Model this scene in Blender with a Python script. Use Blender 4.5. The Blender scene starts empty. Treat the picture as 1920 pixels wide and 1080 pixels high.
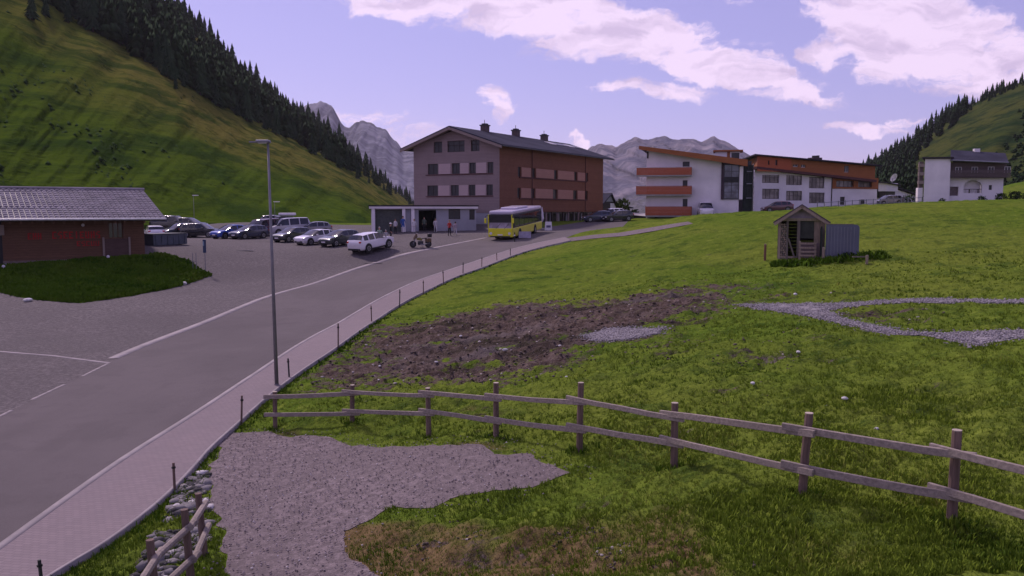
import bpy, math, random
import numpy as np
from mathutils import Vector, Matrix
from mathutils.geometry import delaunay_2d_cdt

random.seed(7)
rng = np.random.default_rng(7)
scene = bpy.context.scene
COL = scene.collection

# ------------------------------------------------------------------ camera
CAMZ = 6.5                       # height of the camera above the lowest road
FPX = 1600.0                     # focal length in photo pixels (1920 wide)
HORIZ = 395.0                    # photo row of the horizon
PITCH = math.atan((540.0 - HORIZ) / FPX)
cam_d = bpy.data.cameras.new('camera')
cam_d.sensor_width = 36.0
cam_d.lens = 36.0 * FPX / 1920.0
cam_d.clip_start = 0.1
cam_d.clip_end = 12000
cam = bpy.data.objects.new('camera', cam_d)
COL.objects.link(cam)
cam.location = (0, 0, CAMZ)
cam.rotation_euler = (math.pi / 2 - PITCH, 0, 0)
scene.camera = cam

# ------------------------------------------------------------------ world
SUN_EL, SUN_AZ = math.radians(47), math.radians(-38)    # azimuth from +Y towards +X
TINT = (1.03, 0.76, 1.04)
SKY_GAIN = 1.0
scene.view_settings.view_transform = 'Standard'
scene.view_settings.look = 'None'
scene.view_settings.gamma = 1
scene.view_settings.use_curve_mapping = False
scene.view_settings.exposure = 0.10
scene.cycles.max_bounces = 5
scene.cycles.diffuse_bounces = 3
scene.cycles.volume_bounces = 0
world = bpy.data.worlds.new("World")
scene.world = world
world.use_nodes = True


def pixdir(px, py):
    u = (px - 960.0) / FPX
    v = (540.0 - py) / FPX
    c, s = math.cos(PITCH), math.sin(PITCH)
    return u, c + v * s, -s + v * c          # world x, y, z of the ray


def build_world():
    nt = world.node_tree
    N, L = nt.nodes, nt.links
    N.clear()
    out = N.new('ShaderNodeOutputWorld')
    bg = N.new('ShaderNodeBackground')
    bg.inputs['Strength'].default_value = 0.115
    L.new(bg.outputs[0], out.inputs[0])
    sky = N.new('ShaderNodeTexSky')
    sky.sky_type = 'NISHITA'
    sky.sun_disc = False
    sky.sun_elevation = SUN_EL
    sky.sun_rotation = SUN_AZ
    sky.altitude = 1485
    sky.air_density = 1.2
    sky.dust_density = 1.5
    sky.ozone_density = 1.5

    def math_(op, a, b=None, c=None, clamp=False):
        n = N.new('ShaderNodeMath')
        n.operation = op
        n.use_clamp = clamp
        for i, v in enumerate((a, b, c)):
            if v is None:
                continue
            if isinstance(v, (int, float)):
                n.inputs[i].default_value = v
            else:
                L.new(v, n.inputs[i])
        return n.outputs[0]

    def mixc(f, a, b, mode='MIX'):
        n = N.new('ShaderNodeMix')
        n.data_type = 'RGBA'
        n.blend_type = mode
        for s, v in ((n.inputs['Factor'], f), (n.inputs['A'], a), (n.inputs['B'], b)):
            if isinstance(v, (int, float)):
                s.default_value = v
            elif isinstance(v, tuple):
                s.default_value = (*v, 1)
            else:
                L.new(v, s)
        return n.outputs['Result']

    tc = N.new('ShaderNodeTexCoord')
    sep = N.new('ShaderNodeSeparateXYZ')
    L.new(tc.outputs['Generated'], sep.inputs[0])
    x, y, z = sep.outputs
    # tint of the webcam's white balance over the clear sky; lift towards a veil of thin cloud
    base = mixc(1.0, sky.outputs[0], TINT, 'MULTIPLY')
    veil = mixc(0.42, base, (2.9, 2.5, 6.2))
    # gnomonic coordinates about +Y
    ysafe = math_('MAXIMUM', y, 0.05)
    a = math_('DIVIDE', x, ysafe)
    b = math_('DIVIDE', z, ysafe)
    comb = N.new('ShaderNodeCombineXYZ')
    L.new(a, comb.inputs[0])
    L.new(b, comb.inputs[1])

    def noise(vec, scale, detail, rough, sx=1, sy=1, sz=1, rot=0.0, dist=0.0):
        mp = N.new('ShaderNodeMapping')
        mp.inputs['Scale'].default_value = (sx, sy, sz)
        mp.inputs['Rotation'].default_value = (0, 0, rot)
        L.new(vec, mp.inputs[0])
        n = N.new('ShaderNodeTexNoise')
        n.inputs['Scale'].default_value = scale
        n.inputs['Detail'].default_value = detail
        n.inputs['Roughness'].default_value = rough
        n.inputs['Distortion'].default_value = dist
        L.new(mp.outputs[0], n.inputs['Vector'])
        return n.outputs['Fac']

    # clouds: soft ellipses (centre px, py, half sizes px, tilt deg, weight)
    blobs = [
        (900, 12, 260, 34, 6, 1.0), (1120, 50, 200, 46, 10, 1.15), (1340, 122, 175, 30, 15, 1.05), (1470, 165, 90, 20, 16, 0.9),
        (1230, 168, 110, 15, 3, 0.75), (1710, 60, 150, 80, 10, 1.2), (1538, 110, 42, 24, 22, 0.85), (1880, 120, 120, 62, 8, 1.0),
        (925, 196, 34, 24, 20, 0.95), (690, 222, 95, 13, 3, 0.62), (745, 262, 90, 26, 0, 0.6),
        (1085, 266, 26, 14, 20, 0.9), (1625, 248, 85, 9, 5, 0.72), (1700, 240, 30, 10, 0, 0.6), (1400, 2, 60, 8, 2, 0.5),
    ]
    warp = N.new('ShaderNodeTexNoise')
    warp.inputs['Scale'].default_value = 9
    warp.inputs['Detail'].default_value = 5
    warp.inputs['Roughness'].default_value = 0.62
    L.new(comb.outputs[0], warp.inputs['Vector'])
    wsub = N.new('ShaderNodeVectorMath')
    wsub.operation = 'SUBTRACT'
    L.new(warp.outputs['Color'], wsub.inputs[0])
    wsub.inputs[1].default_value = (0.5, 0.5, 0.5)
    wsc = N.new('ShaderNodeVectorMath')
    wsc.operation = 'MULTIPLY'
    L.new(wsub.outputs[0], wsc.inputs[0])
    wsc.inputs[1].default_value = (0.15, 0.06, 0)
    wad = N.new('ShaderNodeVectorMath')
    wad.operation = 'ADD'
    L.new(comb.outputs[0], wad.inputs[0])
    L.new(wsc.outputs[0], wad.inputs[1])
    acc = None
    for (px, py, hw, hh, tilt, wgt) in blobs:
        dx, dy, dz = pixdir(px, py)
        ca, cb = dx / dy, dz / dy
        mp = N.new('ShaderNodeMapping')
        mp.vector_type = 'TEXTURE'
        mp.inputs['Location'].default_value = (ca, cb, 0)
        mp.inputs['Rotation'].default_value = (0, 0, -math.radians(tilt))
        mp.inputs['Scale'].default_value = (hw / FPX, hh / FPX, 1)
        L.new(wad.outputs[0], mp.inputs[0])
        ln = N.new('ShaderNodeVectorMath')
        ln.operation = 'LENGTH'
        L.new(mp.outputs[0], ln.inputs[0])
        m = math_('MULTIPLY', math_('SUBTRACT', 1.7, ln.outputs['Value'], clamp=True), wgt)
        acc = m if acc is None else math_('MAXIMUM', acc, m)
    front = math_('GREATER_THAN', y, 0.06)
    acc = math_('MULTIPLY', acc, front)
    # clouds elsewhere round the dome
    rest = noise(tc.outputs['Generated'], 2.2, 6, 0.6, 1, 1, 2.6)
    outside = math_('MULTIPLY', math_('SUBTRACT', 1.0, math_('MULTIPLY', math_('SUBTRACT', y, 0.45, clamp=True), 6.0, clamp=True)), 1.0)
    high = math_('MULTIPLY', math_('SUBTRACT', z, 0.30, clamp=True), 5.0, clamp=True)
    outm = math_('MAXIMUM', outside, high)
    restm = math_('MULTIPLY', math_('MULTIPLY', math_('SUBTRACT', rest, 0.47), 7.0, clamp=True), outm)
    acc = math_('MAXIMUM', acc, restm)
    det = noise(wad.outputs[0], 16, 8, 0.62, 1, 2.4, 1, 0.16)
    dens = math_('ADD', acc, math_('MULTIPLY', math_('SUBTRACT', det, 0.5), 2.3))
    mr = N.new('ShaderNodeMapRange')
    mr.interpolation_type = 'SMOOTHSTEP'
    mr.inputs['From Min'].default_value = 0.34
    mr.inputs['From Max'].default_value = 0.86
    L.new(dens, mr.inputs['Value'])
    shade = noise(wad.outputs[0], 11, 5, 0.55, 1, 3.4, 1, 0.12)
    sh = N.new('ShaderNodeMapRange')
    sh.inputs['From Min'].default_value = 0.47
    sh.inputs['From Max'].default_value = 0.64
    L.new(shade, sh.inputs['Value'])
    cloudc = mixc(math_('MULTIPLY', sh.outputs[0], 0.8), (8.6, 6.9, 8.9), (5.2, 4.1, 6.0))
    fin = mixc(math_('MULTIPLY', mr.outputs[0], 0.93), veil, cloudc)
    L.new(fin, bg.inputs['Color'])
    world.cycles.sampling_method = 'MANUAL'
    world.cycles.sample_map_resolution = 1024


build_world()

sd = bpy.data.lights.new('sun', 'SUN')
sd.energy = 3.4
sd.angle = math.radians(6)
sd.color = (1.0, 0.83, 0.86)
sun = bpy.data.objects.new('sun', sd)
COL.objects.link(sun)
sdir = Vector((math.sin(SUN_AZ) * math.cos(SUN_EL), math.cos(SUN_AZ) * math.cos(SUN_EL), math.sin(SUN_EL)))
sun.rotation_euler = sdir.to_track_quat('Z', 'Y').to_euler()
sun.location = (-40, 20, 80)


# ------------------------------------------------------------------ helpers: tags, meshes
def tag(o, label=None, cat=None, group=None, kind=None):
    if label:
        o['label'] = label
    if cat:
        o['category'] = cat
    if group:
        o['group'] = group
    if kind:
        o['kind'] = kind
    return o


def empty(name, loc, rz=0.0, **kw):
    o = bpy.data.objects.new(name, None)
    o.empty_display_size = 0.3
    COL.objects.link(o)
    o.location = loc
    o.rotation_euler = (0, 0, rz)
    tag(o, **kw)
    return o


def children_of(o):
    return CHILD.get(o.name, [])


CHILD = {}


def set_parent(c, p):
    if p is not None:
        c.parent = p
        CHILD.setdefault(p.name, []).append(c)


def dup(o, parent=None, loc=None, rz=None, scale=None):
    c = o.copy()
    COL.objects.link(c)
    if parent is not None:
        set_parent(c, parent)
    if loc is not None:
        c.location = loc
    if rz is not None:
        c.rotation_euler = (0, 0, rz)
    if scale is not None:
        c.scale = (scale,) * 3 if isinstance(scale, (int, float)) else scale
    for k in list(children_of(o)):
        dup(k, c)
    return c


class MB:
    """collects verts and faces, optionally through a matrix, into one mesh object"""

    def __init__(self, M=None):
        self.v, self.f, self.mi = [], [], []
        self.M = M

    def add(self, vs, fs, m=0):
        o = len(self.v)
        if self.M is not None:
            vs = [tuple(self.M @ Vector(p)) for p in vs]
        self.v += [tuple(p) for p in vs]
        self.f += [tuple(i + o for i in q) for q in fs]
        self.mi += [m] * len(fs)
        return self

    def box(self, x0, x1, y0, y1, z0, z1, m=0):
        vs = [(x, y, z) for z in (z0, z1) for y in (y0, y1) for x in (x0, x1)]
        return self.add(vs, [(0, 2, 3, 1), (4, 5, 7, 6), (0, 1, 5, 4), (2, 6, 7, 3), (0, 4, 6, 2), (1, 3, 7, 5)], m)

    def cbox(self, c, s, R=None, m=0):
        vs = [Vector((x * s[0] / 2, y * s[1] / 2, z * s[2] / 2)) for z in (-1, 1) for y in (-1, 1) for x in (-1, 1)]
        if R is not None:
            vs = [R @ p for p in vs]
        vs = [tuple(p + Vector(c)) for p in vs]
        return self.add(vs, [(0, 2, 3, 1), (4, 5, 7, 6), (0, 1, 5, 4), (2, 6, 7, 3), (0, 4, 6, 2), (1, 3, 7, 5)], m)

    def tube(self, pts, rads, n=8, cap=True, m=0):
        pts = [Vector(p) for p in pts]
        if isinstance(rads, (int, float)):
            rads = [rads] * len(pts)
        vs, fs = [], []
        for i, p in enumerate(pts):
            d = (pts[min(i + 1, len(pts) - 1)] - pts[max(i - 1, 0)]).normalized()
            up = Vector((0, 0, 1)) if abs(d.z) < 0.9 else Vector((0, 1, 0))
            a = d.cross(up).normalized()
            b = d.cross(a).normalized()
            for k in range(n):
                t = 2 * math.pi * k / n
                vs.append(p + (a * math.cos(t) + b * math.sin(t)) * rads[i])
        for i in range(len(pts) - 1):
            for k in range(n):
                k2 = (k + 1) % n
                fs.append((i * n + k, i * n + k2, (i + 1) * n + k2, (i + 1) * n + k))
        if cap:
            fs.append(tuple(range(n)))
            fs.append(tuple(reversed([(len(pts) - 1) * n + k for k in range(n)])))
        return self.add(vs, fs, m)

    def prism(self, poly, h0, h1, axis='z', m=0):
        """poly: 2D points; extruded along axis between h0 and h1"""
        n = len(poly)

        def P(p, h):
            if axis == 'z':
                return (p[0], p[1], h)
            if axis == 'y':
                return (p[0], h, p[1])
            return (h, p[0], p[1])
        vs = [P(p, h0) for p in poly] + [P(p, h1) for p in poly]
        fs = [tuple(range(n)), tuple(reversed(range(n, 2 * n)))]
        fs += [(i, i + n, (i + 1) % n + n, (i + 1) % n) for i in range(n)]
        return self.add(vs, fs, m)

    def slab(self, pts, t, m=0):
        """planar polygon in 3D given thickness t downwards along its normal"""
        pts = [Vector(p) for p in pts]
        nrm = (pts[1] - pts[0]).cross(pts[2] - pts[0]).normalized()
        if nrm.z < 0:
            nrm = -nrm
        n = len(pts)
        vs = pts + [p - nrm * t for p in pts]
        fs = [tuple(range(n)), tuple(reversed(range(n, 2 * n)))]
        fs += [(i, i + n, (i + 1) % n + n, (i + 1) % n) for i in range(n)]
        return self.add(vs, fs, m)

    def build(self, name, mats, parent=None, smooth=False, bevel=0, fixn=True, **kw):
        me = bpy.data.meshes.new(name)
        me.from_pydata(self.v, [], self.f)
        if not isinstance(mats, (list, tuple)):
            mats = [mats]
        for mt in mats:
            me.materials.append(mt)
        if len(mats) > 1:
            me.polygons.foreach_set('material_index', self.mi)
        if fixn:
            import bmesh
            bm = bmesh.new()
            bm.from_mesh(me)
            bmesh.ops.recalc_face_normals(bm, faces=bm.faces)
            bm.to_mesh(me)
            bm.free()
        if smooth:
            me.polygons.foreach_set('use_smooth', [True] * len(me.polygons))
        me.update()
        o = bpy.data.objects.new(name, me)
        COL.objects.link(o)
        set_parent(o, parent)
        if bevel:
            b = o.modifiers.new('bevel', 'BEVEL')
            b.width = bevel
            b.segments = 2
            b.limit_method = 'ANGLE'
        tag(o, **kw)
        return o


def np_mesh(name, V, F, mats, smooth=False, parent=None, attrs=None, **kw):
    """V (n,3), F (m,k) numpy arrays"""
    me = bpy.data.meshes.new(name)
    V = np.asarray(V, dtype=np.float32)
    F = np.asarray(F, dtype=np.int32)
    k = F.shape[1]
    me.vertices.add(len(V))
    me.vertices.foreach_set('co', V.ravel())
    me.loops.add(F.size)
    me.loops.foreach_set('vertex_index', F.ravel())
    me.polygons.add(len(F))
    me.polygons.foreach_set('loop_start', np.arange(0, F.size, k, dtype=np.int32))
    me.polygons.foreach_set('loop_total', np.full(len(F), k, dtype=np.int32))
    if smooth:
        me.polygons.foreach_set('use_smooth', np.ones(len(F), dtype=bool))
    for mt in (mats if isinstance(mats, (list, tuple)) else [mats]):
        me.materials.append(mt)
    for an, arr in (attrs or {}).items():
        at = me.attributes.new(an, 'FLOAT', 'POINT')
        at.data.foreach_set('value', np.asarray(arr, dtype=np.float32))
    me.update(calc_edges=True)
    me.validate()
    o = bpy.data.objects.new(name, me)
    COL.objects.link(o)
    set_parent(o, parent)
    tag(o, **kw)
    return o


# ------------------------------------------------------------------ materials
class NT:
    def __init__(self, name):
        self.m = bpy.data.materials.new(name)
        self.m.use_nodes = True
        self.N, self.L = self.m.node_tree.nodes, self.m.node_tree.links
        self.b = self.N['Principled BSDF']
        self.tc = None

    def put(self, sock, v):
        if isinstance(v, (int, float)):
            sock.default_value = v
        elif isinstance(v, tuple):
            sock.default_value = (*v, 1) if len(v) == 3 and sock.type == 'RGBA' else v
        else:
            self.L.new(v, sock)

    def coord(self, kind='Object', scale=(1, 1, 1), rot=(0, 0, 0)):
        if self.tc is None:
            self.tc = self.N.new('ShaderNodeTexCoord')
        mp = self.N.new('ShaderNodeMapping')
        mp.inputs['Scale'].default_value = scale
        mp.inputs['Rotation'].default_value = rot
        self.L.new(self.tc.outputs[kind], mp.inputs[0])
        return mp.outputs[0]

    def noise(self, vec, scale, detail=4, rough=0.55, dist=0.0):
        n = self.N.new('ShaderNodeTexNoise')
        n.inputs['Scale'].default_value = scale
        n.inputs['Detail'].default_value = detail
        n.inputs['Roughness'].default_value = rough
        n.inputs['Distortion'].default_value = dist
        self.L.new(vec, n.inputs['Vector'])
        return n.outputs['Fac']

    def voro(self, vec, scale, feature='F1', out='Distance'):
        n = self.N.new('ShaderNodeTexVoronoi')
        n.feature = feature
        n.inputs['Scale'].default_value = scale
        self.L.new(vec, n.inputs['Vector'])
        return n.outputs[out]

    def wave(self, vec, scale, direction='X', dist=0.0, profile='SAW', detail=2):
        n = self.N.new('ShaderNodeTexWave')
        n.bands_direction = direction
        n.wave_profile = profile
        n.inputs['Scale'].default_value = scale
        n.inputs['Distortion'].default_value = dist
        n.inputs['Detail'].default_value = detail
        self.L.new(vec, n.inputs['Vector'])
        return n.outputs['Fac']

    def ramp(self, fac, lo, hi, a=0.0, b=1.0, smooth=True):
        n = self.N.new('ShaderNodeMapRange')
        if smooth:
            n.interpolation_type = 'SMOOTHSTEP'
        n.inputs['From Min'].default_value = lo
        n.inputs['From Max'].default_value = hi
        n.inputs['To Min'].default_value = a
        n.inputs['To Max'].default_value = b
        self.put(n.inputs['Value'], fac)
        return n.outputs[0]

    def mix(self, f, a, b, mode='MIX'):
        n = self.N.new('ShaderNodeMix')
        n.data_type = 'RGBA'
        n.blend_type = mode
        self.put(n.inputs['Factor'], f)
        self.put(n.inputs['A'], a)
        self.put(n.inputs['B'], b)
        return n.outputs['Result']

    def math(self, op, a, b=None, clamp=False):
        n = self.N.new('ShaderNodeMath')
        n.operation = op
        n.use_clamp = clamp
        self.put(n.inputs[0], a)
        if b is not None:
            self.put(n.inputs[1], b)
        return n.outputs[0]

    def attr(self, name):
        n = self.N.new('ShaderNodeAttribute')
        n.attribute_name = name
        return n.outputs['Fac']

    def rand(self):
        n = self.N.new('ShaderNodeObjectInfo')
        return n.outputs['Random']

    def finish(self, color, rough=0.7, bump=None, bstr=0.3, bdist=0.02, metal=0.0, spec=0.3):
        self.put(self.b.inputs['Base Color'], color)
        self.put(self.b.inputs['Roughness'], rough)
        self.put(self.b.inputs['Metallic'], metal)
        self.put(self.b.inputs['Specular IOR Level'], spec)
        if bump is not None:
            bn = self.N.new('ShaderNodeBump')
            bn.inputs['Strength'].default_value = bstr
            bn.inputs['Distance'].default_value = bdist
            self.L.new(bump, bn.inputs['Height'])
            self.L.new(bn.outputs[0], self.b.inputs['Normal'])
        return self.m


def dim(c, k):
    return tuple(max(0.0, x * k) for x in c)


def plain(name, color, rough=0.6, scale=3.0, var=0.25, metal=0.0, spec=0.3, bstr=0.15, bdist=0.01, fine=40):
    t = NT(name)
    v = t.coord()
    n1 = t.noise(v, scale, 5, 0.6)
    n2 = t.noise(v, fine, 3, 0.6)
    c = t.mix(t.ramp(n1, 0.3, 0.7), dim(color, 1 - var), dim(color, 1 + var * 0.6))
    c = t.mix(t.ramp(n2, 0.35, 0.75, 0, 0.35), c, dim(color, 1 - var * 1.3))
    return t.finish(c, rough, n2, bstr, bdist, metal, spec)


def wood(name, color, axis='X', rough=0.8, var=0.35, board=0.0, vertical=False, streak=8):
    """weathered timber, grain along an axis; board > 0 adds narrow dark joints between boards"""
    t = NT(name)
    sc = {'X': (0.25, 3, 3), 'Y': (3, 0.25, 3), 'Z': (3, 3, 0.25)}[axis]
    v = t.coord(scale=sc)
    g = t.noise(v, streak, 6, 0.65, 0.4)
    v2 = t.coord()
    blot = t.noise(v2, 0.8, 4, 0.6)
    c = t.mix(t.ramp(g, 0.3, 0.7), dim(color, 1 - var), dim(color, 1 + var * 0.5))
    c = t.mix(t.ramp(blot, 0.35, 0.7, 0, 0.5), c, dim(color, 1 - var))
    bump = g
    if board > 0:
        if vertical:
            sepn = t.N.new('ShaderNodeSeparateXYZ')
            t.L.new(v2, sepn.inputs[0])
            s = t.math('ADD', sepn.outputs[0], sepn.outputs[1])
        else:
            sepn = t.N.new('ShaderNodeSeparateXYZ')
            t.L.new(v2, sepn.inputs[0])
            s = sepn.outputs[2]
        fr = t.math('FRACT', t.math('DIVIDE', s, board))
        joint = t.ramp(fr, 0.0, 0.12)
        cell = t.math('FLOOR', t.math('DIVIDE', s, board))
        wn = t.N.new('ShaderNodeTexWhiteNoise')
        wn.noise_dimensions = '1D'
        t.L.new(cell, wn.inputs['W'])
        c = t.mix(t.ramp(wn.outputs['Value'], 0, 1, 0, 0.45, False), c, dim(color, 1 - var * 1.2))
        c = t.mix(joint, dim(color, 0.35), c)
        bump = t.math('ADD', t.math('MULTIPLY', g, 0.3), joint)
    return t.finish(c, rough, bump, 0.5, 0.015, 0, 0.2)


def paint(name, color, rough=0.25, coat=0.6):
    t = NT(name)
    v = t.coord()
    n = t.noise(v, 2.0, 4, 0.6)
    sepn = t.N.new('ShaderNodeSeparateXYZ')
    t.L.new(v, sepn.inputs[0])
    low = t.ramp(sepn.outputs[2], 0.1, 0.6, 0.55, 0.0)     # road dust on the sills
    dirt = t.math('MULTIPLY', low, t.ramp(n, 0.3, 0.6))
    c = t.mix(dirt, t.mix(t.ramp(n, 0.3, 0.7, 0, 0.3), color, dim(color, 0.85)), (0.12, 0.10, 0.09))
    t.finish(c, t.ramp(dirt, 0, 0.5, rough, 0.7), None, spec=0.5)
    t.b.inputs['Coat Weight'].default_value = coat
    t.b.inputs['Coat Roughness'].default_value = 0.08
    return t.m


def glass(name, color=(0.02, 0.024, 0.03), rough=0.08, var=0.0):
    t = NT(name)
    v = t.coord()
    n = t.noise(v, 0.7, 3, 0.5)
    c = t.mix(t.ramp(n, 0.4, 0.65), color, dim(color, 2.4 + var))
    t.finish(c, rough, t.noise(v, 0.5, 2, 0.5), 0.05, 0.02, 0, 0.6)
    return t.m


M = {}
M['glass'] = glass('window_glass', (0.008, 0.009, 0.011), 0.4)
M['carglass'] = glass('car_glass', (0.015, 0.016, 0.022), 0.05)
M['frame_dark'] = plain('dark_frame', (0.045, 0.035, 0.035), 0.5)
M['frame_white'] = plain('white_frame', (0.55, 0.52, 0.53), 0.5)
M['plaster_white'] = plain('white_plaster', (0.74, 0.69, 0.72), 0.9, 0.35, 0.12, fine=25)
M['plaster_grey'] = plain('grey_plaster', (0.33, 0.33, 0.37), 0.9, 0.4, 0.16)
M['concrete'] = plain('concrete', (0.36, 0.34, 0.35), 0.85, 1.0, 0.2)
M['metal_grey'] = plain('galvanised_metal', (0.22, 0.22, 0.25), 0.45, 2, 0.15, metal=0.6)
M['metal_dark'] = plain('dark_metal', (0.05, 0.05, 0.055), 0.45, 2, 0.2, metal=0.4)
M['pole'] = plain('lamp_pole_metal', (0.20, 0.19, 0.205), 0.5, 2.5, 0.2, metal=0.3)
M['rubber'] = plain('tyre_rubber', (0.018, 0.018, 0.019), 0.85)
M['rim'] = plain('alloy_rim', (0.35, 0.35, 0.37), 0.35, metal=0.8)
M['black'] = plain('black_plastic', (0.02, 0.02, 0.022), 0.5)
M['roof_dark'] = plain('dark_sheet_roof', (0.045, 0.04, 0.048), 0.9, 0.5, 0.3, spec=.05)
M['white'] = plain('white_lacquer', (0.72, 0.68, 0.72), 0.5, var=0.12)
M['red_lamp'] = plain('red_lens', (0.45, 0.02, 0.02), 0.2)
M['lens'] = plain('clear_lens', (0.65, 0.64, 0.66), 0.15, var=0.1)
M['skin'] = plain('skin', (0.42, 0.25, 0.18), 0.6, var=0.1)
M['hair'] = plain('brown_hair', (0.05, 0.03, 0.02), 0.7)
M['stone_pale'] = plain('pale_stone', (0.55, 0.53, 0.52), 0.85, 4, 0.25)

# ------------------------------------------------------------------ terrain function
def wpt(px, py, d):
    """world point of a photo pixel at forward distance d"""
    dx, dy, dz = pixdir(px, py)
    k = d / dy
    return np.array([dx * k, d, CAMZ + dz * k])


def zd(py, z):
    dx, dy, dz = pixdir(960, py)
    return z * dy / dz


CTRL = []
for (px, py, z) in [
    (0, 1080, -6.4), (330, 1080, -6.05), (960, 1080, -5.3), (1500, 1080, -4.3), (1920, 1080, -3.9),
    (0, 850, -6.4), (400, 850, -6.2), (200, 680, -6.2), (520, 550, -5.6), (640, 600, -5.9), (720, 487, -4.3),
    (900, 447, -2.9), (870, 500, -4.4), (1000, 462, -3.3), (0, 660, -6.2), (150, 572, -5.6), (0, 560, -5.5), (395, 518, -5.1),
    (700, 470, -3.6), (600, 458, -3.3), (440, 447, -3.0), (800, 620, -5.2), (900, 520, -4.3),
    (1300, 600, -3.9), (1500, 600, -3.6), (1800, 600, -3.3), (1000, 600, -4.6), (1100, 500, -3.6), (1300, 450, -1.9), (700, 603, -5.75),
    (1640, 700, -3.8), (1200, 700, -4.4),
]:
    CTRL.append(wpt(px, py, zd(py, z)))
for (px, py, d) in [
    (700, 830, 21.3), (930, 815, 19), (1087, 840, 16.9), (1265, 870, 14.8), (1500, 930, 12.3), (1787, 985, 10.8),
    (516, 806, 23.7), (660, 800, 22.9), (804, 808, 20.9), (1960, 1030, 9.8),
    (0, 497, 62.7), (272, 478, 67.8), (340, 440, 103), (300, 425, 122), (450, 418, 116), (650, 425, 117), (0, 430, 119),
    (935, 421, 109), (778, 420, 115.7), (1130, 413, 137), (1100, 430, 105), (840, 432, 100), (700, 436, 98),
    (1500, 487, 45), (1600, 493, 43), (1300, 404, 78), (1140, 430, 85), (1600, 386, 80), (1900, 374, 80), (1420, 398, 80),
    (1800, 440, 49.8), (1200, 440, 70), (1300, 412, 110), (1600, 391, 112), (1850, 382, 112), (1200, 410, 121), (1600, 388, 135), (1800, 381, 135),
]:
    CTRL.append(wpt(px, py, d))
for p in [(-60, 10, -6.5), (60, 10, -2.6), (-90, 50, -5.4), (90, 50, 1.2), (-100, 120, -2.5), (110, 110, 2), (0, -20, -6.2), (-60, -20, -7),
          (60, -20, -3.5), (-90, 160, -2), (0, 165, -2.4), (100, 160, 2.2)]:
    CTRL.append(np.array([p[0], p[1], p[2] + CAMZ]))
CTRL = np.array(CTRL)
_S = 50.0
_P = CTRL[:, :2] / _S


def _phi(r2):
    return np.where(r2 > 1e-12, 0.5 * r2 * np.log(np.maximum(r2, 1e-12)), 0.0)


_n = len(_P)
_K = _phi(((_P[:, None] - _P[None]) ** 2).sum(-1)) + 2e-4 * np.eye(_n)
_A = np.zeros((_n + 3, _n + 3))
_A[:_n, :_n] = _K
_A[:_n, _n:] = np.c_[np.ones(_n), _P]
_A[_n:, :_n] = _A[:_n, _n:].T
_W = np.linalg.solve(_A, np.r_[CTRL[:, 2], 0, 0, 0])


def T(x, y):
    """terrain height (numpy, any shape)"""
    x = np.asarray(x, float)
    y = np.asarray(y, float)
    xc = np.clip(x, -100, 115).ravel() / _S
    yc = np.clip(y, -25, 165).ravel() / _S
    out = np.empty(xc.shape)
    for i in range(0, len(xc), 40000):
        a, b = xc[i:i + 40000], yc[i:i + 40000]
        r2 = (a[:, None] - _P[None, :, 0]) ** 2 + (b[:, None] - _P[None, :, 1]) ** 2
        out[i:i + 40000] = _phi(r2) @ _W[:_n] + _W[_n] + a * _W[_n + 1] + b * _W[_n + 2]
    out = out.reshape(x.shape)
    far = np.clip((y - 160) / 400, 0, 1)
    out = out - far ** 1.3 * 34
    return out


def Tz(x, y):
    return float(T(np.array([x]), np.array([y]))[0])


def ground_px(pts):
    """photo pixels -> world points on the terrain (rays against T)"""
    pts = np.asarray(pts, float)
    D = np.array([pixdir(px, py) for px, py in pts])
    kx, kz = D[:, 0] / D[:, 1], D[:, 2] / D[:, 1]
    ys = 3.0 * 1.012 ** np.arange(0, 345)
    Y = np.broadcast_to(ys, (len(pts), len(ys)))
    Zr = CAMZ + kz[:, None] * Y
    G = T(kx[:, None] * Y, Y)
    below = Zr <= G
    idx = np.where(below.any(1), below.argmax(1), len(ys) - 1)
    lo, hi = ys[np.maximum(idx - 1, 0)], ys[idx]
    for _ in range(14):
        mid = (lo + hi) / 2
        b = CAMZ + kz * mid <= T(kx * mid, mid)
        hi = np.where(b, mid, hi)
        lo = np.where(b, lo, mid)
    y = (lo + hi) / 2
    return np.c_[kx * y, y, T(kx * y, y)]


def gp(px, py):
    return ground_px([(px, py)])[0]


def at_d(px, d):
    """ground point in the column px at forward distance d"""
    x = (px - 960.0) / FPX * d
    return np.array([x, d, Tz(x, d)])


# ------------------------------------------------------------------ numpy noise
def _hash(ix, iy, s):
    h = (ix.astype(np.int64) * 374761393 + iy.astype(np.int64) * 668265263 + s * 982451653) & 0xffffffff
    h = ((h ^ (h >> 13)) * 1274126177) & 0xffffffff
    return ((h ^ (h >> 16)) & 0xffff) / 65535.0


def vnoise(x, y, s=0):
    ix, iy = np.floor(x), np.floor(y)
    fx, fy = x - ix, y - iy
    fx = fx * fx * (3 - 2 * fx)
    fy = fy * fy * (3 - 2 * fy)
    a = _hash(ix, iy, s)
    b = _hash(ix + 1, iy, s)
    c = _hash(ix, iy + 1, s)
    d = _hash(ix + 1, iy + 1, s)
    return (a * (1 - fx) + b * fx) * (1 - fy) + (c * (1 - fx) + d * fx) * fy


def fbm(x, y, s=0, octv=4, gain=0.5):
    t, a, k, n = 0, 1, 1.0, 0
    for i in range(octv):
        t = t + a * vnoise(x * k + 17.3 * i, y * k - 9.1 * i, s + i)
        n += a
        a *= gain
        k *= 2.03
    return t / n


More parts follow.
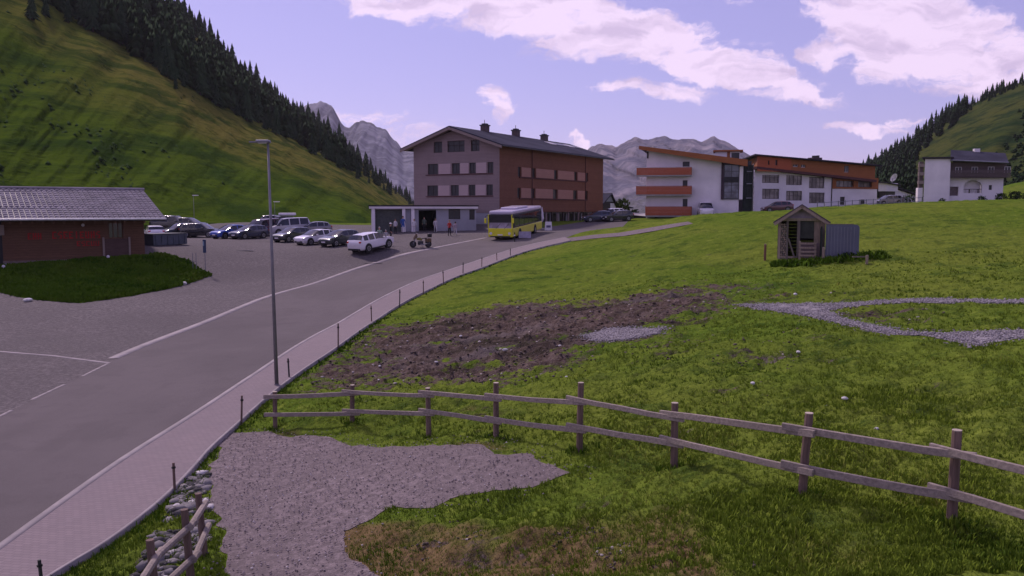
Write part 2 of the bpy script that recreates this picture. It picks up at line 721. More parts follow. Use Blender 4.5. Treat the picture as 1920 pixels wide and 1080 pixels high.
def sdist(x, y, poly):
    """signed distance (positive inside) to a closed polygon"""
    poly = np.asarray(poly)[:, :2]
    d2 = np.full(x.shape, 1e18)
    ins = np.zeros(x.shape, bool)
    n = len(poly)
    for i in range(n):
        ax, ay = poly[i]
        bx, by = poly[(i + 1) % n]
        ex, ey = bx - ax, by - ay
        L2 = ex * ex + ey * ey + 1e-12
        t = np.clip(((x - ax) * ex + (y - ay) * ey) / L2, 0, 1)
        dx, dy = x - ax - t * ex, y - ay - t * ey
        d2 = np.minimum(d2, dx * dx + dy * dy)
        c = ((ay > y) != (by > y)) & (x < (bx - ax) * (y - ay) / (by - ay + 1e-18) + ax)
        ins ^= c
    d = np.sqrt(d2)
    return np.where(ins, d, -d)


def smooth01(v):
    v = np.clip(v, 0, 1)
    return v * v * (3 - 2 * v)


def densify(pts, step=0.6, rough=0.0, seed=0, closed=True):
    """resample a world polyline; step grows with distance from the camera"""
    out = []
    n = len(pts)
    for i in range(n if closed else n - 1):
        a, b = np.array(pts[i][:2]), np.array(pts[(i + 1) % n][:2])
        L = np.hypot(*(b - a))
        st = step * max(0.35, 0.5 * (a[1] + b[1]) / 30)
        k = max(1, int(L / st))
        for j in range(k):
            p = a + (b - a) * j / k
            out.append(p)
    if not closed:
        out.append(np.array(pts[-1][:2]))
    out = np.array(out)
    if rough:
        sc = np.maximum(0.4, out[:, 1] / 30)
        out[:, 0] += (fbm(out[:, 0] * 1.3, out[:, 1] * 1.3, seed, 3) - 0.5) * 2 * rough * sc
        out[:, 1] += (fbm(out[:, 0] * 1.3 + 50, out[:, 1] * 1.3, seed + 9, 3) - 0.5) * 2 * rough * sc * 1.5
    return out


def smooth_line(pts, it=2):
    """Chaikin-smooth an open polyline"""
    p = np.array([q[:2] for q in pts])
    for _ in range(it):
        q = [p[0]]
        for i in range(len(p) - 1):
            q += [p[i] * 0.75 + p[i + 1] * 0.25, p[i] * 0.25 + p[i + 1] * 0.75]
        q.append(p[-1])
        p = np.array(q)
    return p


def sheet(name, poly, lift, mat, grid=0.8, relief=None, **kw):
    """a sheet over the terrain that fills a world polygon; lift above T"""
    poly = np.asarray(poly)[:, :2]
    x0, y0 = poly.min(0)
    x1, y1 = poly.max(0)
    pts = [Vector(p) for p in poly]
    edges = [(i, (i + 1) % len(poly)) for i in range(len(poly))]
    ys = []
    y = y0 + 0.02
    gx, gy = [], []
    while y < y1:
        st = grid * max(0.4, y / 30)
        xs = np.arange(x0 + rng.random() * st, x1, st)
        gx.append(xs)
        gy.append(np.full(len(xs), y))
        y += st
    gx, gy = np.concatenate(gx), np.concatenate(gy)
    keep = sdist(gx, gy, poly) > grid * 0.15
    pts += [Vector((a, b)) for a, b in zip(gx[keep], gy[keep])]
    v, e, f, *_ = delaunay_2d_cdt(pts, edges, [], 1, 1e-5)
    V = np.array([(p[0], p[1]) for p in v])
    z = T(V[:, 0], V[:, 1]) + lift
    if relief is not None:
        z = z + relief(V[:, 0], V[:, 1], sdist(V[:, 0], V[:, 1], poly))
    F = np.array([list(t) for t in f if len(t) == 3])
    # faces up
    a, b, c = V[F[:, 0]], V[F[:, 1]], V[F[:, 2]]
    cr = (b[:, 0] - a[:, 0]) * (c[:, 1] - a[:, 1]) - (b[:, 1] - a[:, 1]) * (c[:, 0] - a[:, 0])
    F[cr < 0] = F[cr < 0][:, ::-1]
    return np_mesh(name, np.c_[V, z], F, mat, smooth=True, **kw)


def strip(name, line, w0, w1, h, mat, lift=0.0, parent=None, **kw):
    """a low kerb: cross-section from offset w0 to w1 (to the right of the line), height h above T"""
    p = np.asarray(line)[:, :2]
    d = np.gradient(p, axis=0)
    d /= np.hypot(d[:, 0], d[:, 1])[:, None] + 1e-9
    nr = np.c_[d[:, 1], -d[:, 0]]
    A, B = p + nr * w0, p + nr * w1
    za, zb = T(A[:, 0], A[:, 1]), T(B[:, 0], B[:, 1])
    n = len(p)
    V = np.concatenate([np.c_[A, za - 0.05], np.c_[A, za + h], np.c_[B, zb + h], np.c_[B, zb - 0.05]])
    F = []
    for k in range(3):
        for i in range(n - 1):
            F.append((k * n + i, k * n + i + 1, (k + 1) * n + i + 1, (k + 1) * n + i))
    return np_mesh(name, V, np.array(F)[:, ::-1], mat, parent=parent, **kw)


# ------------------------------------------------------------------ ground materials
def grass_mat(name, base, yellow, dark, scale=1.0, mud=True):
    t = NT(name)
    v = t.coord()
    big = t.noise(v, 0.07 * scale, 5, 0.6)
    mid = t.noise(v, 0.55 * scale, 5, 0.65)
    fin = t.noise(t.coord(scale=(1, 0.6, 1)), 5 * scale, 5, 0.7)
    c = t.mix(t.ramp(big, 0.35, 0.65), base, yellow)
    c = t.mix(t.ramp(mid, 0.50, 0.66, 0, 0.6), c, dark)
    lump = t.noise(t.coord(scale=(0.7, 1.25, 1)), 1.9 * scale, 6, 0.72, 0.5)
    c = t.mix(t.ramp(lump, 0.55, 0.68, 0, 0.7), c, dark)
    c = t.mix(t.ramp(lump, 0.34, 0.48, 0.7, 0), c, dim(yellow, 1.3))
    c = t.mix(t.ramp(fin, 0.5, 0.72, 0, 0.5), c, dim(dark, 0.6))
    c = t.mix(t.ramp(t.noise(v, 11 * scale, 3, 0.6), 0.55, 0.72, 0, 0.35), c, dim(yellow, 1.5))
    if mud:
        dry = t.math('ADD', t.attr('dry'), t.math('MULTIPLY', t.math('SUBTRACT', mid, 0.5), 1.1))
        c = t.mix(t.ramp(dry, 0.4, 0.75), c, t.mix(t.ramp(fin, 0.35, 0.65), (0.105, 0.075, 0.032), (0.17, 0.12, 0.06)))
        fr = t.noise(t.coord(scale=(0.55, 1, 1)), 0.9, 8, 0.75)
        md = t.math('ADD', t.attr('mud'), t.math('ADD', t.math('MULTIPLY', t.math('SUBTRACT', fr, 0.52), 3.6), t.math('MULTIPLY', t.math('SUBTRACT', t.noise(v, 3.2, 5, 0.7), 0.5), 1.2)))
        soil = t.mix(t.ramp(t.noise(v, 3.5, 6, 0.75), 0.35, 0.65), (0.052, 0.038, 0.030), (0.125, 0.095, 0.082))
        soil = t.mix(t.ramp(t.noise(v, 14, 3, 0.6), 0.6, 0.7, 0, 0.7), soil, (0.22, 0.18, 0.17))
        soil = t.mix(t.ramp(t.noise(t.coord(scale=(0.45, 1.3, 1)), 0.42, 5, 0.6), 0.47, 0.62, 0, 0.75), soil, (0.028, 0.026, 0.018))
        soil = t.mix(t.ramp(t.noise(t.coord(scale=(0.5, 1.3, 1), rot=(0, 0, .3)), 0.3, 5, 0.6), 0.52, 0.66, 0, 0.6), soil, (0.145, 0.122, 0.118))
        c = t.mix(t.ramp(md, 0.40, 0.74), c, soil)
    b = t.math('ADD', fin, t.math('MULTIPLY', mid, 1.5))
    return t.finish(c, 0.95, b, 0.9, 0.16, 0, 0.0)


GREEN = (0.082, 0.135, 0.016)
YELL = (0.132, 0.168, 0.026)
DKGR = (0.026, 0.058, 0.012)
M['meadow'] = grass_mat('meadow_grass', GREEN, YELL, DKGR)
M['bank'] = grass_mat('bank_grass', (0.042, 0.088, 0.009), (0.062, 0.10, 0.008), (0.012, 0.036, 0.004), mud=False)


def asphalt_mat(name, c1, c2, spot, fine=60, stones=0.0, bstr=0.3):
    t = NT(name)
    v = t.coord()
    big = t.noise(v, 0.12, 5, 0.6, 0.4)
    mid = t.noise(v, 1.4, 5, 0.65)
    fi = t.noise(v, fine, 2, 0.6)
    c = t.mix(t.ramp(big, 0.38, 0.62), c1, c2)
    c = t.mix(t.ramp(mid, 0.45, 0.8, 0, 0.35), c, spot)
    if stones:
        c = t.mix(t.ramp(t.noise(v, 5.5, 5, 0.75), 0.42, 0.62), dim(c1, 0.72), c)
        c = t.mix(t.ramp(t.noise(v, 12, 3, 0.7), 0.58, 0.70, 0, 0.6), c, dim(c2, 1.35))
    else:
        c = t.mix(t.ramp(t.noise(t.coord(scale=(1, .12, 1), rot=(0, 0, -.12)), 0.9, 4, 0.6), 0.45, 0.7, 0, 0.22), c, dim(c1, 0.8))
        c = t.mix(t.ramp(t.noise(v, 0.35, 6, 0.7), 0.52, 0.60, 0, 0.25), c, dim(c1, 0.8))
    c = t.mix(t.ramp(fi, 0.4, 0.7, 0, 0.4), c, dim(c1, 0.6))
    if stones:
        vo = t.voro(v, 9)
        c = t.mix(t.ramp(vo, 0.0, 0.22, stones, 0.0), c, dim(c2, 1.7))
        c = t.mix(t.ramp(t.noise(v, 7, 4, 0.7), 0.3, 0.45, 0.5, 0.0), c, dim(c1, 0.55))
    return t.finish(c, 0.92, t.math('ADD', fi, t.math('MULTIPLY', mid, 0.6)), bstr, 0.02, 0, 0.15)


M['asphalt'] = asphalt_mat('road_asphalt', (0.102, 0.088, 0.088), (0.122, 0.105, 0.105), (0.090, 0.078, 0.080))
M['lot'] = asphalt_mat('lot_asphalt', (0.110, 0.096, 0.096), (0.158, 0.137, 0.137), (0.084, 0.073, 0.074), stones=0.4, bstr=0.6)
M['gravel'] = asphalt_mat('grey_gravel', (0.235, 0.215, 0.225), (0.31, 0.285, 0.295), (0.17, 0.155, 0.16), 22, 0.35, 0.8)
M['gravelb'] = asphalt_mat('brown_gravel', (0.165, 0.135, 0.135), (0.22, 0.18, 0.18), (0.13, 0.105, 0.105), 26, 0.3, 0.8)


def paver_mat():
    t = NT('pink_pavers')
    v = t.coord(rot=(0, 0, 0.30))
    br = t.N.new('ShaderNodeTexBrick')
    br.inputs['Scale'].default_value = 1.0
    br.inputs['Brick Width'].default_value = 0.2
    br.inputs['Row Height'].default_value = 0.1
    br.inputs['Mortar Size'].default_value = 0.006
    br.inputs['Color1'].default_value = (0.215, 0.175, 0.178, 1)
    br.inputs['Color2'].default_value = (0.190, 0.155, 0.158, 1)
    br.inputs['Mortar'].default_value = (0.13, 0.11, 0.115, 1)
    t.L.new(v, br.inputs['Vector'])
    c = t.mix(t.ramp(t.noise(v, 0.8, 4, 0.6), 0.4, 0.7, 0, 0.4), br.outputs['Color'], (0.17, 0.145, 0.15))
    return t.finish(c, 0.9, br.outputs['Fac'], -0.3, 0.006, 0, 0.15)


M['pavers'] = paver_mat()
M['kerb'] = plain('kerb_stone', (0.25, 0.22, 0.22), 0.85, 1.5, 0.2)
M['edging'] = plain('road_edge_stone', (0.26, 0.23, 0.23), 0.85, 1.2, 0.22)
M['soil'] = plain('loose_soil', (0.075, 0.05, 0.042), 0.95, 2, 0.4)

# ------------------------------------------------------------------ outlines on the ground (photo pixels, cast onto the terrain)
L_EDGE = [(-420, 985), (-200, 880), (0, 781), (110, 727), (205, 679), (300, 638), (430, 588), (520, 551), (640, 513), (720, 489), (800, 470), (860, 457), (915, 446)]
KERB = [(-120, 1130), (0, 1043), (115, 957), (225, 877), (330, 808), (430, 742), (520, 682), (640, 606), (700, 571), (760, 541), (870, 499), (960, 469), (1005, 458), (1060, 447)]
WALK = [(20, 1140), (113, 1078), (215, 1018), (333, 921), (417, 823), (500, 750), (560, 704), (640, 652), (700, 605), (750, 572), (830, 534), (900, 506), (960, 481), (1015, 465), (1070, 453)]
ledge = smooth_line(ground_px(L_EDGE), 2)
kerbl = smooth_line(ground_px(KERB), 2)
walkl = smooth_line(ground_px(WALK), 2)
# beyond the bus: the road runs on past the right of the hotel
tailL = [at_d(930, 95)[:2], at_d(1000, 104)[:2], at_d(1090, 118)[:2], at_d(1135, 150)[:2]]
tailR = [at_d(1110, 92)[:2], at_d(1165, 104)[:2], at_d(1185, 125)[:2], at_d(1180, 150)[:2]]
road_poly = densify(list(ledge) + tailL + tailR[::-1] + list(kerbl[::-1]), 0.9)

lot_px = [at_d(-420, 30), at_d(-300, 36)]
LOT = [(-150, 655), (0, 659), (100, 667), (207, 681)]
lot_w = [p[:2] for p in ground_px(LOT)]
lot_edge = [p for p in ledge if p[1] > gp(207, 680)[1]]
lot_poly = densify([at_d(-500, 36)[:2]] + lot_w + lot_edge + tailL[:2] +
                   [at_d(960, 112)[:2], at_d(770, 119)[:2], at_d(650, 122)[:2], at_d(400, 121)[:2], at_d(100, 120)[:2], at_d(-300, 118)[:2], at_d(-500, 80)[:2]], 1.0)
drive_poly = densify([at_d(-420, 27)[:2], at_d(-420, 36)[:2]] + [p[:2] for p in ground_px([(-150, 654), (0, 658), (100, 666), (204, 680)])] +
                     [p for p in ledge[::-1] if gp(203, 683)[1] > p[1] > 20], 0.9)
bank_px = [(-190, 520), (-60, 508), (0, 500), (120, 492), (272, 481), (305, 477), (350, 491), (398, 517), (372, 527), (330, 539), (250, 555), (150, 569), (70, 563), (0, 549), (-90, 548), (-190, 560)]
bank_poly = densify(ground_px(bank_px), 0.5, 0.10, 3)
pad_px = [(425, 812), (520, 816), (620, 822), (800, 836), (1000, 856), (1060, 888), (1000, 915), (850, 938), (720, 962), (650, 1000), (665, 1040), (725, 1095), (700, 1140), (440, 1140), (425, 1060), (415, 1010), (405, 960), (395, 900), (400, 850)]
pad_poly = densify(ground_px(pad_px), 0.25, 0.42, 5)
path_px = [(1372, 573), (1450, 571), (1560, 569), (1650, 564), (1730, 561), (1920, 563), (2050, 567), (2050, 573), (1930, 570), (1830, 569), (1700, 568), (1610, 574), (1556, 582), (1575, 597), (1620, 606), (1700, 623), (1780, 627), (1850, 620), (1990, 619), (1990, 630), (1885, 637), (1850, 649), (1822, 653), (1785, 640), (1740, 631), (1660, 627), (1605, 613), (1535, 600), (1480, 586), (1425, 580)]
path_poly = densify(ground_px(path_px), 0.30, 0.26, 7)
pud_px = [(1095, 629), (1135, 619), (1180, 616), (1240, 617), (1233, 627), (1195, 634), (1150, 641), (1115, 638)]
pud_poly = densify(ground_px(pud_px), 0.22, 0.20, 11)
tpath_px = [(1000, 458), (1060, 447), (1110, 441), (1160, 437), (1215, 428), (1290, 416), (1300, 420), (1225, 434), (1170, 443), (1110, 448), (1070, 453), (1015, 465)]
tpath_poly = densify(ground_px(tpath_px), 0.6)
MUD = [[(575, 705), (640, 655), (700, 618), (850, 588), (1000, 570), (1150, 560), (1290, 535), (1400, 537), (1380, 563), (1350, 585), (1270, 603), (1240, 625), (1180, 640), (1110, 655), (1090, 690), (1040, 702), (950, 718), (800, 728), (700, 737), (590, 728)]]
MUD_W = [([(p[0], p[1]) for p in ground_px(q)], 1.0) for q in MUD]
MUD_W += [([(p[0], p[1]) for p in ground_px(q)], w) for q, w in [
    ([(1150, 640), (1330, 630), (1340, 680), (1180, 690)], 0.42), ([(1390, 635), (1530, 640), (1520, 700), (1400, 695)], 0.46),
    ([(1530, 572), (1700, 580), (1690, 605), (1560, 590)], 0.7), ([(1400, 555), (1560, 552), (1560, 572), (1380, 574)], 0.6),
    ([(900, 975), (1300, 1000), (1420, 1100), (800, 1100), (760, 1020)], 0.30)]]
DRY_W = [([(p[0], p[1]) for p in ground_px(q)], w) for q, w in [
    ([(560, 960), (1300, 950), (1500, 1100), (500, 1100)], 0.75), ([(420, 790), (700, 812), (1100, 846), (1100, 862), (700, 838), (420, 816)], 0.55),
    ([(1500, 1000), (1930, 1000), (1930, 1100), (1450, 1100)], 0.42), ([(1000, 690), (1500, 690), (1500, 760), (900, 790), (600, 740)], 0.33)]]

PAVED = [road_poly, lot_poly, drive_poly, pad_poly, path_poly, pud_poly, bank_poly, tpath_poly]
PAVED_BOX = [(p[:, 0].min() - 1, p[:, 0].max() + 1, p[:, 1].min() - 1, p[:, 1].max() + 1) for p in PAVED]
walk_poly = densify(list(kerbl) + list(walkl[::-1]), 0.9)
PAVED.append(walk_poly)
PAVED_BOX.append((walk_poly[:, 0].min() - 1, walk_poly[:, 0].max() + 1, walk_poly[:, 1].min() - 1, walk_poly[:, 1].max() + 1))


def paved_dist(x, y, skip=()):
    """max signed distance into any paved outline (clipped at -1 outside)"""
    out = np.full(x.shape, -1.0)
    for i, (p, b) in enumerate(zip(PAVED, PAVED_BOX)):
        if i in skip:
            continue
        m = (x > b[0]) & (x < b[1]) & (y > b[2]) & (y < b[3])
        if m.any():
            s = sdist(x[m], y[m], p)
            out[m] = np.maximum(out[m], s)
    return out


def masks(x, y):
    mud = np.zeros(x.shape)
    for poly, w in MUD_W:
        sc = np.maximum(0.5, y / 30)
        mud = np.maximum(mud, smooth01(sdist(x, y, poly) / (2.6 * sc) * 0.5 + 0.5) * w)
    dry = np.zeros(x.shape)
    for poly, w in DRY_W:
        dry = np.maximum(dry, smooth01(sdist(x, y, poly) / 0.9 * 0.5 + 0.5) * w)
    return mud, dry


def relief_height(x, y, mud):
    """lumps of the pasture: finer close to the camera"""
    fade = np.clip(1.25 - y / 110, 0.25, 1)
    h = (fbm(x * 1.2, y * 1.2, 21, 4, 0.62) - 0.5) * 0.34 + (fbm(x * 0.25, y * 0.25, 31, 3) - 0.5) * 0.45
    h += (np.abs(fbm(x * 1.7, y * 1.9, 61, 3) - 0.5)) * 0.22
    h += (fbm(x * 3.4, y * 3.4, 41, 3) - 0.5) * (0.17 + 0.16 * mud)
    h += (fbm(x * 0.7 + y * 0.35, y * 2.1, 51, 3) - 0.5) * 0.40 * mud
    return h * fade


# ------------------------------------------------------------------ ground mesh
def build_ground():
    ys = list(np.arange(-40, 2, 3.0))
    y = 2.0
    while y < 10:
        ys.append(y)
        y += 0.25
    while y < 60:
        ys.append(y)
        y += max(0.075, 0.0052 * y)
    while y < 170:
        ys.append(y)
        y += 0.012 * y
    while y < 3000:
        ys.append(y)
        y += 0.08 * y
    ys = np.array(ys)
    s = np.linspace(-1, 1, 661)
    s = np.sign(s) * (0.72 * np.abs(s) + 0.28 * np.abs(s) ** 4)      # denser in the middle
    w = 20 + 1.0 * np.abs(ys)
    X = s[None, :] * w[:, None]
    Y = np.broadcast_to(ys[:, None], X.shape).copy()
    x, yv = X.ravel(), Y.ravel()
    z = T(x, yv)
    near = (yv < 140) & (yv > 4)
    pd = np.full(x.shape, -1.0)
    pd[near] = paved_dist(x[near], yv[near])
    mud, dry = np.zeros(x.shape), np.zeros(x.shape)
    nn = (yv < 75) & (yv > 4)
    mud[nn], dry[nn] = masks(x[nn], yv[nn])
    rel = relief_height(x, yv, mud)
    m = smooth01(-pd / 0.9)
    z = z + rel * m
    z = np.where(pd > 0, z - np.clip(pd - 0.08, 0, 0.25) * 0.6, z)
    nr, nc = X.shape
    idx = np.arange(nr * nc).reshape(nr, nc)
    F = np.stack([idx[:-1, :-1], idx[:-1, 1:], idx[1:, 1:], idx[1:, :-1]], -1).reshape(-1, 4)
    np_mesh('ground', np.c_[x, yv, z], F, M['meadow'], smooth=True, attrs={'mud': mud, 'dry': dry}, kind='structure')


build_ground()
sheet('parking_lot', lot_poly, 0.006, M['lot'], 1.0, kind='structure')
sheet('driveway', drive_poly, 0.010, M['lot'], 1.0, kind='structure')
sheet('road', road_poly, 0.012, M['asphalt'], 0.8, kind='structure')
sheet('footpath', tpath_poly, 0.03, M['gravelb'], 0.8, kind='structure')


def bumps(k, sc, edge=0.4):
    def f(x, y, sd_):
        return (fbm(x * sc, y * sc, 77, 3) - 0.35) * k * smooth01(sd_ / edge)
    return f


sheet('grass_bank', bank_poly, 0.02, M['bank'], 0.45, relief=lambda x, y, s: (0.12 + (fbm(x * .8, y * .8, 5, 3) - .5) * .35) * smooth01(s / 1.2), kind='structure')
sheet('gravel_pad', pad_poly, 0.012, M['gravelb'], 0.22, relief=bumps(0.05, 3), kind='structure')
sheet('gravel_path', path_poly, 0.012, M['gravel'], 0.3, relief=bumps(0.09, 2), kind='structure')
sheet('gravel_patch', pud_poly, 0.012, M['gravel'], 0.25, relief=bumps(0.08, 2), kind='structure')
# pavement raised behind a kerb
sheet('pavement', walk_poly, 0.12, M['pavers'], 0.5, kind='structure')
kline = densify(kerbl, 0.7, closed=False)
strip('kerb', kline, -0.20, 0.0, 0.125, M['edging'], kind='structure')
strip('pavement_edge', densify(walkl, 0.7, closed=False), -0.05, 0.03, 0.127, M['kerb'], kind='structure')
strip('road_edging', densify([p for p in ledge if p[1] > gp(205, 679)[1] - 0.3], 0.7, closed=False), -0.42, 0.04, 0.022, M['edging'], kind='structure')
t_ = ground_px([(-60, 656), (0, 659.5), (100, 667.5), (205, 681)])
strip('driveway_edging', densify(t_, 0.6, closed=False), -0.09, 0.09, 0.018, M['edging'], kind='structure')
# broken painted line where the drive meets the road
paintm = plain('road_paint', (0.235, 0.205, 0.205), 0.8, 3, 0.4)
for a_, b_ in [((-70, 815), (22, 770)), ((60, 750), (122, 721)), ((155, 706), (203, 682))]:
    dl = densify(ground_px([a_, b_]), 0.6, closed=False)
    strip('road_marking', dl, -0.07, 0.07, 0.017, paintm, kind='structure')
# pale gutter line along the kerb, broken
gm = plain('kerb_line_paint', (0.28, 0.25, 0.25), 0.8, 3, 0.3)
for a_, b_ in [((225, 872), (318, 806)), ((116, 949), (200, 890)), ((0, 1031), (100, 960)), ((560, 652), (690, 574))]:
    dl = densify(ground_px([a_, b_]), 0.5, closed=False)
    strip('road_marking', dl, -0.07, 0.07, 0.017, gm, kind='structure')
# drain covers and repair patch, parking lot
for px, py, s_ in [(700, 494, 0.7), (455, 470, 0.8)]:
    g = gp(px, py)
    mb = MB()
    mb.cbox((0, 0, 0.012), (s_ * 2.2, s_ * 0.5, 0.012))
    o = mb.build('drain_grate', M['metal_dark'], label='dark drain grate in the asphalt ' + ('beside the road edge' if px == 700 else 'near the middle of the car park'), cat='drain grate')
    o['category'] = 'drain grate'
    o.location = g + np.array([0, 0, 0.006])
    o.rotation_euler = (0, 0, 0.2)


# thin mountain air over the whole valley: it pales the far peaks
hz_ = MB().box(-4200, 4200, -60, 4200, -60, 1500)
hm_ = bpy.data.materials.new('mountain_air')
hm_.use_nodes = True
hn = hm_.node_tree
hn.nodes.clear()
ho_ = hn.nodes.new('ShaderNodeOutputMaterial')
pv_ = hn.nodes.new('ShaderNodeVolumePrincipled')
pv_.inputs['Color'].default_value = (0.93, 0.88, 1.0, 1)
pv_.inputs['Density'].default_value = 0.00006
pv_.inputs['Anisotropy'].default_value = 0.2
hn.links.new(pv_.outputs[0], ho_.inputs['Volume'])
hz_.build('haze', hm_, None, kind='stuff', label='thin bluish mountain air over the valley')

# ------------------------------------------------------------------ hills and mountains as real relief
class Slope:
    """a hillside between a foot line and a crest line, each given along photo columns with forward distances.
    Between them inverse distance runs linearly, which is a plane in space; gullies are added on top."""

    def __init__(self, cols, gully=0.03, seed=1):
        c = np.array(cols, float)      # px, py_foot, d_foot, py_crest, d_crest
        self.c = c
        self.gully, self.seed = gully, seed

    def params(self, px):
        c = self.c
        return [np.interp(px, c[:, 0], c[:, k]) for k in range(1, 5)]

    def point(self, px, py):
        pf, df, pc, dc = self.params(px)
        t = (pf - py) / (pf - pc)
        inv = 1 / df + (1 / dc - 1 / df) * t
        d = 1 / inv
        g = (fbm(px * 0.012 + py * 0.010, py * 0.004, self.seed, 5, 0.55) - 0.5) * 2 * self.gully * smooth01(t * 4) * smooth01((1.0 - t) * 3 + 0.25)
        d = d * (1 + g)
        u = (px - 960) / FPX
        v = (540 - py) / FPX
        c_, s_ = math.cos(PITCH), math.sin(PITCH)
        k = d / (c_ + v * s_)
        return np.stack([u * k, d, CAMZ + (-s_ + v * c_) * k], -1), t

    def mesh(self, name, mat, nx, nt, back=8, extra=None, smooth=True, **kw):
        px = np.linspace(self.c[0, 0], self.c[-1, 0], nx)
        pf, df, pc, dc = self.params(px)
        ts = np.linspace(0, 1, nt)
        PX = np.broadcast_to(px, (nt, nx))
        PY = pf[None] + (pc - pf)[None] * ts[:, None]
        P, tt = self.point(PX, PY)
        if extra is not None:
            P = extra(P, PX, tt[..., None] * np.ones((1, 1, 1)))
        # rows down behind the crest and one below the foot
        crest = P[-1]
        rad = crest[:, :2] / np.linalg.norm(crest[:, :2], axis=1)[:, None]
        rows = [P[0] * [1, 1, 0] + [0, 0, 0]]
        foot = P[0].copy()
        foot[:, 2] -= 12
        foot[:, :2] *= 0.97
        rows = [foot[None], P]
        H = (crest[:, 2] - P[0][:, 2])
        for k in range(1, back + 1):
            b = crest.copy()
            s = k / back
            b[:, :2] += rad * (H * 1.5 * s)[:, None]
            b[:, 2] -= H * 1.1 * s ** 1.4
            rows.append(b[None])
        P = np.concatenate(rows)
        nr = P.shape[0]
        idx = np.arange(nr * nx).reshape(nr, nx)
        F = np.stack([idx[:-1, :-1], idx[:-1, 1:], idx[1:, 1:], idx[1:, :-1]], -1).reshape(-1, 4)
        T1 = np.concatenate([np.zeros((1, nx)), np.broadcast_to(ts[:, None], (nt, nx)), np.ones((back, nx))])
        PXa = np.broadcast_to(px, (nr, nx))
        return np_mesh(name, P.reshape(-1, 3), F, mat, smooth=smooth, attrs={'height': T1.ravel(), 'along': ((PXa - px[0]) / (px[-1] - px[0])).ravel()}, kind='structure', **kw)


hill_left = Slope([
    (-900, 440, 75, -900, 300), (-300, 436, 85, -420, 310), (0, 430, 95, -190, 340), (150, 426, 102, -90, 370), (330, 421, 112, 18, 430), (400, 420, 118, 92, 450),
    (460, 420, 124, 148, 470), (540, 421, 130, 206, 510), (590, 421, 136, 240, 540), (640, 421, 142, 272, 570), (680, 421, 152, 305, 600), (720, 419, 175, 340, 640),
    (760, 417, 210, 372, 690), (790, 415, 240, 392, 720), (850, 414, 300, 405, 760)], 0.05, 3)
hill_right = Slope([
    (1540, 400, 260, 345, 640), (1600, 397, 235, 325, 600), (1640, 395, 220, 312, 570), (1680, 393, 215, 290, 540), (1720, 391, 210, 262, 520), (1760, 390, 205, 232, 500),
    (1800, 388, 200, 206, 480), (1830, 387, 198, 192, 470), (1870, 386, 195, 170, 460), (1920, 385, 190, 152, 450), (2100, 380, 180, 70, 420), (2600, 370, 160, -160, 380), (3000, 370, 150, -240, 360)], 0.05, 9)


def hill_mat(name, g, y, dk, side):
    t = NT(name)
    v = t.coord()
    h = t.attr('height')
    al = t.attr('along')
    big = t.noise(v, 0.013, 5, 0.6)
    ter = t.noise(t.coord(scale=(0.25, 0.25, 1.6)), 0.16, 6, 0.7, 0.3)      # grazing terraces, level with the contours
    shrub = t.noise(v, 0.075, 6, 0.72)
    fin = t.noise(v, 0.7, 4, 0.7)
    if side == 'left':
        dryv = t.math('ADD', t.math('ADD', t.math('MULTIPLY', h, 0.75), t.math('MULTIPLY', al, 0.9)), t.math('MULTIPLY', t.math('SUBTRACT', big, 0.5), 1.6))
        c = t.mix(t.ramp(dryv, 0.78, 1.55), g, y)
    else:
        c = t.mix(t.ramp(t.math('ADD', big, t.math('MULTIPLY', h, 0.25)), 0.45, 0.75), g, y)
    c = t.mix(t.ramp(ter, 0.44, 0.62, 0, 0.85), c, dk)
    c = t.mix(t.ramp(shrub, 0.54, 0.66, 0, 0.8), c, dim(dk, 0.6))
    c = t.mix(t.ramp(t.noise(t.coord(scale=(0.3, 0.3, 2.2)), 0.5, 5, 0.7), 0.5, 0.66, 0, 0.55), c, dim(dk, 1.2))
    c = t.mix(t.ramp(fin, 0.5, 0.75, 0, 0.4), c, dim(dk, 0.9))
    return t.finish(c, 0.95, t.math('ADD', ter, t.math('MULTIPLY', shrub, 1.2)), 0.6, 1.8, 0, 0.0)


M['hill_l'] = hill_mat('left_hill_grass', (0.056, 0.090, 0.010), (0.125, 0.112, 0.028), (0.022, 0.045, 0.009), 'left')
M['hill_r'] = hill_mat('right_hill_grass', (0.032, 0.052, 0.014), (0.055, 0.064, 0.018), (0.012, 0.028, 0.012), 'right')
hill_left.mesh('hill', M['hill_l'], 520, 200)
hill_right.mesh('hill', M['hill_r'], 300, 120)


def rock_mat(name, c1, c2, green):
    t = NT(name)
    v = t.coord(scale=(1, 1, 0.22), rot=(0, 0.25, 0))
    a = t.noise(v, 0.010, 8, 0.68, 0.6)
    b = t.noise(t.coord(scale=(1, 1, 0.8)), 0.02, 6, 0.7)
    h = t.attr('height')
    c = t.mix(t.ramp(a, 0.4, 0.62), c1, c2)
    c = t.mix(t.ramp(b, 0.5, 0.7, 0, 0.5), c, dim(c1, 0.6))
    gm_ = t.math('ADD', t.math('MULTIPLY', t.math('SUBTRACT', 0.48, h), 2.0), t.math('MULTIPLY', t.math('SUBTRACT', b, 0.5), 2.2))
    c = t.mix(t.ramp(gm_, 0.0, 0.5, 0, 0.8), c, green)
    return t.finish(c, 0.95, a, 1.0, 40, 0, 0.05)


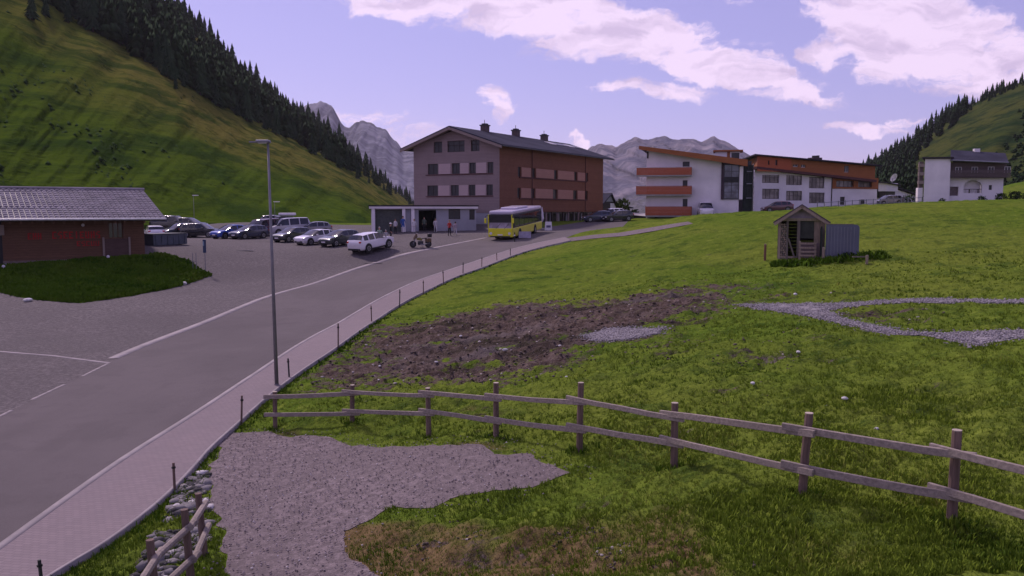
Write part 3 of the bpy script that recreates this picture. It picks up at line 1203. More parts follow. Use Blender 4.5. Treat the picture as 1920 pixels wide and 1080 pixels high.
def craggy(amp, seed):
    def f(P, PX, tt):
        x, z = P[..., 0] * 0.010 + P[..., 2] * 0.004, P[..., 2] * 0.0008
        r = 1 - np.abs(fbm(x, z, seed, 5, 0.62) * 2 - 1)
        r2 = 1 - np.abs(fbm(x * 3.1 + z * 2, z * 2.0, seed + 5, 4, 0.6) * 2 - 1)
        d = (r * amp + r2 * amp * 0.4)
        rad = P / np.linalg.norm(P[..., :2], axis=-1)[..., None]
        return P + rad * [1, 1, 0] * (d - amp)[..., None] * smooth01(tt[..., 0] * 3)[..., None]
    return f


def jag(pts, amp, n, seed):
    """add small teeth to a skyline"""
    px = np.linspace(pts[0][0], pts[-1][0], n)
    py = np.interp(px, [p[0] for p in pts], [p[1] for p in pts])
    py = py + (fbm(px * 0.16, px * 0, seed, 4, 0.7) - 0.5) * amp
    return px, py


LM = [(380, 380), (480, 250), (560, 205), (578, 196), (600, 189), (624, 197), (632, 212), (640, 230), (648, 237), (655, 238), (664, 231), (678, 223), (700, 231), (712, 238), (724, 241), (733, 255), (748, 268), (756, 281), (775, 282), (800, 300), (840, 330), (900, 352), (960, 372)]
px_, py_ = jag(LM, 5, 140, 5)
mount_left = Slope([(a, 440, 1300, b, 2600) for a, b in zip(px_, py_)], 0.0, 5)
RM = [(990, 372), (1040, 330), (1080, 295), (1100, 281), (1118, 272), (1128, 267), (1142, 271), (1156, 276), (1170, 267), (1190, 259), (1206, 259), (1218, 260), (1232, 256), (1250, 257), (1264, 263), (1282, 261), (1300, 259), (1318, 264), (1338, 254), (1350, 261), (1372, 271), (1392, 282), (1410, 293), (1425, 298), (1460, 320), (1520, 345), (1600, 360), (1700, 380)]
px_, py_ = jag(RM, 4, 170, 15)
mount_right = Slope([(a, 440, 1100, b, 2300) for a, b in zip(px_, py_)], 0.0, 6)
M['rock_l'] = rock_mat('grey_rock', (0.10, 0.105, 0.14), (0.22, 0.22, 0.27), (0.09, 0.10, 0.10))
M['rock_r'] = rock_mat('scree_rock', (0.10, 0.105, 0.145), (0.25, 0.225, 0.255), (0.10, 0.105, 0.09))
mount_left.mesh('mountain', M['rock_l'], 280, 110, extra=craggy(150, 3), smooth=False)
mount_right.mesh('mountain', M['rock_r'], 340, 110, extra=craggy(130, 8), smooth=False)

# low green knoll behind the white chalet
kn = Slope([(1780, 384, 150, 378, 172), (1830, 384, 150, 364, 175), (1870, 383, 150, 352, 178), (1900, 382, 150, 344, 180), (1940, 381, 150, 337, 182), (2100, 378, 150, 330, 185), (2300, 376, 150, 345, 185)], 0.0, 2)
kn.mesh('hillock', M['meadow'], 60, 12, back=5)

# ------------------------------------------------------------------ conifers
def conifer(seed, layers=9, n=9, h=10.0, r=2.1, top=0.04):
    """crown of drooping ragged skirts; returns (V, F) with triangles"""
    g = np.random.default_rng(seed)
    V, F = [], []
    z = h * 0.10
    for i in range(layers):
        t = i / (layers - 1)
        z0 = h * (0.10 + 0.82 * t ** 0.92)
        rr = r * (1 - t) ** 0.85 * g.uniform(0.82, 1.15) + top * h * 0.5 * (1 - t) + 0.12
        drop = rr * g.uniform(0.35, 0.6)
        hh = h / layers * 1.75
        c = len(V)
        V.append((g.normal(0, .04), g.normal(0, .04), min(h, z0 + hh)))
        m = n * 2
        a0 = g.uniform(0, 6.28)
        for k in range(m):
            a = a0 + 2 * math.pi * k / m + g.normal(0, 0.12)
            q = rr * (g.uniform(0.78, 1.2) if k % 2 == 0 else g.uniform(0.42, 0.62))
            V.append((q * math.cos(a), q * math.sin(a), z0 - (drop if k % 2 == 0 else drop * 0.25) + g.normal(0, 0.06)))
        for k in range(m):
            F.append((c, c + 1 + k, c + 1 + (k + 1) % m))
        # underside of the skirt
        V.append((0, 0, z0 + hh * 0.15))
        for k in range(m):
            F.append((c + m + 1, c + 1 + (k + 1) % m, c + 1 + k))
    V.append((0, 0, h))
    return np.array(V), np.array(F)


def needle_mat(name, c1, c2):
    t = NT(name)
    v = t.coord()
    n1 = t.noise(v, 0.9, 4, 0.7)
    n2 = t.noise(v, 0.02, 3, 0.6)
    c = t.mix(t.ramp(n1, 0.35, 0.68), c1, c2)
    c = t.mix(t.ramp(n2, 0.4, 0.65, 0, 0.6), c, dim(c1, 0.55))
    c = t.mix(t.ramp(t.rand(), 0.0, 1.0, 0, 0.6, False), c, dim(c2, 1.35))
    return t.finish(c, 0.9, n1, 0.6, 0.3, 0, 0.05)


M['needles'] = needle_mat('spruce_needles', (0.014, 0.030, 0.016), (0.034, 0.058, 0.026))
M['bark'] = plain('spruce_bark', (0.075, 0.055, 0.045), 0.9)
crowns = []
for k in range(4):
    V, F = conifer(100 + k, 13, 8, 10.0, 1.9 + 0.25 * (k % 3))
    me = bpy.data.meshes.new('crown')
    me.from_pydata([tuple(p) for p in V], [], [tuple(int(i) for i in f) for f in F])
    me.materials.append(M['needles'])
    crowns.append(me)
tm = MB().tube([(0, 0, -0.6), (0, 0, 3.5), (0, 0, 9.2)], [0.19, 0.14, 0.03], 6)
trunk_me = bpy.data.meshes.new('trunk')
trunk_me.from_pydata(tm.v, [], tm.f)
trunk_me.materials.append(M['bark'])


def fir(loc, h, k, label, group):
    r = empty('spruce_tree', loc, random.uniform(0, 6.28), label=label, cat='tree', group=group)
    s = h / 10.0
    for nm, me in (('trunk', trunk_me), ('crown', crowns[k % 4])):
        o = bpy.data.objects.new(nm, me)
        COL.objects.link(o)
        set_parent(o, r)
        w = s * random.uniform(0.85, 1.15)
        o.scale = (w, w, s)
    return r


def slope_pts(sl, pxs, pys):
    P, _ = sl.point(np.asarray(pxs, float), np.asarray(pys, float))
    return P


def crest_py(sl, px):
    return float(sl.params(px)[2])


# forest edge on the left hill, as a line in photo columns: trees stand between it and the crest
FB = [(-900, -260), (-300, -120), (0, -40), (110, 20), (150, 40), (200, 72), (250, 102), (330, 150), (420, 205), (500, 240), (560, 272), (610, 300), (650, 318), (700, 345), (740, 366), (790, 392)]
fbx, fby = [p[0] for p in FB], [p[1] for p in FB]
n_big = 0
for i in range(118):       # along the skyline
    px = 318 + (775 - 318) * (i + random.uniform(0.1, 0.9)) / 118
    py = crest_py(hill_left, px) + random.uniform(0.5, 3)
    p = slope_pts(hill_left, [px], [py])[0]
    fir(p, random.choice((random.uniform(5, 9), random.uniform(8, 15))) * (1 - 0.25 * (px > 650)), i, 'dark spruce standing on the skyline of the steep slope above the car park', 'spruces along the skyline of the slope above the car park')
for i in range(92):        # along the lower edge of the wood
    px = 120 + (780 - 120) * (i + random.uniform(0.1, 0.9)) / 92
    py = np.interp(px, fbx, fby) - random.uniform(-5, 12)
    py = max(py, crest_py(hill_left, px) + 2)
    p = slope_pts(hill_left, [px], [py])[0]
    fir(p, random.choice((random.uniform(4, 8), random.uniform(7, 13))) * (1 - 0.2 * (px > 650)), i + 1, 'dark spruce at the lower edge of the wood above the steep meadow', 'spruces along the lower edge of the wood')
for px, py, h in [(308, 143, 6), (322, 150, 5), (344, 157, 7), (128, 43, 6), (86, 32, 6), (60, 38, 7), (670, 336, 5), (330, 168, 4), (295, 128, 6)]:
    fir(slope_pts(hill_left, [px], [py])[0], h, n_big, 'small spruce standing alone in the grass just below the wood', 'small spruces scattered below the wood')
    n_big += 1
RB = [(1560, 355), (1625, 325), (1660, 318), (1700, 303), (1740, 272), (1780, 240), (1800, 222), (1830, 196), (1920, 156)]
for i in range(62):
    px = 1615 + (1925 - 1615) * (i + random.uniform(0.1, 0.9)) / 62
    py = crest_py(hill_right, px) + random.uniform(0.5, 3)
    h = random.uniform(6, 11) if px < 1815 else random.uniform(2.5, 6)
    fir(slope_pts(hill_right, [px], [py])[0], h, i, 'dark spruce on the ridge line of the hill behind the white chalet', 'spruces along the ridge behind the chalet')


def tree_mass(name, pts, hs, label, mat, layers=6, n=6, rad=2.0, blob=False):
    """many small trees joined, each with its own turn and size"""
    protos = [conifer(500 + k, layers, n, 10.0, rad) for k in range(5)]
    Vs, Fs, o = [], [], 0
    for i, (p, h) in enumerate(zip(pts, hs)):
        V, F = protos[i % 5]
        a = random.uniform(0, 6.28)
        c, s = math.cos(a), math.sin(a)
        k = h / 10.0
        kw = k * random.uniform(0.9, 1.3) * (1.6 if blob else 1)
        W = np.c_[(V[:, 0] * c - V[:, 1] * s) * kw + p[0], (V[:, 0] * s + V[:, 1] * c) * kw + p[1], V[:, 2] * k + p[2] - 0.4]
        Vs.append(W)
        Fs.append(F + o)
        o += len(V)
    return np_mesh(name, np.concatenate(Vs), np.concatenate(Fs), mat, label=label, kind='stuff')


pts, hs = [], []
while len(pts) < 1750:
    px = random.uniform(-250, 785)
    lo, hi = crest_py(hill_left, px), np.interp(px, fbx, fby)
    if hi <= lo:
        continue
    if random.random() > (hi - lo) / 190:
        continue
    py = random.uniform(lo + 1, hi)
    pts.append(slope_pts(hill_left, [px], [py])[0])
    hs.append(random.uniform(6, 12) * (0.8 if px > 650 else 1))
tree_mass('spruce_forest', pts, hs, 'dark spruce wood covering the upper part of the steep slope above the car park', M['needles'])
pts, hs = [], []
while len(pts) < 420:
    px = random.uniform(1575, 1990)
    lo = crest_py(hill_right, px)
    hi = np.interp(px, [p[0] for p in RB], [p[1] for p in RB]) + 4
    py = random.uniform(lo + 1, max(hi, lo + 3))
    if random.random() < 0.45:      # the darker wood behind the small white house
        px = random.uniform(1630, 1730)
        py = random.uniform(crest_py(hill_right, px) + 6, 388)
        if py < 300 + (px - 1630) * -0.15:
            continue
        if random.random() < max(0, (px - 1690) / 60):
            continue
    pts.append(slope_pts(hill_right, [px], [py])[0])
    hs.append(random.uniform(5, 9) if px < 1815 else random.uniform(2, 4.5))
tree_mass('spruce_forest', pts, hs, 'dark spruce wood on the flank of the hill behind the white chalet', M['needles'])
M['shrub'] = needle_mat('green_alder', (0.014, 0.032, 0.012), (0.030, 0.056, 0.020))
M['shrub_l'] = needle_mat('juniper_scrub', (0.014, 0.036, 0.010), (0.028, 0.055, 0.014))
pts, hs = [], []
while len(pts) < 1150:
    px = random.uniform(1740, 2250)
    py = random.uniform(180, 384)
    dens = vnoise(np.array([px * 0.022 + py * 0.012]), np.array([py * 0.03]), 77)[0]
    diag = 300 - (px - 1760) * 0.72
    if py < diag + 8 or dens + random.uniform(-.22, .22) < (0.40 if py > diag + 60 else 0.66):
        continue
    pts.append(slope_pts(hill_right, [px], [py])[0] - np.array([0, 0, 0.4]))
    hs.append(random.uniform(1.0, 2.6))
tree_mass('alder_scrub', pts, hs, 'dark green alder scrub spreading over the hillside behind the white chalet', M['shrub'], 4, 6, 3.4, True)
pts, hs = [], []
while len(pts) < 900:
    px, py = random.uniform(-250, 420), random.uniform(20, 412)
    dens = vnoise(np.array([px * 0.011 + py * 0.006]), np.array([py * 0.022 - px * 0.01]), 177)[0]
    if py < np.interp(px, fbx, fby) + 4:
        continue
    lim = 0.60 if (px < 220 and py < 260) else 0.83
    if dens + random.uniform(-.15, .15) < lim:
        continue
    pts.append(slope_pts(hill_left, [px], [py])[0] - np.array([0, 0, 0.5]))
    hs.append(random.uniform(0.5, 1.4))
tree_mass('juniper_scrub', pts, hs, 'low dark scrub in the hollows of the steep meadow', M['shrub_l'], 3, 6, 4.2, True)

# ------------------------------------------------------------------ buildings
class Plan:
    """a building root with a facade frame; places photo pixels on vertical planes in the root's own axes"""

    def __init__(self, name, A, B, zb, **kw):
        A, B = np.array(A, float)[:2], np.array(B, float)[:2]
        self.L = float(np.hypot(*(B - A)))
        e = (B - A) / self.L
        self.A, self.e, self.n = A, e, np.array([-e[1], e[0]])
        self.zb = zb
        self.root = empty(name, (A[0], A[1], zb), math.atan2(e[1], e[0]), **kw)

    def world(self, x, y, z):
        p = self.A + self.e * x + self.n * y
        return np.array([p[0], p[1], self.zb + z])

    def front(self, px, py, y=0.0):
        """(x, z) where the ray of a pixel meets the plane y = const"""
        dx, dy, dz = pixdir(px, py)
        o = self.A + self.n * y
        # o . n = k * (dx,dy) . n
        k = (o @ self.n) / (dx * self.n[0] + dy * self.n[1])
        p = np.array([dx, dy]) * k
        return float((p - self.A) @ self.e), CAMZ + dz * k - self.zb

    def side(self, px, py, x=0.0):
        """(y, z) where the ray meets the plane x = const"""
        dx, dy, dz = pixdir(px, py)
        o = self.A + self.e * x
        k = (o @ self.e) / (dx * self.e[0] + dy * self.e[1])
        p = np.array([dx, dy]) * k
        return float((p - self.A) @ self.n), CAMZ + dz * k - self.zb

    def rect(self, x0, y0, x1, y1, y=0.0):
        """pixel rectangle -> (x0, x1, z0, z1) on the facade"""
        xa, _ = self.front(x0, (y0 + y1) / 2, y)
        xb, _ = self.front(x1, (y0 + y1) / 2, y)
        xm = (x0 + x1) / 2
        _, zt = self.front(xm, y0, y)
        _, zb = self.front(xm, y1, y)
        return (xa, xb, zb, zt)

    def srect(self, x0, y0, x1, y1, x=0.0):
        ya, _ = self.side(x0, (y0 + y1) / 2, x)
        yb, _ = self.side(x1, (y0 + y1) / 2, x)
        xm = (x0 + x1) / 2
        _, zt = self.side(xm, y0, x)
        _, zb = self.side(xm, y1, x)
        return (min(ya, yb), max(ya, yb), zb, zt)


FRONT = Matrix.Identity(4)                                             # local (a, depth, z) -> (x, y, z)
SIDE = Matrix(((0, 1, 0, 0), (1, 0, 0, 0), (0, 0, 1, 0), (0, 0, 0, 1)))      # (a, depth, z) -> (x=depth, y=a, z)


def shift(Mx, depth):
    return Mx @ Matrix.Translation((0, depth, 0))


def wall_open(mb, a0, a1, z0, zl, zr, opens, t=0.25, m=0):
    """wall in the plane depth = 0 with real openings and reveals; sloping top from zl to zr"""
    zm = min(zl, zr)
    xs = sorted({a0, a1} | {v for o in opens for v in (o[0], o[1]) if a0 < v < a1})
    zs = sorted({z0, zm} | {v for o in opens for v in (o[2], o[3]) if z0 < v < zm})
    for i in range(len(xs) - 1):
        for j in range(len(zs) - 1):
            cx, cz = (xs[i] + xs[i + 1]) / 2, (zs[j] + zs[j + 1]) / 2
            if any(o[0] < cx < o[1] and o[2] < cz < o[3] for o in opens):
                continue
            mb.add([(xs[i], 0, zs[j]), (xs[i + 1], 0, zs[j]), (xs[i + 1], 0, zs[j + 1]), (xs[i], 0, zs[j + 1])], [(0, 1, 2, 3)], m)
    if abs(zl - zr) > 1e-3:
        mb.add([(a0, 0, zm), (a1, 0, zm), (a1, 0, zr), (a0, 0, zl)] if abs(zl - zm) > 1e-3 and abs(zr - zm) > 1e-3 else
               ([(a0, 0, zm), (a1, 0, zm), (a0, 0, zl)] if zl > zr else [(a0, 0, zm), (a1, 0, zm), (a1, 0, zr)]),
               [(0, 1, 2, 3)] if abs(zl - zm) > 1e-3 and abs(zr - zm) > 1e-3 else [(0, 1, 2)], m)
    for o in opens:
        x0, x1, b, c = o[:4]
        mb.add([(x0, 0, b), (x0, t, b), (x0, t, c), (x0, 0, c)], [(0, 1, 2, 3)], m)
        mb.add([(x1, 0, b), (x1, t, b), (x1, t, c), (x1, 0, c)], [(0, 1, 2, 3)], m)
        mb.add([(x0, 0, b), (x1, 0, b), (x1, t, b), (x0, t, b)], [(0, 1, 2, 3)], m)
        mb.add([(x0, 0, c), (x1, 0, c), (x1, t, c), (x0, t, c)], [(0, 1, 2, 3)], m)


def window(parent, Mx, o, frame, nx=2, ny=1, depth=0.16, fw=0.07, name='window', pane=None, sill=None):
    x0, x1, z0, z1 = o[:4]
    x0, x1, z0, z1 = x0 + .005, x1 - .005, z0 + .005, z1 - .005
    mb = MB(Mx)
    d0, d1 = depth, depth + 0.06
    mb.box(x0, x0 + fw, d0, d1, z0, z1)
    mb.box(x1 - fw, x1, d0, d1, z0, z1)
    mb.box(x0 + fw, x1 - fw, d0, d1, z0, z0 + fw)
    mb.box(x0 + fw, x1 - fw, d0, d1, z1 - fw, z1)
    for i in range(1, nx):
        c = x0 + (x1 - x0) * i / nx
        mb.box(c - fw * .45, c + fw * .45, d0 + .004, d1, z0 + fw, z1 - fw)
    for i in range(1, ny):
        c = z0 + (z1 - z0) * i / ny
        mb.box(x0 + fw, x1 - fw, d0 + .008, d1 - .004, c - fw * .4, c + fw * .4)
    w = mb.build(name, frame, parent)
    MB(Mx).box(x0 + fw * .5, x1 - fw * .5, d0 + 0.035, d0 + 0.05, z0 + fw * .5, z1 - fw * .5).build('pane', pane or M['glass'], w)
    if sill:
        MB(Mx).box(x0 - .08, x1 + .08, -0.07, depth, z0 - .06, z0 - .008).build('sill', sill, w)
    return w


def panel(name, parent, Mx, o, mat, d0=-0.05, d1=0.0, slats=0):
    mb = MB(Mx)
    if slats:
        n = max(3, int((o[3] - o[2]) / slats))
        h = (o[3] - o[2]) / n
        for i in range(n):
            mb.box(o[0], o[1], d0, d1, o[2] + i * h, o[2] + (i + .82) * h)
        mb.box(o[0] + .02, o[1] - .02, d0 + 0.02, d1, o[2], o[3])
    else:
        mb.box(o[0], o[1], d0, d1, o[2], o[3])
    return mb.build(name, mat, parent)


# ---- the timber hotel in the middle
M['wood_grey'] = wood('grey_larch_boards', (0.31, 0.24, 0.235), 'X', board=0.18, var=0.24)
M['wood_red'] = wood('red_brown_larch_boards', (0.215, 0.098, 0.062), 'X', board=0.18, var=0.28)
M['shutter'] = wood('pale_shutter_boards', (0.52, 0.40, 0.40), 'X', board=0.12, var=0.12)
M['shutter_red'] = wood('tan_shutter_boards', (0.42, 0.235, 0.185), 'X', board=0.12, var=0.15)
M['ledge'] = plain('dark_red_ledge', (0.085, 0.030, 0.032), 0.7)
M['roof_slate'] = plain('slate_roof_sheet', (0.050, 0.050, 0.070), 0.95, 0.25, 0.3, spec=0.03)
M['fascia'] = wood('pale_fascia_board', (0.26, 0.205, 0.18), 'X', var=0.2)

C_ = wpt(935, 421, 109)
R_ = wpt(1130, 413, 137)
hz = float(C_[2]) - 0.15
H = Plan('timber_hotel', C_, R_, hz, label='four storey timber hotel with grey gable end, brown long side and three chimneys', cat='hotel')
HL = H.L
HW = 13.3
eave = H.side(935, 268.5)[1]
ridge = H.side(848, 238, -1.2)[1]
rows_f = [[(971, 313, 977, 331), (997, 315, 1004, 334), (1039, 317, 1045, 336), (1077, 319, 1082, 338), (1099, 322, 1103, 341)],
          [(970, 352, 976, 371), (996, 353, 1003, 372), (1037, 354, 1045, 373), (1075, 356, 1082, 375), (1097, 358, 1102, 377)]]
shut_f = [[(978, 995), (1005, 1038), (1046, 1076), (1083, 1098)], [(977, 995), (1004, 1036), (1046, 1074), (1083, 1096)]]
ops_f, sh_f, zrow = [], [], []
for r, row in enumerate(rows_f):
    ref = H.rect(*row[0])
    z0, z1 = ref[2], ref[3]
    zrow.append((z0, z1))
    for q in row:
        a = H.rect(*q)
        ops_f.append((a[0], a[1], z0, z1))
    for xa, xb in shut_f[r]:
        yy = (row[0][1] + row[0][3]) / 2
        sh_f.append((H.front(xa, yy)[0], H.front(xb, yy)[0], z0 + .02, z1 - .02))
gf = H.front(935, 396)[1]        # top of the ground floor
rows_s = [[(813, 265, 829, 285), (839, 264, 871, 285), (883, 264, 899, 284)],
          [(802, 305, 821, 326), (847, 306, 862, 326), (880, 307, 892, 327), (914, 307, 925, 327)],
          [(801, 346, 821, 367), (845, 347, 860, 367), (879, 348, 891, 368), (912, 349, 924, 368)]]
ops_s = []
for r, row in enumerate(rows_s):
    ref = H.srect(*row[1])
    for q in row:
        a = H.srect(*q)
        ops_s.append((a[0], a[1], ref[2], ref[3]))
sh_s = []
for r, lst in ((1, [(823, 845), (863, 879), (893, 912)]), (2, [(822, 843), (861, 878), (892, 911)])):
    ref = H.srect(*rows_s[r][1])
    for xa, xb in lst:
        a = H.srect(xa, 340, xb, 341)
        sh_s.append((a[0], a[1], ref[2] + .03, ref[3] - .03))
mb = MB(FRONT)
wall_open(mb, 0.0, HL, gf, eave, eave, ops_f)
mb.build('long_wall', M['wood_red'], H.root, fixn=False)
mb = MB(SIDE)
wall_open(mb, 0.0, HW, gf - 0.2, eave, eave, [o if o[3] < eave else (o[0], o[1], o[2], eave + .001) for o in ops_s if o[2] < eave])
tops = [o for o in ops_s if o[3] >= eave]
# gable triangle with the attic windows: cut into columns
cuts = sorted({0.0, HW, HW / 2} | {v for o in tops for v in (o[0], o[1])})


def gz(a):
    return eave + (ridge - 0.25 - eave) * (1 - abs(a - HW / 2) / (HW / 2))


for a, b in zip(cuts[:-1], cuts[1:]):
    c = (a + b) / 2
    o = [q for q in tops if q[0] < c < q[1]]
    zt0, zt1 = gz(a), gz(b)
    if o:
        q = o[0]
        if q[2] > eave:
            mb.add([(a, 0, eave), (b, 0, eave), (b, 0, q[2]), (a, 0, q[2])], [(0, 1, 2, 3)])
        mb.add([(a, 0, min(q[3], zt0)), (b, 0, min(q[3], zt1)), (b, 0, zt1), (a, 0, zt0)], [(0, 1, 2, 3)])
    else:
        mb.add([(a, 0, eave), (b, 0, eave), (b, 0, max(zt1, eave + .001)), (a, 0, max(zt0, eave + .001))], [(0, 1, 2, 3)])
for q in tops:
    q = (q[0], q[1], max(q[2], eave), q[3])
    for xx in (q[0], q[1]):
        mb.add([(xx, 0, q[2]), (xx, .25, q[2]), (xx, .25, q[3]), (xx, 0, q[3])], [(0, 1, 2, 3)])
    for zz in (q[3],):
        mb.add([(q[0], 0, zz), (q[1], 0, zz), (q[1], .25, zz), (q[0], .25, zz)], [(0, 1, 2, 3)])
mb.build('gable_wall', M['wood_grey'], H.root, fixn=False)
mb = MB()
mb.add([(HL, 0, 0), (HL, HW, 0), (HL, HW, eave), (HL, HW / 2, ridge - .2), (HL, 0, eave)], [(0, 1, 2, 3, 4)])
mb.add([(0, HW, 0), (HL, HW, 0), (HL, HW, eave), (0, HW, eave)], [(0, 1, 2, 3)])
mb.build('rear_wall', M['wood_grey'], H.root, fixn=False)
# ground floor: rendered plinth, set back on the long side, with dark glazing between wooden screens
gops = [H.srect(840, 391, 863, 411), H.srect(879, 392, 890, 411)]
mb = MB(shift(SIDE, 0.06))
wall_open(mb, 0, HW, -1.5, gf - 0.2, gf - 0.2, gops)
mb.build('ground_floor_wall', M['plaster_grey'], H.root, fixn=False)
for q in gops:
    window(H.root, shift(SIDE, 0.06), q, M['frame_dark'], 2)
mb = MB(shift(FRONT, 0.9))
glz = [(8.5 + i * 2.6, 8.5 + i * 2.6 + 2.2, 0.25, gf - 0.35) for i in range(8)]
wall_open(mb, 0.06, HL, -1.5, gf, gf, glz)
mb.build('ground_floor_wall', M['plaster_grey'], H.root, fixn=False)
for q in glz:
    window(H.root, shift(FRONT, 0.9), q, M['frame_dark'], 3)
MB(FRONT).box(0.02, HL, 0.02, 0.9, gf - .12, gf + .0).build('soffit', M['wood_red'], H.root)
for i in range(13):
    x = 8.0 + i * 1.75
    MB(FRONT).box(x, x + .22, 0.12, 0.34, -0.6, gf - 0.13).build('post', M['wood_grey'] if i % 2 else M['frame_dark'], H.root)
for q in ops_f:
    window(H.root, FRONT, q, M['frame_dark'], 1)
for q in ops_s:
    window(H.root, SIDE, q, M['frame_dark'], 2 if q[1] - q[0] < 2 else 3)
for q in sh_f:
    panel('shutter', H.root, FRONT, q, M['shutter_red'], slats=0.22)
for q in sh_s:
    panel('shutter', H.root, SIDE, q, M['shutter'], slats=0.22)
for z0, z1 in zrow:
    panel('ledge', H.root, FRONT, (sh_f[0][0] - 0.7, sh_f[-1][1] + 0.8, z0 - .17, z0 - .03), M['ledge'], -0.14, -0.002)
for r in (1, 2):
    ref = H.srect(*rows_s[r][1])
    panel('ledge', H.root, SIDE, (.8, HW - 2.0, ref[2] - .14, ref[2] - .03), M['ledge'], -0.10, -0.002)
# corner boards
MB().box(-0.07, 0.12, -0.07, 0.10, gf - 0.2, eave).build('corner_board', M['wood_grey'], H.root)
# roof: two thick planes with overhang, fascia and barge boards
sl = (ridge - eave) / (HW / 2)
ov, og = 1.25, 1.3
for sgn, y0 in ((-1, -ov), (1, HW + ov)):
    ze = eave - sl * ov + 0.18
    p = [(-og, HW / 2, ridge + .18), (HL + og, HW / 2, ridge + .18), (HL + og, y0, ze), (-og, y0, ze)]
    MB().slab(p, 0.22).build('roof', M['roof_slate'], H.root)
    # barge board along the gable edge
    a, b = Vector((-og - .05, HW / 2, ridge + .02)), Vector((-og - .05, y0, ze - .16))
    mb = MB()
    mb.add([a, b, b - Vector((0, 0, .34)), a - Vector((0, 0, .34)), a + Vector((.06, 0, 0)), b + Vector((.06, 0, 0)), b + Vector((.06, 0, -.34)), a + Vector((.06, 0, -.34))],
           [(0, 1, 2, 3), (7, 6, 5, 4), (0, 4, 5, 1), (3, 2, 6, 7), (1, 5, 6, 2), (0, 3, 7, 4)])
    mb.build('barge_board', M['fascia'], H.root)
    # soffit boards under the gable overhang
    MB().slab([(-og + .02, HW / 2, ridge - .05), (-.01, HW / 2, ridge - .05), (-.01, y0, ze - .23), (-og + .02, y0, ze - .23)], 0.05).build('soffit', M['fascia'], H.root)
    MB().tube([(-og, y0 - .08, ze - .18), (HL + og, y0 - .08, ze - .18)], 0.08, 8).build('gutter', M['metal_dark'], H.root)
for px, hgt in ((910, 1.2), (967, 1.2), (1020, 1.1)):
    # position along the ridge whose column matches
    best = min(np.linspace(2, HL - 1, 200), key=lambda x: abs((H.world(x, HW / 2, 0)[0] / H.world(x, HW / 2, 0)[1]) * FPX + 960 - px))
    x = float(best)
    ch = MB().box(x - .5, x + .5, HW / 2 - .42, HW / 2 + .42, ridge - .4, ridge + hgt * .72).build('chimney', plain('chimney_sheet', (0.10, 0.075, 0.075), 0.7), H.root)
    MB().box(x - .6, x + .6, HW / 2 - .52, HW / 2 + .52, ridge + hgt * .72, ridge + hgt * .72 + .16).build('cap', M['metal_dark'], ch)
    MB().box(x - .38, x + .38, HW / 2 - .3, HW / 2 + .3, ridge + hgt * .72 + .16, ridge + hgt).build('cowl', M['metal_dark'], ch)
    MB().tube([(x - .1, HW / 2, ridge + hgt), (x - .1, HW / 2, ridge + hgt + .5)], 0.04, 6).build('aerial', M['metal_dark'], ch)
for k in range(5):      # roof windows and solar glass towards the far end of the ridge
    x = HL - 10.5 + k * 2.1
    y = HW / 2 - 1.6
    z = ridge + .18 - sl * 1.6
    MB().slab([(x, y, z + .09), (x + 1.7, y, z + .09), (x + 1.7, y - 1.3, z + .09 - sl * 1.3), (x, y - 1.3, z + .09 - sl * 1.3)], 0.08).build('roof_window', M['frame_white'] if k in (0, 3) else M['metal_grey'], H.root)
for x_ in (8.7, 25.6):
    MB(FRONT).tube([(x_, -0.10, gf), (x_, -0.10, eave - .2)], 0.045, 6).build('downpipe', M['ledge'], H.root)

# ---- low garage block in front of the gable
A_, B_ = wpt(697, 436, 98), wpt(893, 433, 100)
S = Plan('garage_block', A_, B_, float(A_[2]) - .15, label='low flat roofed garage block with two dark open bays in front of the hotel gable', cat='garage')
bz = S.front(760, 386)[1]
bays = [S.rect(704, 393, 754, 437), S.rect(785, 394, 818, 437)]
bays = [(b[0], b[1], 0.0, b[3]) for b in bays]
wins = [S.rect(841, 392, 863, 411), S.rect(880, 393, 890, 412)]
mb = MB(FRONT)
wall_open(mb, 0.0, S.L, -1.0, bz - .32, bz - .32, bays + wins, 0.35)
D_ = 8.5
mb.add([(0, 0, -1), (0, D_, -1), (0, D_, bz - .32), (0, 0, bz - .32)], [(0, 1, 2, 3)])
mb.add([(S.L, 0, -1), (S.L, D_, -1), (S.L, D_, bz - .32), (S.L, 0, bz - .32)], [(0, 1, 2, 3)])
mb.add([(0, D_, -1), (S.L, D_, -1), (S.L, D_, bz - .32), (0, D_, bz - .32)], [(0, 1, 2, 3)])
mb.build('wall', M['plaster_grey'], S.root, fixn=False)
for w in wins:
    window(S.root, FRONT, w, M['frame_dark'], 2)
MB().box(-.25, S.L + .15, -.55, D_, bz - .31, bz - .06).build('roof_slab', M['plaster_white'], S.root)
MB().box(-.32, S.L + .22, -.62, D_ + .05, bz - .056, bz + .09).build('roof_cover', M['roof_dark'], S.root)
for px in (700, 757, 774):
    x = S.front(px, 410)[0]
    MB().box(x - .18, x + .18, -.42, -.08, -.6, bz - .312).build('pillar', M['plaster_white'], S.root)
b = bays[0]
panel('sectional_door', S.root, FRONT, (b[0] + .01, b[1] - .01, b[2] + .02, b[3] - .01), plain('green_grey_door', (0.075, 0.085, 0.078), 0.6), 0.28, 0.34, slats=0.5)
b = bays[1]
panel('bay_back', S.root, FRONT, (b[0], b[1], -0.3, b[3]), plain('dark_bay', (0.02, 0.03, 0.022), 0.8), 4.5, 4.6)

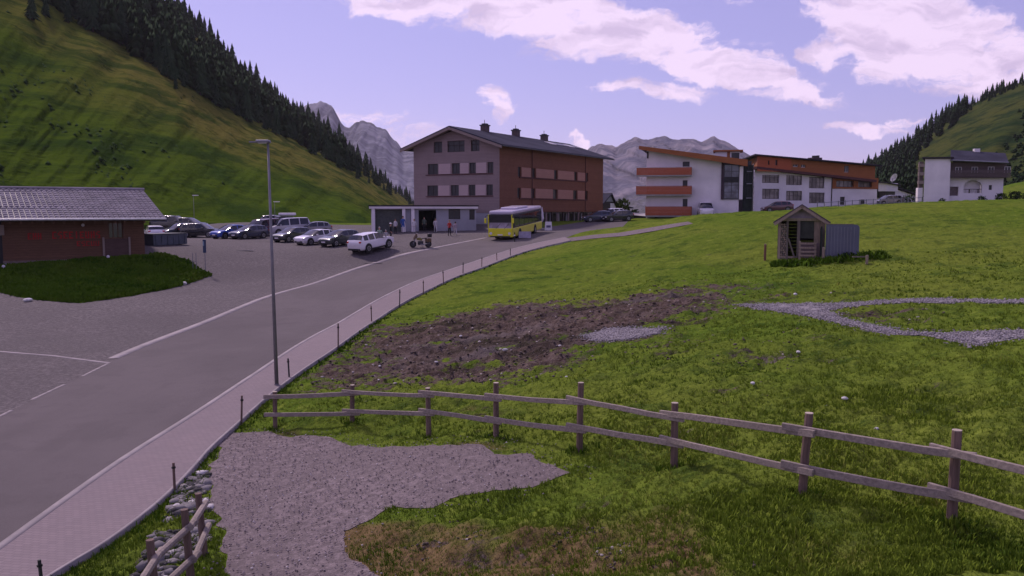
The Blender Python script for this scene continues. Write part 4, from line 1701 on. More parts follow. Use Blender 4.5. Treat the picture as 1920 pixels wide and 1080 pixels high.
# ---- white apartment block with the red balconies
M['orange'] = wood('orange_larch', (0.42, 0.115, 0.055), 'X', board=0.16, var=0.18)
M['orange2'] = wood('brown_orange_larch', (0.34, 0.125, 0.05), 'X', board=0.16, var=0.22)
A_, B_ = wpt(1211, 409, 121), wpt(1410, 409, 117.5)
W = Plan('apartment_block', A_, B_, float(A_[2]) - .8, label='white apartment block with three red wooden balconies stacked on its left corner', cat='apartment block')
x_mid = W.front(1354, 340)[0]
zt0, zt1 = W.front(1211, 281)[1], W.front(1410, 306)[1]
zt_mid = zt0 + (zt1 - zt0) * x_mid / W.L
wdoor = [W.rect(1280, 303, 1293, 315), W.rect(1280, 338, 1289, 350), W.rect(1280, 373, 1289, 388)]
D_ = 14.0
mb = MB(FRONT)
wall_open(mb, 0.0, x_mid, -2.0, zt0, zt_mid, wdoor, 0.25)
xg0, xg1 = W.front(1357, 340)[0], W.front(1386, 340)[0]
low_top = W.front(1370, 374)[1]
wall_open(mb, x_mid, xg1, -2.0, low_top, low_top, [])
mb.add([(0, 0, -2), (0, D_, -2), (0, D_, zt0), (0, 0, zt0)], [(0, 1, 2, 3)])
mb.add([(0, D_, -2), (W.L, D_, -2), (W.L, D_, zt1), (0, D_, zt0)], [(0, 1, 2, 3)])
mb.add([(W.L, 0, -2), (W.L, D_, -2), (W.L, D_, zt1), (W.L, 0, zt1)], [(0, 1, 2, 3)])
mb.build('wall', M['plaster_white'], W.root, fixn=False)
for q in wdoor:
    window(W.root, FRONT, q, M['frame_dark'], 2 if q[1] - q[0] > 1 else 1)
# stair tower: glazed bay
M['tower_glass'] = glass('stair_glass', (0.06, 0.068, 0.085), 0.12)
bayw = (xg0, xg1, low_top + .05, zt_mid - .7)
mb = MB(FRONT)
mb.box(bayw[0] - .35, bayw[0], -.25, .3, low_top, zt_mid - .35)
mb.box(bayw[0] - .35, bayw[1], -.25, .3, bayw[3], zt_mid - .05)
mb.build('bay_surround', plain('dark_red_sheet', (0.05, 0.03, 0.045), 0.6), W.root)
fr = window(W.root, FRONT, (bayw[0], bayw[1], bayw[2], bayw[3]), M['metal_dark'], 2, 5, -0.2, 0.09, pane=M['tower_glass'])
z_ = (bayw[2] + bayw[3]) / 2
panel('spandrel', W.root, FRONT, (bayw[0] + .05, bayw[1] - .05, z_ - .1, z_ + .65), M['black'], -0.24, -0.215)
xq = W.front(1395, 340)[0]
mb = MB(FRONT)
mb.box(xg1 + .02, xg1 + .5, -.3, .5, low_top, zt_mid - 1.0)
mb.build('pilaster', M['plaster_white'], W.root)
M['darkgreen'] = plain('dark_green_sheet', (0.018, 0.03, 0.024), 0.6)
mb = MB(FRONT)
mb.box(xg1 + .52, W.L + .1, 0.9, 1.2, -2, zt1 - .2)
mb.build('recessed_wall', M['darkgreen'], W.root)
for i, zz in enumerate((W.front(1400, 345)[1], W.front(1400, 372)[1], W.front(1400, 322)[1])):
    MB(FRONT).box(xg1 + 1.0, W.L - .1, 0.35, 0.85, zz, zz + .12).build('landing', M['metal_grey'], W.root)
    window(W.root, shift(FRONT, 0.72), (xg1 + .8, W.L - .2, zz + .3, zz + 1.5), M['metal_dark'], 2)
# balconies wrapping the corner
for i, (py0, py1, pxl) in enumerate(((315, 331, 1196), (350, 367, 1195), (388, 406, 1212))):
    z1 = W.front(1240, py0)[1]
    z0 = W.front(1240, py1)[1]
    xl = W.front(pxl, py0)[0]
    xr = W.front(1297, py0)[0]
    dpt = -1.3
    bal = MB().box(xl, xr, dpt, -0.004, z0 - .02, z0 + .16).build('balcony', M['concrete'], W.root)
    nb = 6
    for k in range(nb):     # board parapet, one object per board
        h = (z1 - z0 - .18) / nb
        MB().box(xl - .03, xr + .03, dpt - .06, dpt - .015, z0 + .17 + k * h, z0 + .17 + (k + .93) * h).build('board', M['orange'], bal)
    MB().box(xr - .03, xr + .03, dpt, -.02, z0 + .17, z1).build('side_panel', M['orange2'], bal)
    MB().box(xl - .03, xl + .03, dpt, -.02, z0 + .17, z1).build('side_panel', M['orange'], bal)
    MB().box(xl - .06, xr + .06, dpt - .09, dpt + .06, z1 + .003, z1 + .07).build('handrail', M['frame_white'] if i == 0 else M['orange2'], bal)
MB().box(0.03, .25, -.12, -.003, W.front(1216, 297)[1], W.front(1216, 284)[1]).build('bracket', M['frame_dark'], W.root)
# mono-pitch roof with a deep orange fascia
xo0 = W.front(1198, 274, -1.5)[0]
xo1 = W.front(1402, 303, -1.5)[0]
zr0, zr1 = W.front(1200, 274, -1.5)[1], W.front(1402, 300, -1.5)[1]
MB().slab([(xo0, -1.5, zr0), (xo1, -1.5, zr1), (xo1, D_, zr1), (xo0, D_, zr0)], 0.22).build('roof', M['roof_slate'], W.root)
mb = MB()
f0, f1 = 0.05, 0.85
mb.add([(xo0, -1.56, zr0 - f0 + .1), (xo1, -1.56, zr1 - f0 + .1), (xo1, -1.56, zr1 - f1), (xo0, -1.56, zr0 - .45),
        (xo0, -1.5, zr0 - f0 + .1), (xo1, -1.5, zr1 - f0 + .1), (xo1, -1.5, zr1 - f1), (xo0, -1.5, zr0 - .45)],
       [(0, 1, 2, 3), (4, 7, 6, 5), (0, 4, 5, 1), (3, 2, 6, 7), (0, 3, 7, 4), (1, 5, 6, 2)])
mb.build('fascia', M['orange2'], W.root)
# dormer frame on the roof
xd0, xd1 = W.front(1341, 282)[0], W.front(1388, 290)[0]
zd0 = zr0 + (zr1 - zr0) * (xd0 - xo0) / (xo1 - xo0)
dm = MB().box(xd0, xd1, 2.0, 4.6, zd0 - 1.2, zd0 + .75).build('dormer', M['plaster_white'], W.root)
MB().box(xd0 - .3, xd1 + .4, 1.5, 4.9, zd0 + .76, zd0 + .98).build('dormer_roof', M['orange2'], dm)
MB().box(xd0 + 1.6, xd0 + 2.0, 1.93, 1.995, zd0 - .9, zd0 + .74).build('mullion', M['orange2'], dm)
MB().box(xd0 + 2.2, xd1 - .1, 1.95, 1.995, zd0 - .2, zd0 + .6).build('pane', M['glass'], dm)

# ---- wing with the orange top floors
A_, B_ = wpt(1413, 405, 128), wpt(1643, 396, 136)
O = Plan('hotel_wing', A_, B_, float(A_[2]) - 1.0, label='long white wing with orange timber top floor, right of the balcony block', cat='hotel wing')
D_ = 13.0
zs_l, zs_r = O.front(1416, 313)[1], O.front(1560, 330)[1]
pxs = [(1429, 1461), (1474, 1504), (1517, 1546)]
yt = [(322, 343), (328, 347), (332, 353)], [(354, 373), (358, 376), (361, 381)]
ops = []
for r in range(2):
    for (xa, xb), (ya, yb) in zip(pxs, yt[r]):
        ops.append(O.rect(xa, ya, xb, yb))
x1w = O.front(1559, 345)[0]
ops2 = [O.rect(1575, 369, 1584, 384), O.rect(1613, 374, 1622, 384)]
zw_r = O.front(1600, 354)[1]
ztop = min(zs_l, zs_r)
mb = MB(FRONT)
wall_open(mb, 0.0, x1w, -2, zs_l, zs_r, ops, 0.3)
wall_open(mb, x1w + .12, O.L, -2, zw_r, zw_r, ops2, 0.3)
mb.add([(O.L, 0, -2), (O.L, D_, -2), (O.L, D_, zw_r), (O.L, 0, zw_r)], [(0, 1, 2, 3)])
mb.build('wall', M['plaster_white'], O.root, fixn=False)
MB(FRONT).box(x1w, x1w + .12, -.10, .1, -2, zs_r).build('downpipe', M['frame_dark'], O.root)
M['curtain'] = glass('curtained_glass', (0.07, 0.06, 0.058), 0.2, 0.8)
for q in ops:
    window(O.root, FRONT, q, M['frame_dark'], 4, 2, pane=M['curtain'])
for q in ops2:
    window(O.root, FRONT, q, M['frame_dark'], 1, 2)
# middle orange band with loggia windows, right part
zm1 = O.front(1600, 333)[1]
lw = [O.rect(1567, 338, 1600, 350), O.rect(1608, 341, 1634, 354)]
lw = [(a[0], a[1], zw_r + .25, zw_r + 1.25) for a in lw]
mb = MB(shift(FRONT, -0.12))
wall_open(mb, x1w + .12, O.L + .1, zw_r + .0, zm1, zm1, lw, 0.4)
mb.add([(x1w + .12, 0, zw_r), (O.L + .1, 0, zw_r), (O.L + .1, .3, zw_r), (x1w + .12, .3, zw_r)], [(0, 1, 2, 3)])
mb.add([(O.L + .1, 0, zw_r), (O.L + .1, D_, zw_r), (O.L + .1, D_, zm1), (O.L + .1, 0, zm1)], [(0, 1, 2, 3)])
mb.build('timber_band', M['orange2'], O.root, fixn=False)
for q in lw:
    window(O.root, shift(FRONT, -0.12), q, M['frame_dark'], 4, 1, 0.3, pane=M['curtain'])
# top floor
ob = -0.9
zo_l, zo_r = O.front(1416, 292, ob)[1], O.front(1641, 312, ob)[1]
zf_l, zf_r = O.front(1416, 314, ob)[1], O.front(1641, 339, ob)[1]
xa = O.front(1418, 300, ob)[0]
xs_ = O.front(1482, 305, ob)[0]
xe = O.front(1641, 320, ob)[0]
za = lambda x: zo_l + (zo_r - zo_l) * (x - xa) / (xe - xa)
zf = lambda x: zf_l + (zf_r - zf_l) * (x - xa) / (xe - xa)
tw = [O.rect(1487, 300, 1497, 313, ob), O.rect(1502, 300, 1511, 314, ob), O.rect(1583, 309, 1592, 323, ob)]
mb = MB(shift(FRONT, ob - .25))
sm = [O.rect(1438, 301, 1441, 309, ob), O.rect(1452, 300, 1456, 310, ob)]
zlow = zf(xs_)
wall_open(mb, xa, xs_, zf(xs_) - .1, za(xa), za(xs_), sm, .2)
mb.add([(xs_, 0, zf(xa) - .1), (xs_, .25, zf(xa) - .1), (xs_, .25, za(xs_)), (xs_, 0, za(xs_))], [(0, 1, 2, 3)])
mb.build('top_floor_wall', M['orange'], O.root, fixn=False)
mb = MB(shift(FRONT, ob))
wall_open(mb, xs_, xe, zf(xs_), za(xs_), za(xe), tw, .2)
mb.add([(xs_, 0, zf(xs_)), (xe, 0, zf(xe)), (xe, 0, zf(xs_))], [(0, 1, 2)])
mb.add([(xe, 0, zf(xe)), (xe, D_, zf(xe)), (xe, D_, za(xe)), (xe, 0, za(xe))], [(0, 1, 2, 3)])
mb.add([(xa, -.25, zf(xa) - .1), (xa + 7, D_ - 1, zf(xa) - .1), (xa + 7, D_ - 1, za(xa)), (xa, -.25, za(xa))], [(0, 1, 2, 3)])
mb.build('top_floor_wall', M['orange2'], O.root, fixn=False)
for q in tw:
    window(O.root, shift(FRONT, ob), q, M['frame_white'], 2)
for q in sm:
    window(O.root, shift(FRONT, ob - .25), q, M['frame_dark'], 1, 1, fw=.04)
MB().add([(xa - .1, ob - .28, zf(xa) + .15), (xe + .1, ob - .28, zf(xe) + .15), (xe + .1, ob - .28, zf(xe) - .22), (xa - .1, ob - .28, zf(xa) - .22),
          (xa - .1, .3, zf(xa) + .15), (xe + .1, .3, zf(xe) + .15), (xe + .1, .3, zf(xe) - .22), (xa - .1, .3, zf(xa) - .22)],
         [(0, 1, 2, 3), (4, 7, 6, 5), (0, 4, 5, 1), (3, 2, 6, 7), (0, 3, 7, 4), (1, 5, 6, 2)]).build('floor_band', M['ledge'], O.root)
MB().slab([(xa - .9, ob - .9, za(xa) + .2), (xe + .5, ob - .9, za(xe) + .2), (xe + .5, D_, za(xe) + .2), (xa + 6.4, D_, za(xa) + .2)], 0.2).build('roof', M['roof_dark'], O.root)
xc = O.front(1528, 295, 3.0)[0]
zc = za(xc)
ch = MB().box(xc - .9, xc + .9, 2.4, 3.6, zc, zc + .95).build('chimney', plain('brown_chimney', (0.07, 0.05, 0.055), 0.8), O.root)
MB().box(xc - .5, xc - .15, 2.6, 3.1, zc + .955, zc + 1.25).build('cowl', M['metal_dark'], ch)
MB().box(xc + .2, xc + .55, 2.6, 3.1, zc + .955, zc + 1.3).build('cowl', M['metal_dark'], ch)
for px in (1569, 1603):
    xc = O.front(px, 303, 2.0)[0]
    MB().tube([(xc, 2, za(xc)), (xc, 2, za(xc) + .55)], .2, 8).build('vent_pipe', M['metal_dark'], O.root)

# ---- small white house between wing and chalet
A_, B_ = wpt(1645, 399, 158), wpt(1724, 396, 168)
V_ = Plan('small_house', A_, B_, float(A_[2]) - 1.2, label='small white house with sloping roof partly hidden behind the meadow crest', cat='house')
za_, zb_ = V_.front(1666, 347)[1], V_.front(1720, 369)[1]
xg = V_.front(1667, 350)[0]
q = [V_.rect(1674, 360, 1683, 370), V_.rect(1689, 363, 1697, 373)]
mb = MB(FRONT)
wall_open(mb, xg + .6, V_.L, -2, za_ - .4, zb_ - .1, q, .2)
mb.add([(V_.L, 0, -2), (V_.L, 9, -2), (V_.L, 9, zb_ - .1), (V_.L, 0, zb_ - .1)], [(0, 1, 2, 3)])
mb.build('wall', M['plaster_white'], V_.root, fixn=False)
for a in q:
    window(V_.root, FRONT, a, M['frame_dark'], 2)
MB().slab([(xg + .2, -.6, za_), (V_.L + .6, -.6, zb_ + .05), (V_.L + .6, 10, zb_ + 1.4), (xg + .2, 10, za_ + 1.2)], .22).build('roof', M['roof_dark'], V_.root)
zb2 = V_.front(1655, 342)[1]
za2 = V_.front(1655, 359)[1]
mb = MB(FRONT)
mb.box(0, xg + .2, -1.6, -.02, za2, zb2 - .15)
mb.build('bay', M['plaster_white'], V_.root)
MB().box(.2, xg, -1.2, -.1, -2, za2 - .005).build('porch', M['frame_dark'], V_.root)
MB().slab([(-.5, -2.1, zb2 - .1), (xg + .6, -2.1, zb2 - .45), (xg + .6, 5, zb2 + .4), (-.5, 5, zb2 + .7)], .18).build('roof', M['roof_dark'], V_.root)
sat = empty('satellite_dish', tuple(V_.world(V_.front(1664, 338)[0], -1.0, zb2 - .3)), 0.4, label='white satellite dish on a pole above the small house roof', cat='satellite dish')
vs, fs = [(0, 0, 0)], []
for r in range(1, 4):
    for k in range(14):
        a = 2 * math.pi * k / 14
        rr = 0.75 * r / 3
        vs.append((rr * math.cos(a), -0.25 * (r / 3) ** 2, rr * math.sin(a) * 1.1))
for k in range(14):
    fs.append((0, 1 + k, 1 + (k + 1) % 14))
    for r in range(2):
        fs.append((1 + r * 14 + k, 1 + (r + 1) * 14 + k, 1 + (r + 1) * 14 + (k + 1) % 14, 1 + r * 14 + (k + 1) % 14))
mb = MB(Matrix.Translation((0, 0, 1.3)) @ Matrix.Rotation(0.5, 4, 'X'))
mb.add(vs, fs)
o = mb.build('dish', M['white'], sat, smooth=True)
sm_ = o.modifiers.new('solid', 'SOLIDIFY')
sm_.thickness = 0.03
MB().tube([(0, .1, -.6), (0, .1, 1.2)], 0.05, 8).build('mast', M['metal_grey'], sat)
MB().tube([(0, -.1, .9), (0, -.75, 1.35)], 0.025, 6).build('feed_arm', M['metal_grey'], sat)

# ---- white chalet on the right
A_, B_ = wpt(1731, 383, 131), wpt(1884, 376, 129)
K = Plan('white_chalet', A_, B_, float(A_[2]) - .6, label='white house on the right with wooden upper floor and slate roof', cat='house')
xb = K.front(1781, 340)[0]
zb1 = K.front(1755, 298)[1]
D_ = 10.0
mb = MB(FRONT)
wall_open(mb, 0, xb, -2, zb1, zb1, [])
mb.add([(0, 0, -2), (1.2, 4, -2), (1.2, 4, zb1), (0, 0, zb1)], [(0, 1, 2, 3)])
mb.add([(xb, 0, -2), (xb, 1.4, -2), (xb, 1.4, zb1), (xb, 0, zb1)], [(0, 1, 2, 3)])
mb.build('tower_wall', M['plaster_white'], K.root, fixn=False)
MB().prism([(-.5, -.35), (xb + .3, -.35), (xb + .3, 5), (1.3, 5)], zb1 + .003, zb1 + .28).build('flat_roof', M['roof_dark'], K.root)
rec = 1.4
zw = K.front(1840, 334, rec)[1]
x0_, x1_ = xb + .003, K.front(1881, 350, rec)[0]
arch = K.rect(1807, 338, 1841, 362, rec)
sw = K.rect(1854, 347, 1860, 356, rec)
gd = K.rect(1781, 350, 1797, 367, rec)
gd = (max(gd[0], x0_ + .05), gd[1], gd[2], gd[3])
mb = MB(shift(FRONT, rec))
wall_open(mb, x0_, x1_, -2, zw, zw, [arch, sw, gd], .5)
mb.add([(x1_, 0, -2), (x1_, D_, -2), (x1_, D_, zw), (x1_, 0, zw)], [(0, 1, 2, 3)])
# spandrels that round the top corners of the loggia
r_ = 1.0
for sx, xe_ in ((1, arch[0]), (-1, arch[1])):
    cx, cz = xe_ + sx * r_ * 1.2, arch[3] - r_
    pts_ = [(xe_, .002, arch[3])] + [(cx - sx * r_ * 1.2 * math.cos(a), .002, cz + r_ * math.sin(a)) for a in np.linspace(0, math.pi / 2, 8)]
    for i in range(1, len(pts_) - 1):
        mb.add([pts_[0], pts_[i], pts_[i + 1]], [(0, 1, 2)])
        mb.add([pts_[i], pts_[i + 1], (pts_[i + 1][0], .4, pts_[i + 1][2]), (pts_[i][0], .4, pts_[i][2])], [(0, 1, 2, 3)])
mb.build('wall', M['plaster_white'], K.root, fixn=False)
panel('loggia_wall', K.root, FRONT, (arch[0] - .1, arch[1] + .1, arch[2] - .1, arch[3]), M['plaster_white'], rec + .9, rec + 1.0)
wx = (arch[0] + arch[1]) / 2
window(K.root, shift(FRONT, rec + .75), (wx - .5, wx + .6, arch[2] + .7, arch[3] - .35), M['frame_dark'], 2)
for k in range(5):
    MB(FRONT).box(arch[0] + .15 + k * .62, arch[0] + .32 + k * .62, rec + .1, rec + .16, arch[2], arch[2] + .55).build('baluster', M['frame_dark'] if k % 2 else M['frame_white'], K.root)
MB(FRONT).box(arch[0], arch[1], rec + .08, rec + .18, arch[2] + .55, arch[2] + .63).build('handrail', M['frame_dark'], K.root)
window(K.root, shift(FRONT, rec), sw, M['frame_dark'], 1, 1, fw=.05)
panel('garage_door', K.root, FRONT, gd, plain('brown_garage_door', (0.16, 0.12, 0.125), 0.7), rec + .3, rec + .36, slats=0.4)
M['chalet_wood'] = wood('weathered_boards', (0.13, 0.10, 0.10), 'X', board=0.2, var=0.3)
zt = K.front(1840, 306, rec - .5)[1]
MB().box(x0_ + .1, x1_ + .25, rec - .35, D_, zw + .002, zt + .2).build('upper_floor', M['chalet_wood'], K.root)
MB().box(x0_, x1_ + .5, rec - 1.3, rec - .36, zw + .05, zw + .2).build('balcony_floor', M['chalet_wood'], K.root)
for k in range(5):
    MB().box(x0_ + .1, x1_ + .5, rec - 1.34, rec - 1.29, zw + .28 + k * .18, zw + .42 + k * .18).build('balcony_board', M['chalet_wood'], K.root)
for k in range(4):
    xx = x0_ + 1.0 + k * 2.3
    window(K.root, shift(FRONT, rec - .38), (xx, xx + .9, zw + .7, zw + 1.7), M['frame_white'], 2, depth=-.02)
yr_ = 4.2
zr_t, zr_b = K.front(1836, 284, yr_)[1], K.front(1836, 302, rec - 1.8)[1]
xt0, xt1 = K.front(1783, 281, yr_)[0], K.front(1885, 291, yr_)[0]
xr0, xr1 = K.front(1783, 298, rec - 1.8)[0], K.front(1891, 307, rec - 1.8)[0]
p = [(xr0, rec - 1.8, zr_b + .25), (xr1, rec - 1.8, zr_b - .2), (xt1, yr_, zr_t - .3), (xt0, yr_, zr_t + .3)]
MB().slab(p, .25).build('roof', M['roof_slate'], K.root)
p2 = [(xt0, yr_, zr_t + .3), (xt1, yr_, zr_t - .3), (xt1 + 2.2, D_, zr_b - .2), (xt0 + 2.2, D_, zr_b + .25)]
MB().slab(p2, .25).build('roof', M['roof_slate'], K.root)
MB().tube([(xr0, rec - 1.9, zr_b + .16), (xr1, rec - 1.9, zr_b - .29)], .11, 8).build('gutter', M['metal_grey'], K.root)
MB().add([(x1_ + .2, rec - .35, zt), (x1_ + .2, D_, zt), (x1_ + .2, yr_, zr_t - .5)], [(0, 1, 2)]).build('gable', M['chalet_wood'], K.root, fixn=False)
MB().box((xt0 + xt1) / 2 - .6, (xt0 + xt1) / 2 + .2, yr_ - .3, yr_ + .5, zr_t - .6, zr_t + .42).build('chimney', M['plaster_white'], K.root)
# side extension with timber stair on the left flank
MB().box(-.75, -.06, .3, 1.4, -2, K.front(1726, 352)[1]).build('side_wall', M['plaster_white'], K.root)
MB().box(-.6, -.08, .4, 1.3, K.front(1726, 352)[1] + .01, K.front(1726, 303)[1]).build('side_balconies', M['chalet_wood'], K.root)
for k in range(3):
    z_ = K.front(1726, 345 - k * 16)[1]
    MB().box(-.85, -.05, .0, .38, z_, z_ + .5).build('balcony', M['fascia'], K.root)

# ---- grey house behind the hotel's right end, low wall with dark roof
A_, B_ = wpt(1131, 409, 175), wpt(1162, 409, 178)
G = Plan('village_house', A_, B_, float(A_[2]) - .5, label='small house with steep grey roof just beyond the right end of the timber hotel', cat='house')
zt = G.front(1150, 362)[1]
ze = G.front(1140, 378)[1]
G.L2 = G.L
MB().box(0, G.L * .42, 0, 8, -1, ze).build('wall', M['frame_dark'], G.root)
MB().box(G.L * .42 + .003, G.L * 1.5, 0, 8, -1, ze - .3).build('wall', M['plaster_white'], G.root)
window(G.root, FRONT, (G.L * .75, G.L * 1.05, 2.0, 3.2), M['frame_dark'], 1, depth=-0.05)
xr = G.L * .42
MB().slab([(xr, -.5, zt), (xr, 8, zt), (xr - 2.8, 8, ze - .6), (xr - 2.8, -.5, ze - .6)], .2).build('roof', M['roof_slate'], G.root)
MB().slab([(xr, -.5, zt), (xr, 8, zt), (xr + 1.7, 8, ze - .9), (xr + 1.7, -.5, ze - .9)], .2).build('roof', M['roof_dark'], G.root)
MB().slab([(xr + 1.7, -.4, ze - .3), (xr + 6.5, -.4, ze - 1.2), (xr + 6.5, 8, ze - 1.2), (xr + 1.7, 8, ze - .3)], .2).build('roof', M['roof_slate'], G.root)
MB().prism([(0, ze - .01), (xr * 2, ze - .01), (xr, zt - .25)], 0, .2, 'y').build('gable', M['plaster_grey'], G.root)

A_, B_ = wpt(1148, 418, 128), wpt(1246, 416, 120)
Q = Plan('carport', A_, B_, float(A_[2]) - .6, label='long low grey garage with dark sloping roof edge below the balcony block', cat='garage')
z0_, z1_ = Q.front(1152, 399)[1], Q.front(1243, 408)[1]
mb = MB(FRONT)
wall_open(mb, .4, Q.L - .3, -1.5, z0_ - .25, z1_ - .25, [(Q.L * .55, Q.L * .68, 0.2, 1.1)], .2)
mb.build('wall', M['plaster_grey'], Q.root, fixn=False)
MB().slab([(0, -.5, z0_), (Q.L, -.5, z1_), (Q.L, 6, z1_), (0, 6, z0_)], .26).build('roof', M['concrete'], Q.root)
mb = MB()
mb.add([(0, -.56, z0_ - .05), (Q.L, -.56, z1_ - .05), (Q.L, -.56, z1_ - .45), (0, -.56, z0_ - .45), (0, -.5, z0_ - .05), (Q.L, -.5, z1_ - .05), (Q.L, -.5, z1_ - .45), (0, -.5, z0_ - .45)],
       [(0, 1, 2, 3), (4, 7, 6, 5), (0, 4, 5, 1), (3, 2, 6, 7), (0, 3, 7, 4), (1, 5, 6, 2)])
mb.build('fascia', M['black'], Q.root)
panel('recess', Q.root, FRONT, (Q.L * .55, Q.L * .68, 0.2, 1.1), M['black'], .18, .2)

# ---- brown chalet on the left with a long tiled roof and red lettering
M['chalet_red'] = wood('brown_chalet_boards', (0.150, 0.080, 0.050), 'X', board=0.19, var=0.3)
M['tile'] = plain('grey_roof_tile', (0.235, 0.215, 0.24), 0.85, 1.2, 0.25, spec=0.1)
gl, gr = wpt(-160, 505, 59.5), wpt(272, 481, 67.5)
A_, B_ = gl, gr
Cc = Plan('brown_chalet', A_, B_, float(A_[2]) - .2, label='long brown timber chalet with grey tiled roof and red lettering, left of the car park', cat='chalet')
zbase = Cc.front(140, 487)[1]
xL = Cc.front(6, 480)[0]
ztopw = Cc.front(140, 412)[1] + .3
D_ = 9.0
mb = MB(FRONT)
wo = Cc.rect(203, 417, 231, 447)
wall_open(mb, xL, Cc.L, zbase - .1, ztopw, ztopw, [wo], .2)
mb.add([(Cc.L, 0, zbase - .1), (Cc.L, D_, zbase - .1), (Cc.L, D_, ztopw), (Cc.L, 0, ztopw)], [(0, 1, 2, 3)])
mb.add([(xL, 0, zbase - .1), (xL, D_, zbase - .1), (xL, D_, ztopw), (xL, 0, ztopw)], [(0, 1, 2, 3)])
mb.add([(xL, D_, -1), (Cc.L, D_, -1), (Cc.L, D_, ztopw), (xL, D_, ztopw)], [(0, 1, 2, 3)])
x9 = -3.2
mb.add([(x9, 1.2, zbase - .1), (xL - 1.2, 1.2, zbase - .1), (xL - 1.2, 1.2, ztopw), (x9, 1.2, ztopw)], [(0, 1, 2, 3)])
mb.add([(x9, 1.2, zbase - .1), (x9, D_, zbase - .1), (x9, D_, ztopw), (x9, 1.2, ztopw)], [(0, 1, 2, 3)])
mb.build('wall', M['chalet_red'], Cc.root, fixn=False)
MB().box(-3.15, xL - .0, 1.25, D_ - .05, -3.0, zbase - .1).build('plinth', M['plaster_grey'], Cc.root)
MB().box(xL + .03, Cc.L - .03, .05, D_ - .05, -3.0, zbase - .1).build('plinth', M['plaster_grey'], Cc.root)
MB().box(xL - .03, Cc.L + .03, -.07, -.004, zbase - .12, zbase + .04).build('sill_beam', plain('pale_sill_beam', (0.17, 0.13, 0.12), 0.8), Cc.root)
window(Cc.root, FRONT, wo, M['chalet_red'], 3, pane=glass('green_dark_glass', (0.02, 0.03, 0.018), 0.15))
panel('window_parapet', Cc.root, FRONT, (wo[0] - .35, wo[1] + .35, zbase + .1, wo[2] - .02), wood('parapet_boards', (0.10, 0.062, 0.055), 'X', var=.3), -.10, -.002)
for xx in (wo[0] - .45, wo[1] + .33):
    MB().box(xx, xx + .14, -.16, -.002, zbase + .04, wo[2] + .1).build('trim_post', M['fascia'], Cc.root)
zrg, zev = Cc.front(134, 356, D_ / 2)[1], Cc.front(134, 412, -1.7)[1]
xrr = Cc.front(311, 404, -1.7)[0]
xrt = Cc.front(268, 354, D_ / 2)[0]
xlL = -4.0
slp = (zrg - zev) / (D_ / 2 + 1.7)
# tiled roof: stepped courses, every course one part
nc_ = 16
for i in range(nc_):
    f0, f1 = i / nc_, (i + 1) / nc_
    y0_, y1_ = -1.7 + (D_ / 2 + 1.7) * f0, -1.7 + (D_ / 2 + 1.7) * f1 + .06
    z0_, z1_ = zev + (zrg - zev) * f0, zev + (zrg - zev) * f1
    xr_ = xrr + (xrt - xrr) * f0
    nt_ = int((xr_ - xlL) / 0.36)
    mb = MB()
    w_ = (xr_ - xlL) / nt_
    for k in range(nt_):
        xa_ = xlL + k * w_
        j = random.uniform(-.012, .02)
        g_ = w_ * 0.06
        mb.add([(xa_ + g_, y0_, z0_ + .10 + j), (xa_ + w_ / 2, y0_, z0_ + .155 + j), (xa_ + w_ - g_, y0_, z0_ + .10 + j),
                (xa_ + g_, y1_, z1_ + .05), (xa_ + w_ / 2, y1_, z1_ + .10), (xa_ + w_ - g_, y1_, z1_ + .05), (xa_ + g_, y0_, z0_ + .02), (xa_ + w_ - g_, y0_, z0_ + .02)],
               [(0, 1, 4, 3), (1, 2, 5, 4), (6, 7, 2, 1, 0)])
    mb.build('tile_course', M['tile'], Cc.root, fixn=False)
MB().slab([(xlL, D_ / 2, zrg), (xrt, D_ / 2, zrg), (xrr, -1.7, zev), (xlL, -1.7, zev)], .12).build('roof_deck', M['frame_dark'], Cc.root)
MB().slab([(xlL, D_ / 2, zrg), (xrt, D_ / 2, zrg), (xrr, D_ + 1.7, zev), (xlL, D_ + 1.7, zev)], .12).build('roof_deck', M['tile'], Cc.root)
MB().tube([(xlL, D_ / 2, zrg + .1), (xrt + .1, D_ / 2, zrg + .1)], .13, 8).build('ridge_tiles', M['tile'], Cc.root)
MB().tube([(xlL, -1.82, zev + .03), (xrr, -1.82, zev + .03)], .075, 8).build('gutter', plain('pale_gutter', (0.55, 0.54, 0.54), 0.4), Cc.root)
# end gable and rafters
MB().prism([(0, ztopw - .01), (D_, ztopw - .01), (D_ / 2, zrg - .3)], Cc.L - .15, Cc.L, 'x').build('gable', M['chalet_red'], Cc.root)
for k in range(14):
    x = xL + .5 + k * (Cc.L - xL) / 14
    mb = MB()
    mb.add([(x - .06, -1.6, zev - .13), (x + .06, -1.6, zev - .13), (x + .06, 0, zev - .13 + slp * 1.6), (x - .06, 0, zev - .13 + slp * 1.6),
            (x - .06, -1.6, zev - .3), (x + .06, -1.6, zev - .3), (x + .06, 0, zev - .3 + slp * 1.6), (x - .06, 0, zev - .3 + slp * 1.6)],
           [(0, 1, 2, 3), (4, 7, 6, 5), (0, 4, 5, 1), (3, 2, 6, 7), (0, 3, 7, 4), (1, 5, 6, 2)])
    mb.build('rafter', M['chalet_red'], Cc.root)
# porch at the far left: pale post with knob, dark recess
MB().box(xL - 1.1, xL - .35, -.2, .4, -1.2, zbase + .3).build('porch_post', M['fascia'], Cc.root)
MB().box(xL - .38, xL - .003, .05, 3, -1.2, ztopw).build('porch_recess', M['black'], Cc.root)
px_l = Cc.front(3, 432)
MB().box(px_l[0] - .5, px_l[0] + .15, -.28, -.2, px_l[1] - .35, px_l[1] + .4).build('notice_board', M['fascia'], Cc.root)
# red lettering: worn, only the letter rhythm can be made out at this distance
M['red_letter'] = plain('faded_red_letters', (0.38, 0.022, 0.016), 0.7, 6, 0.3)


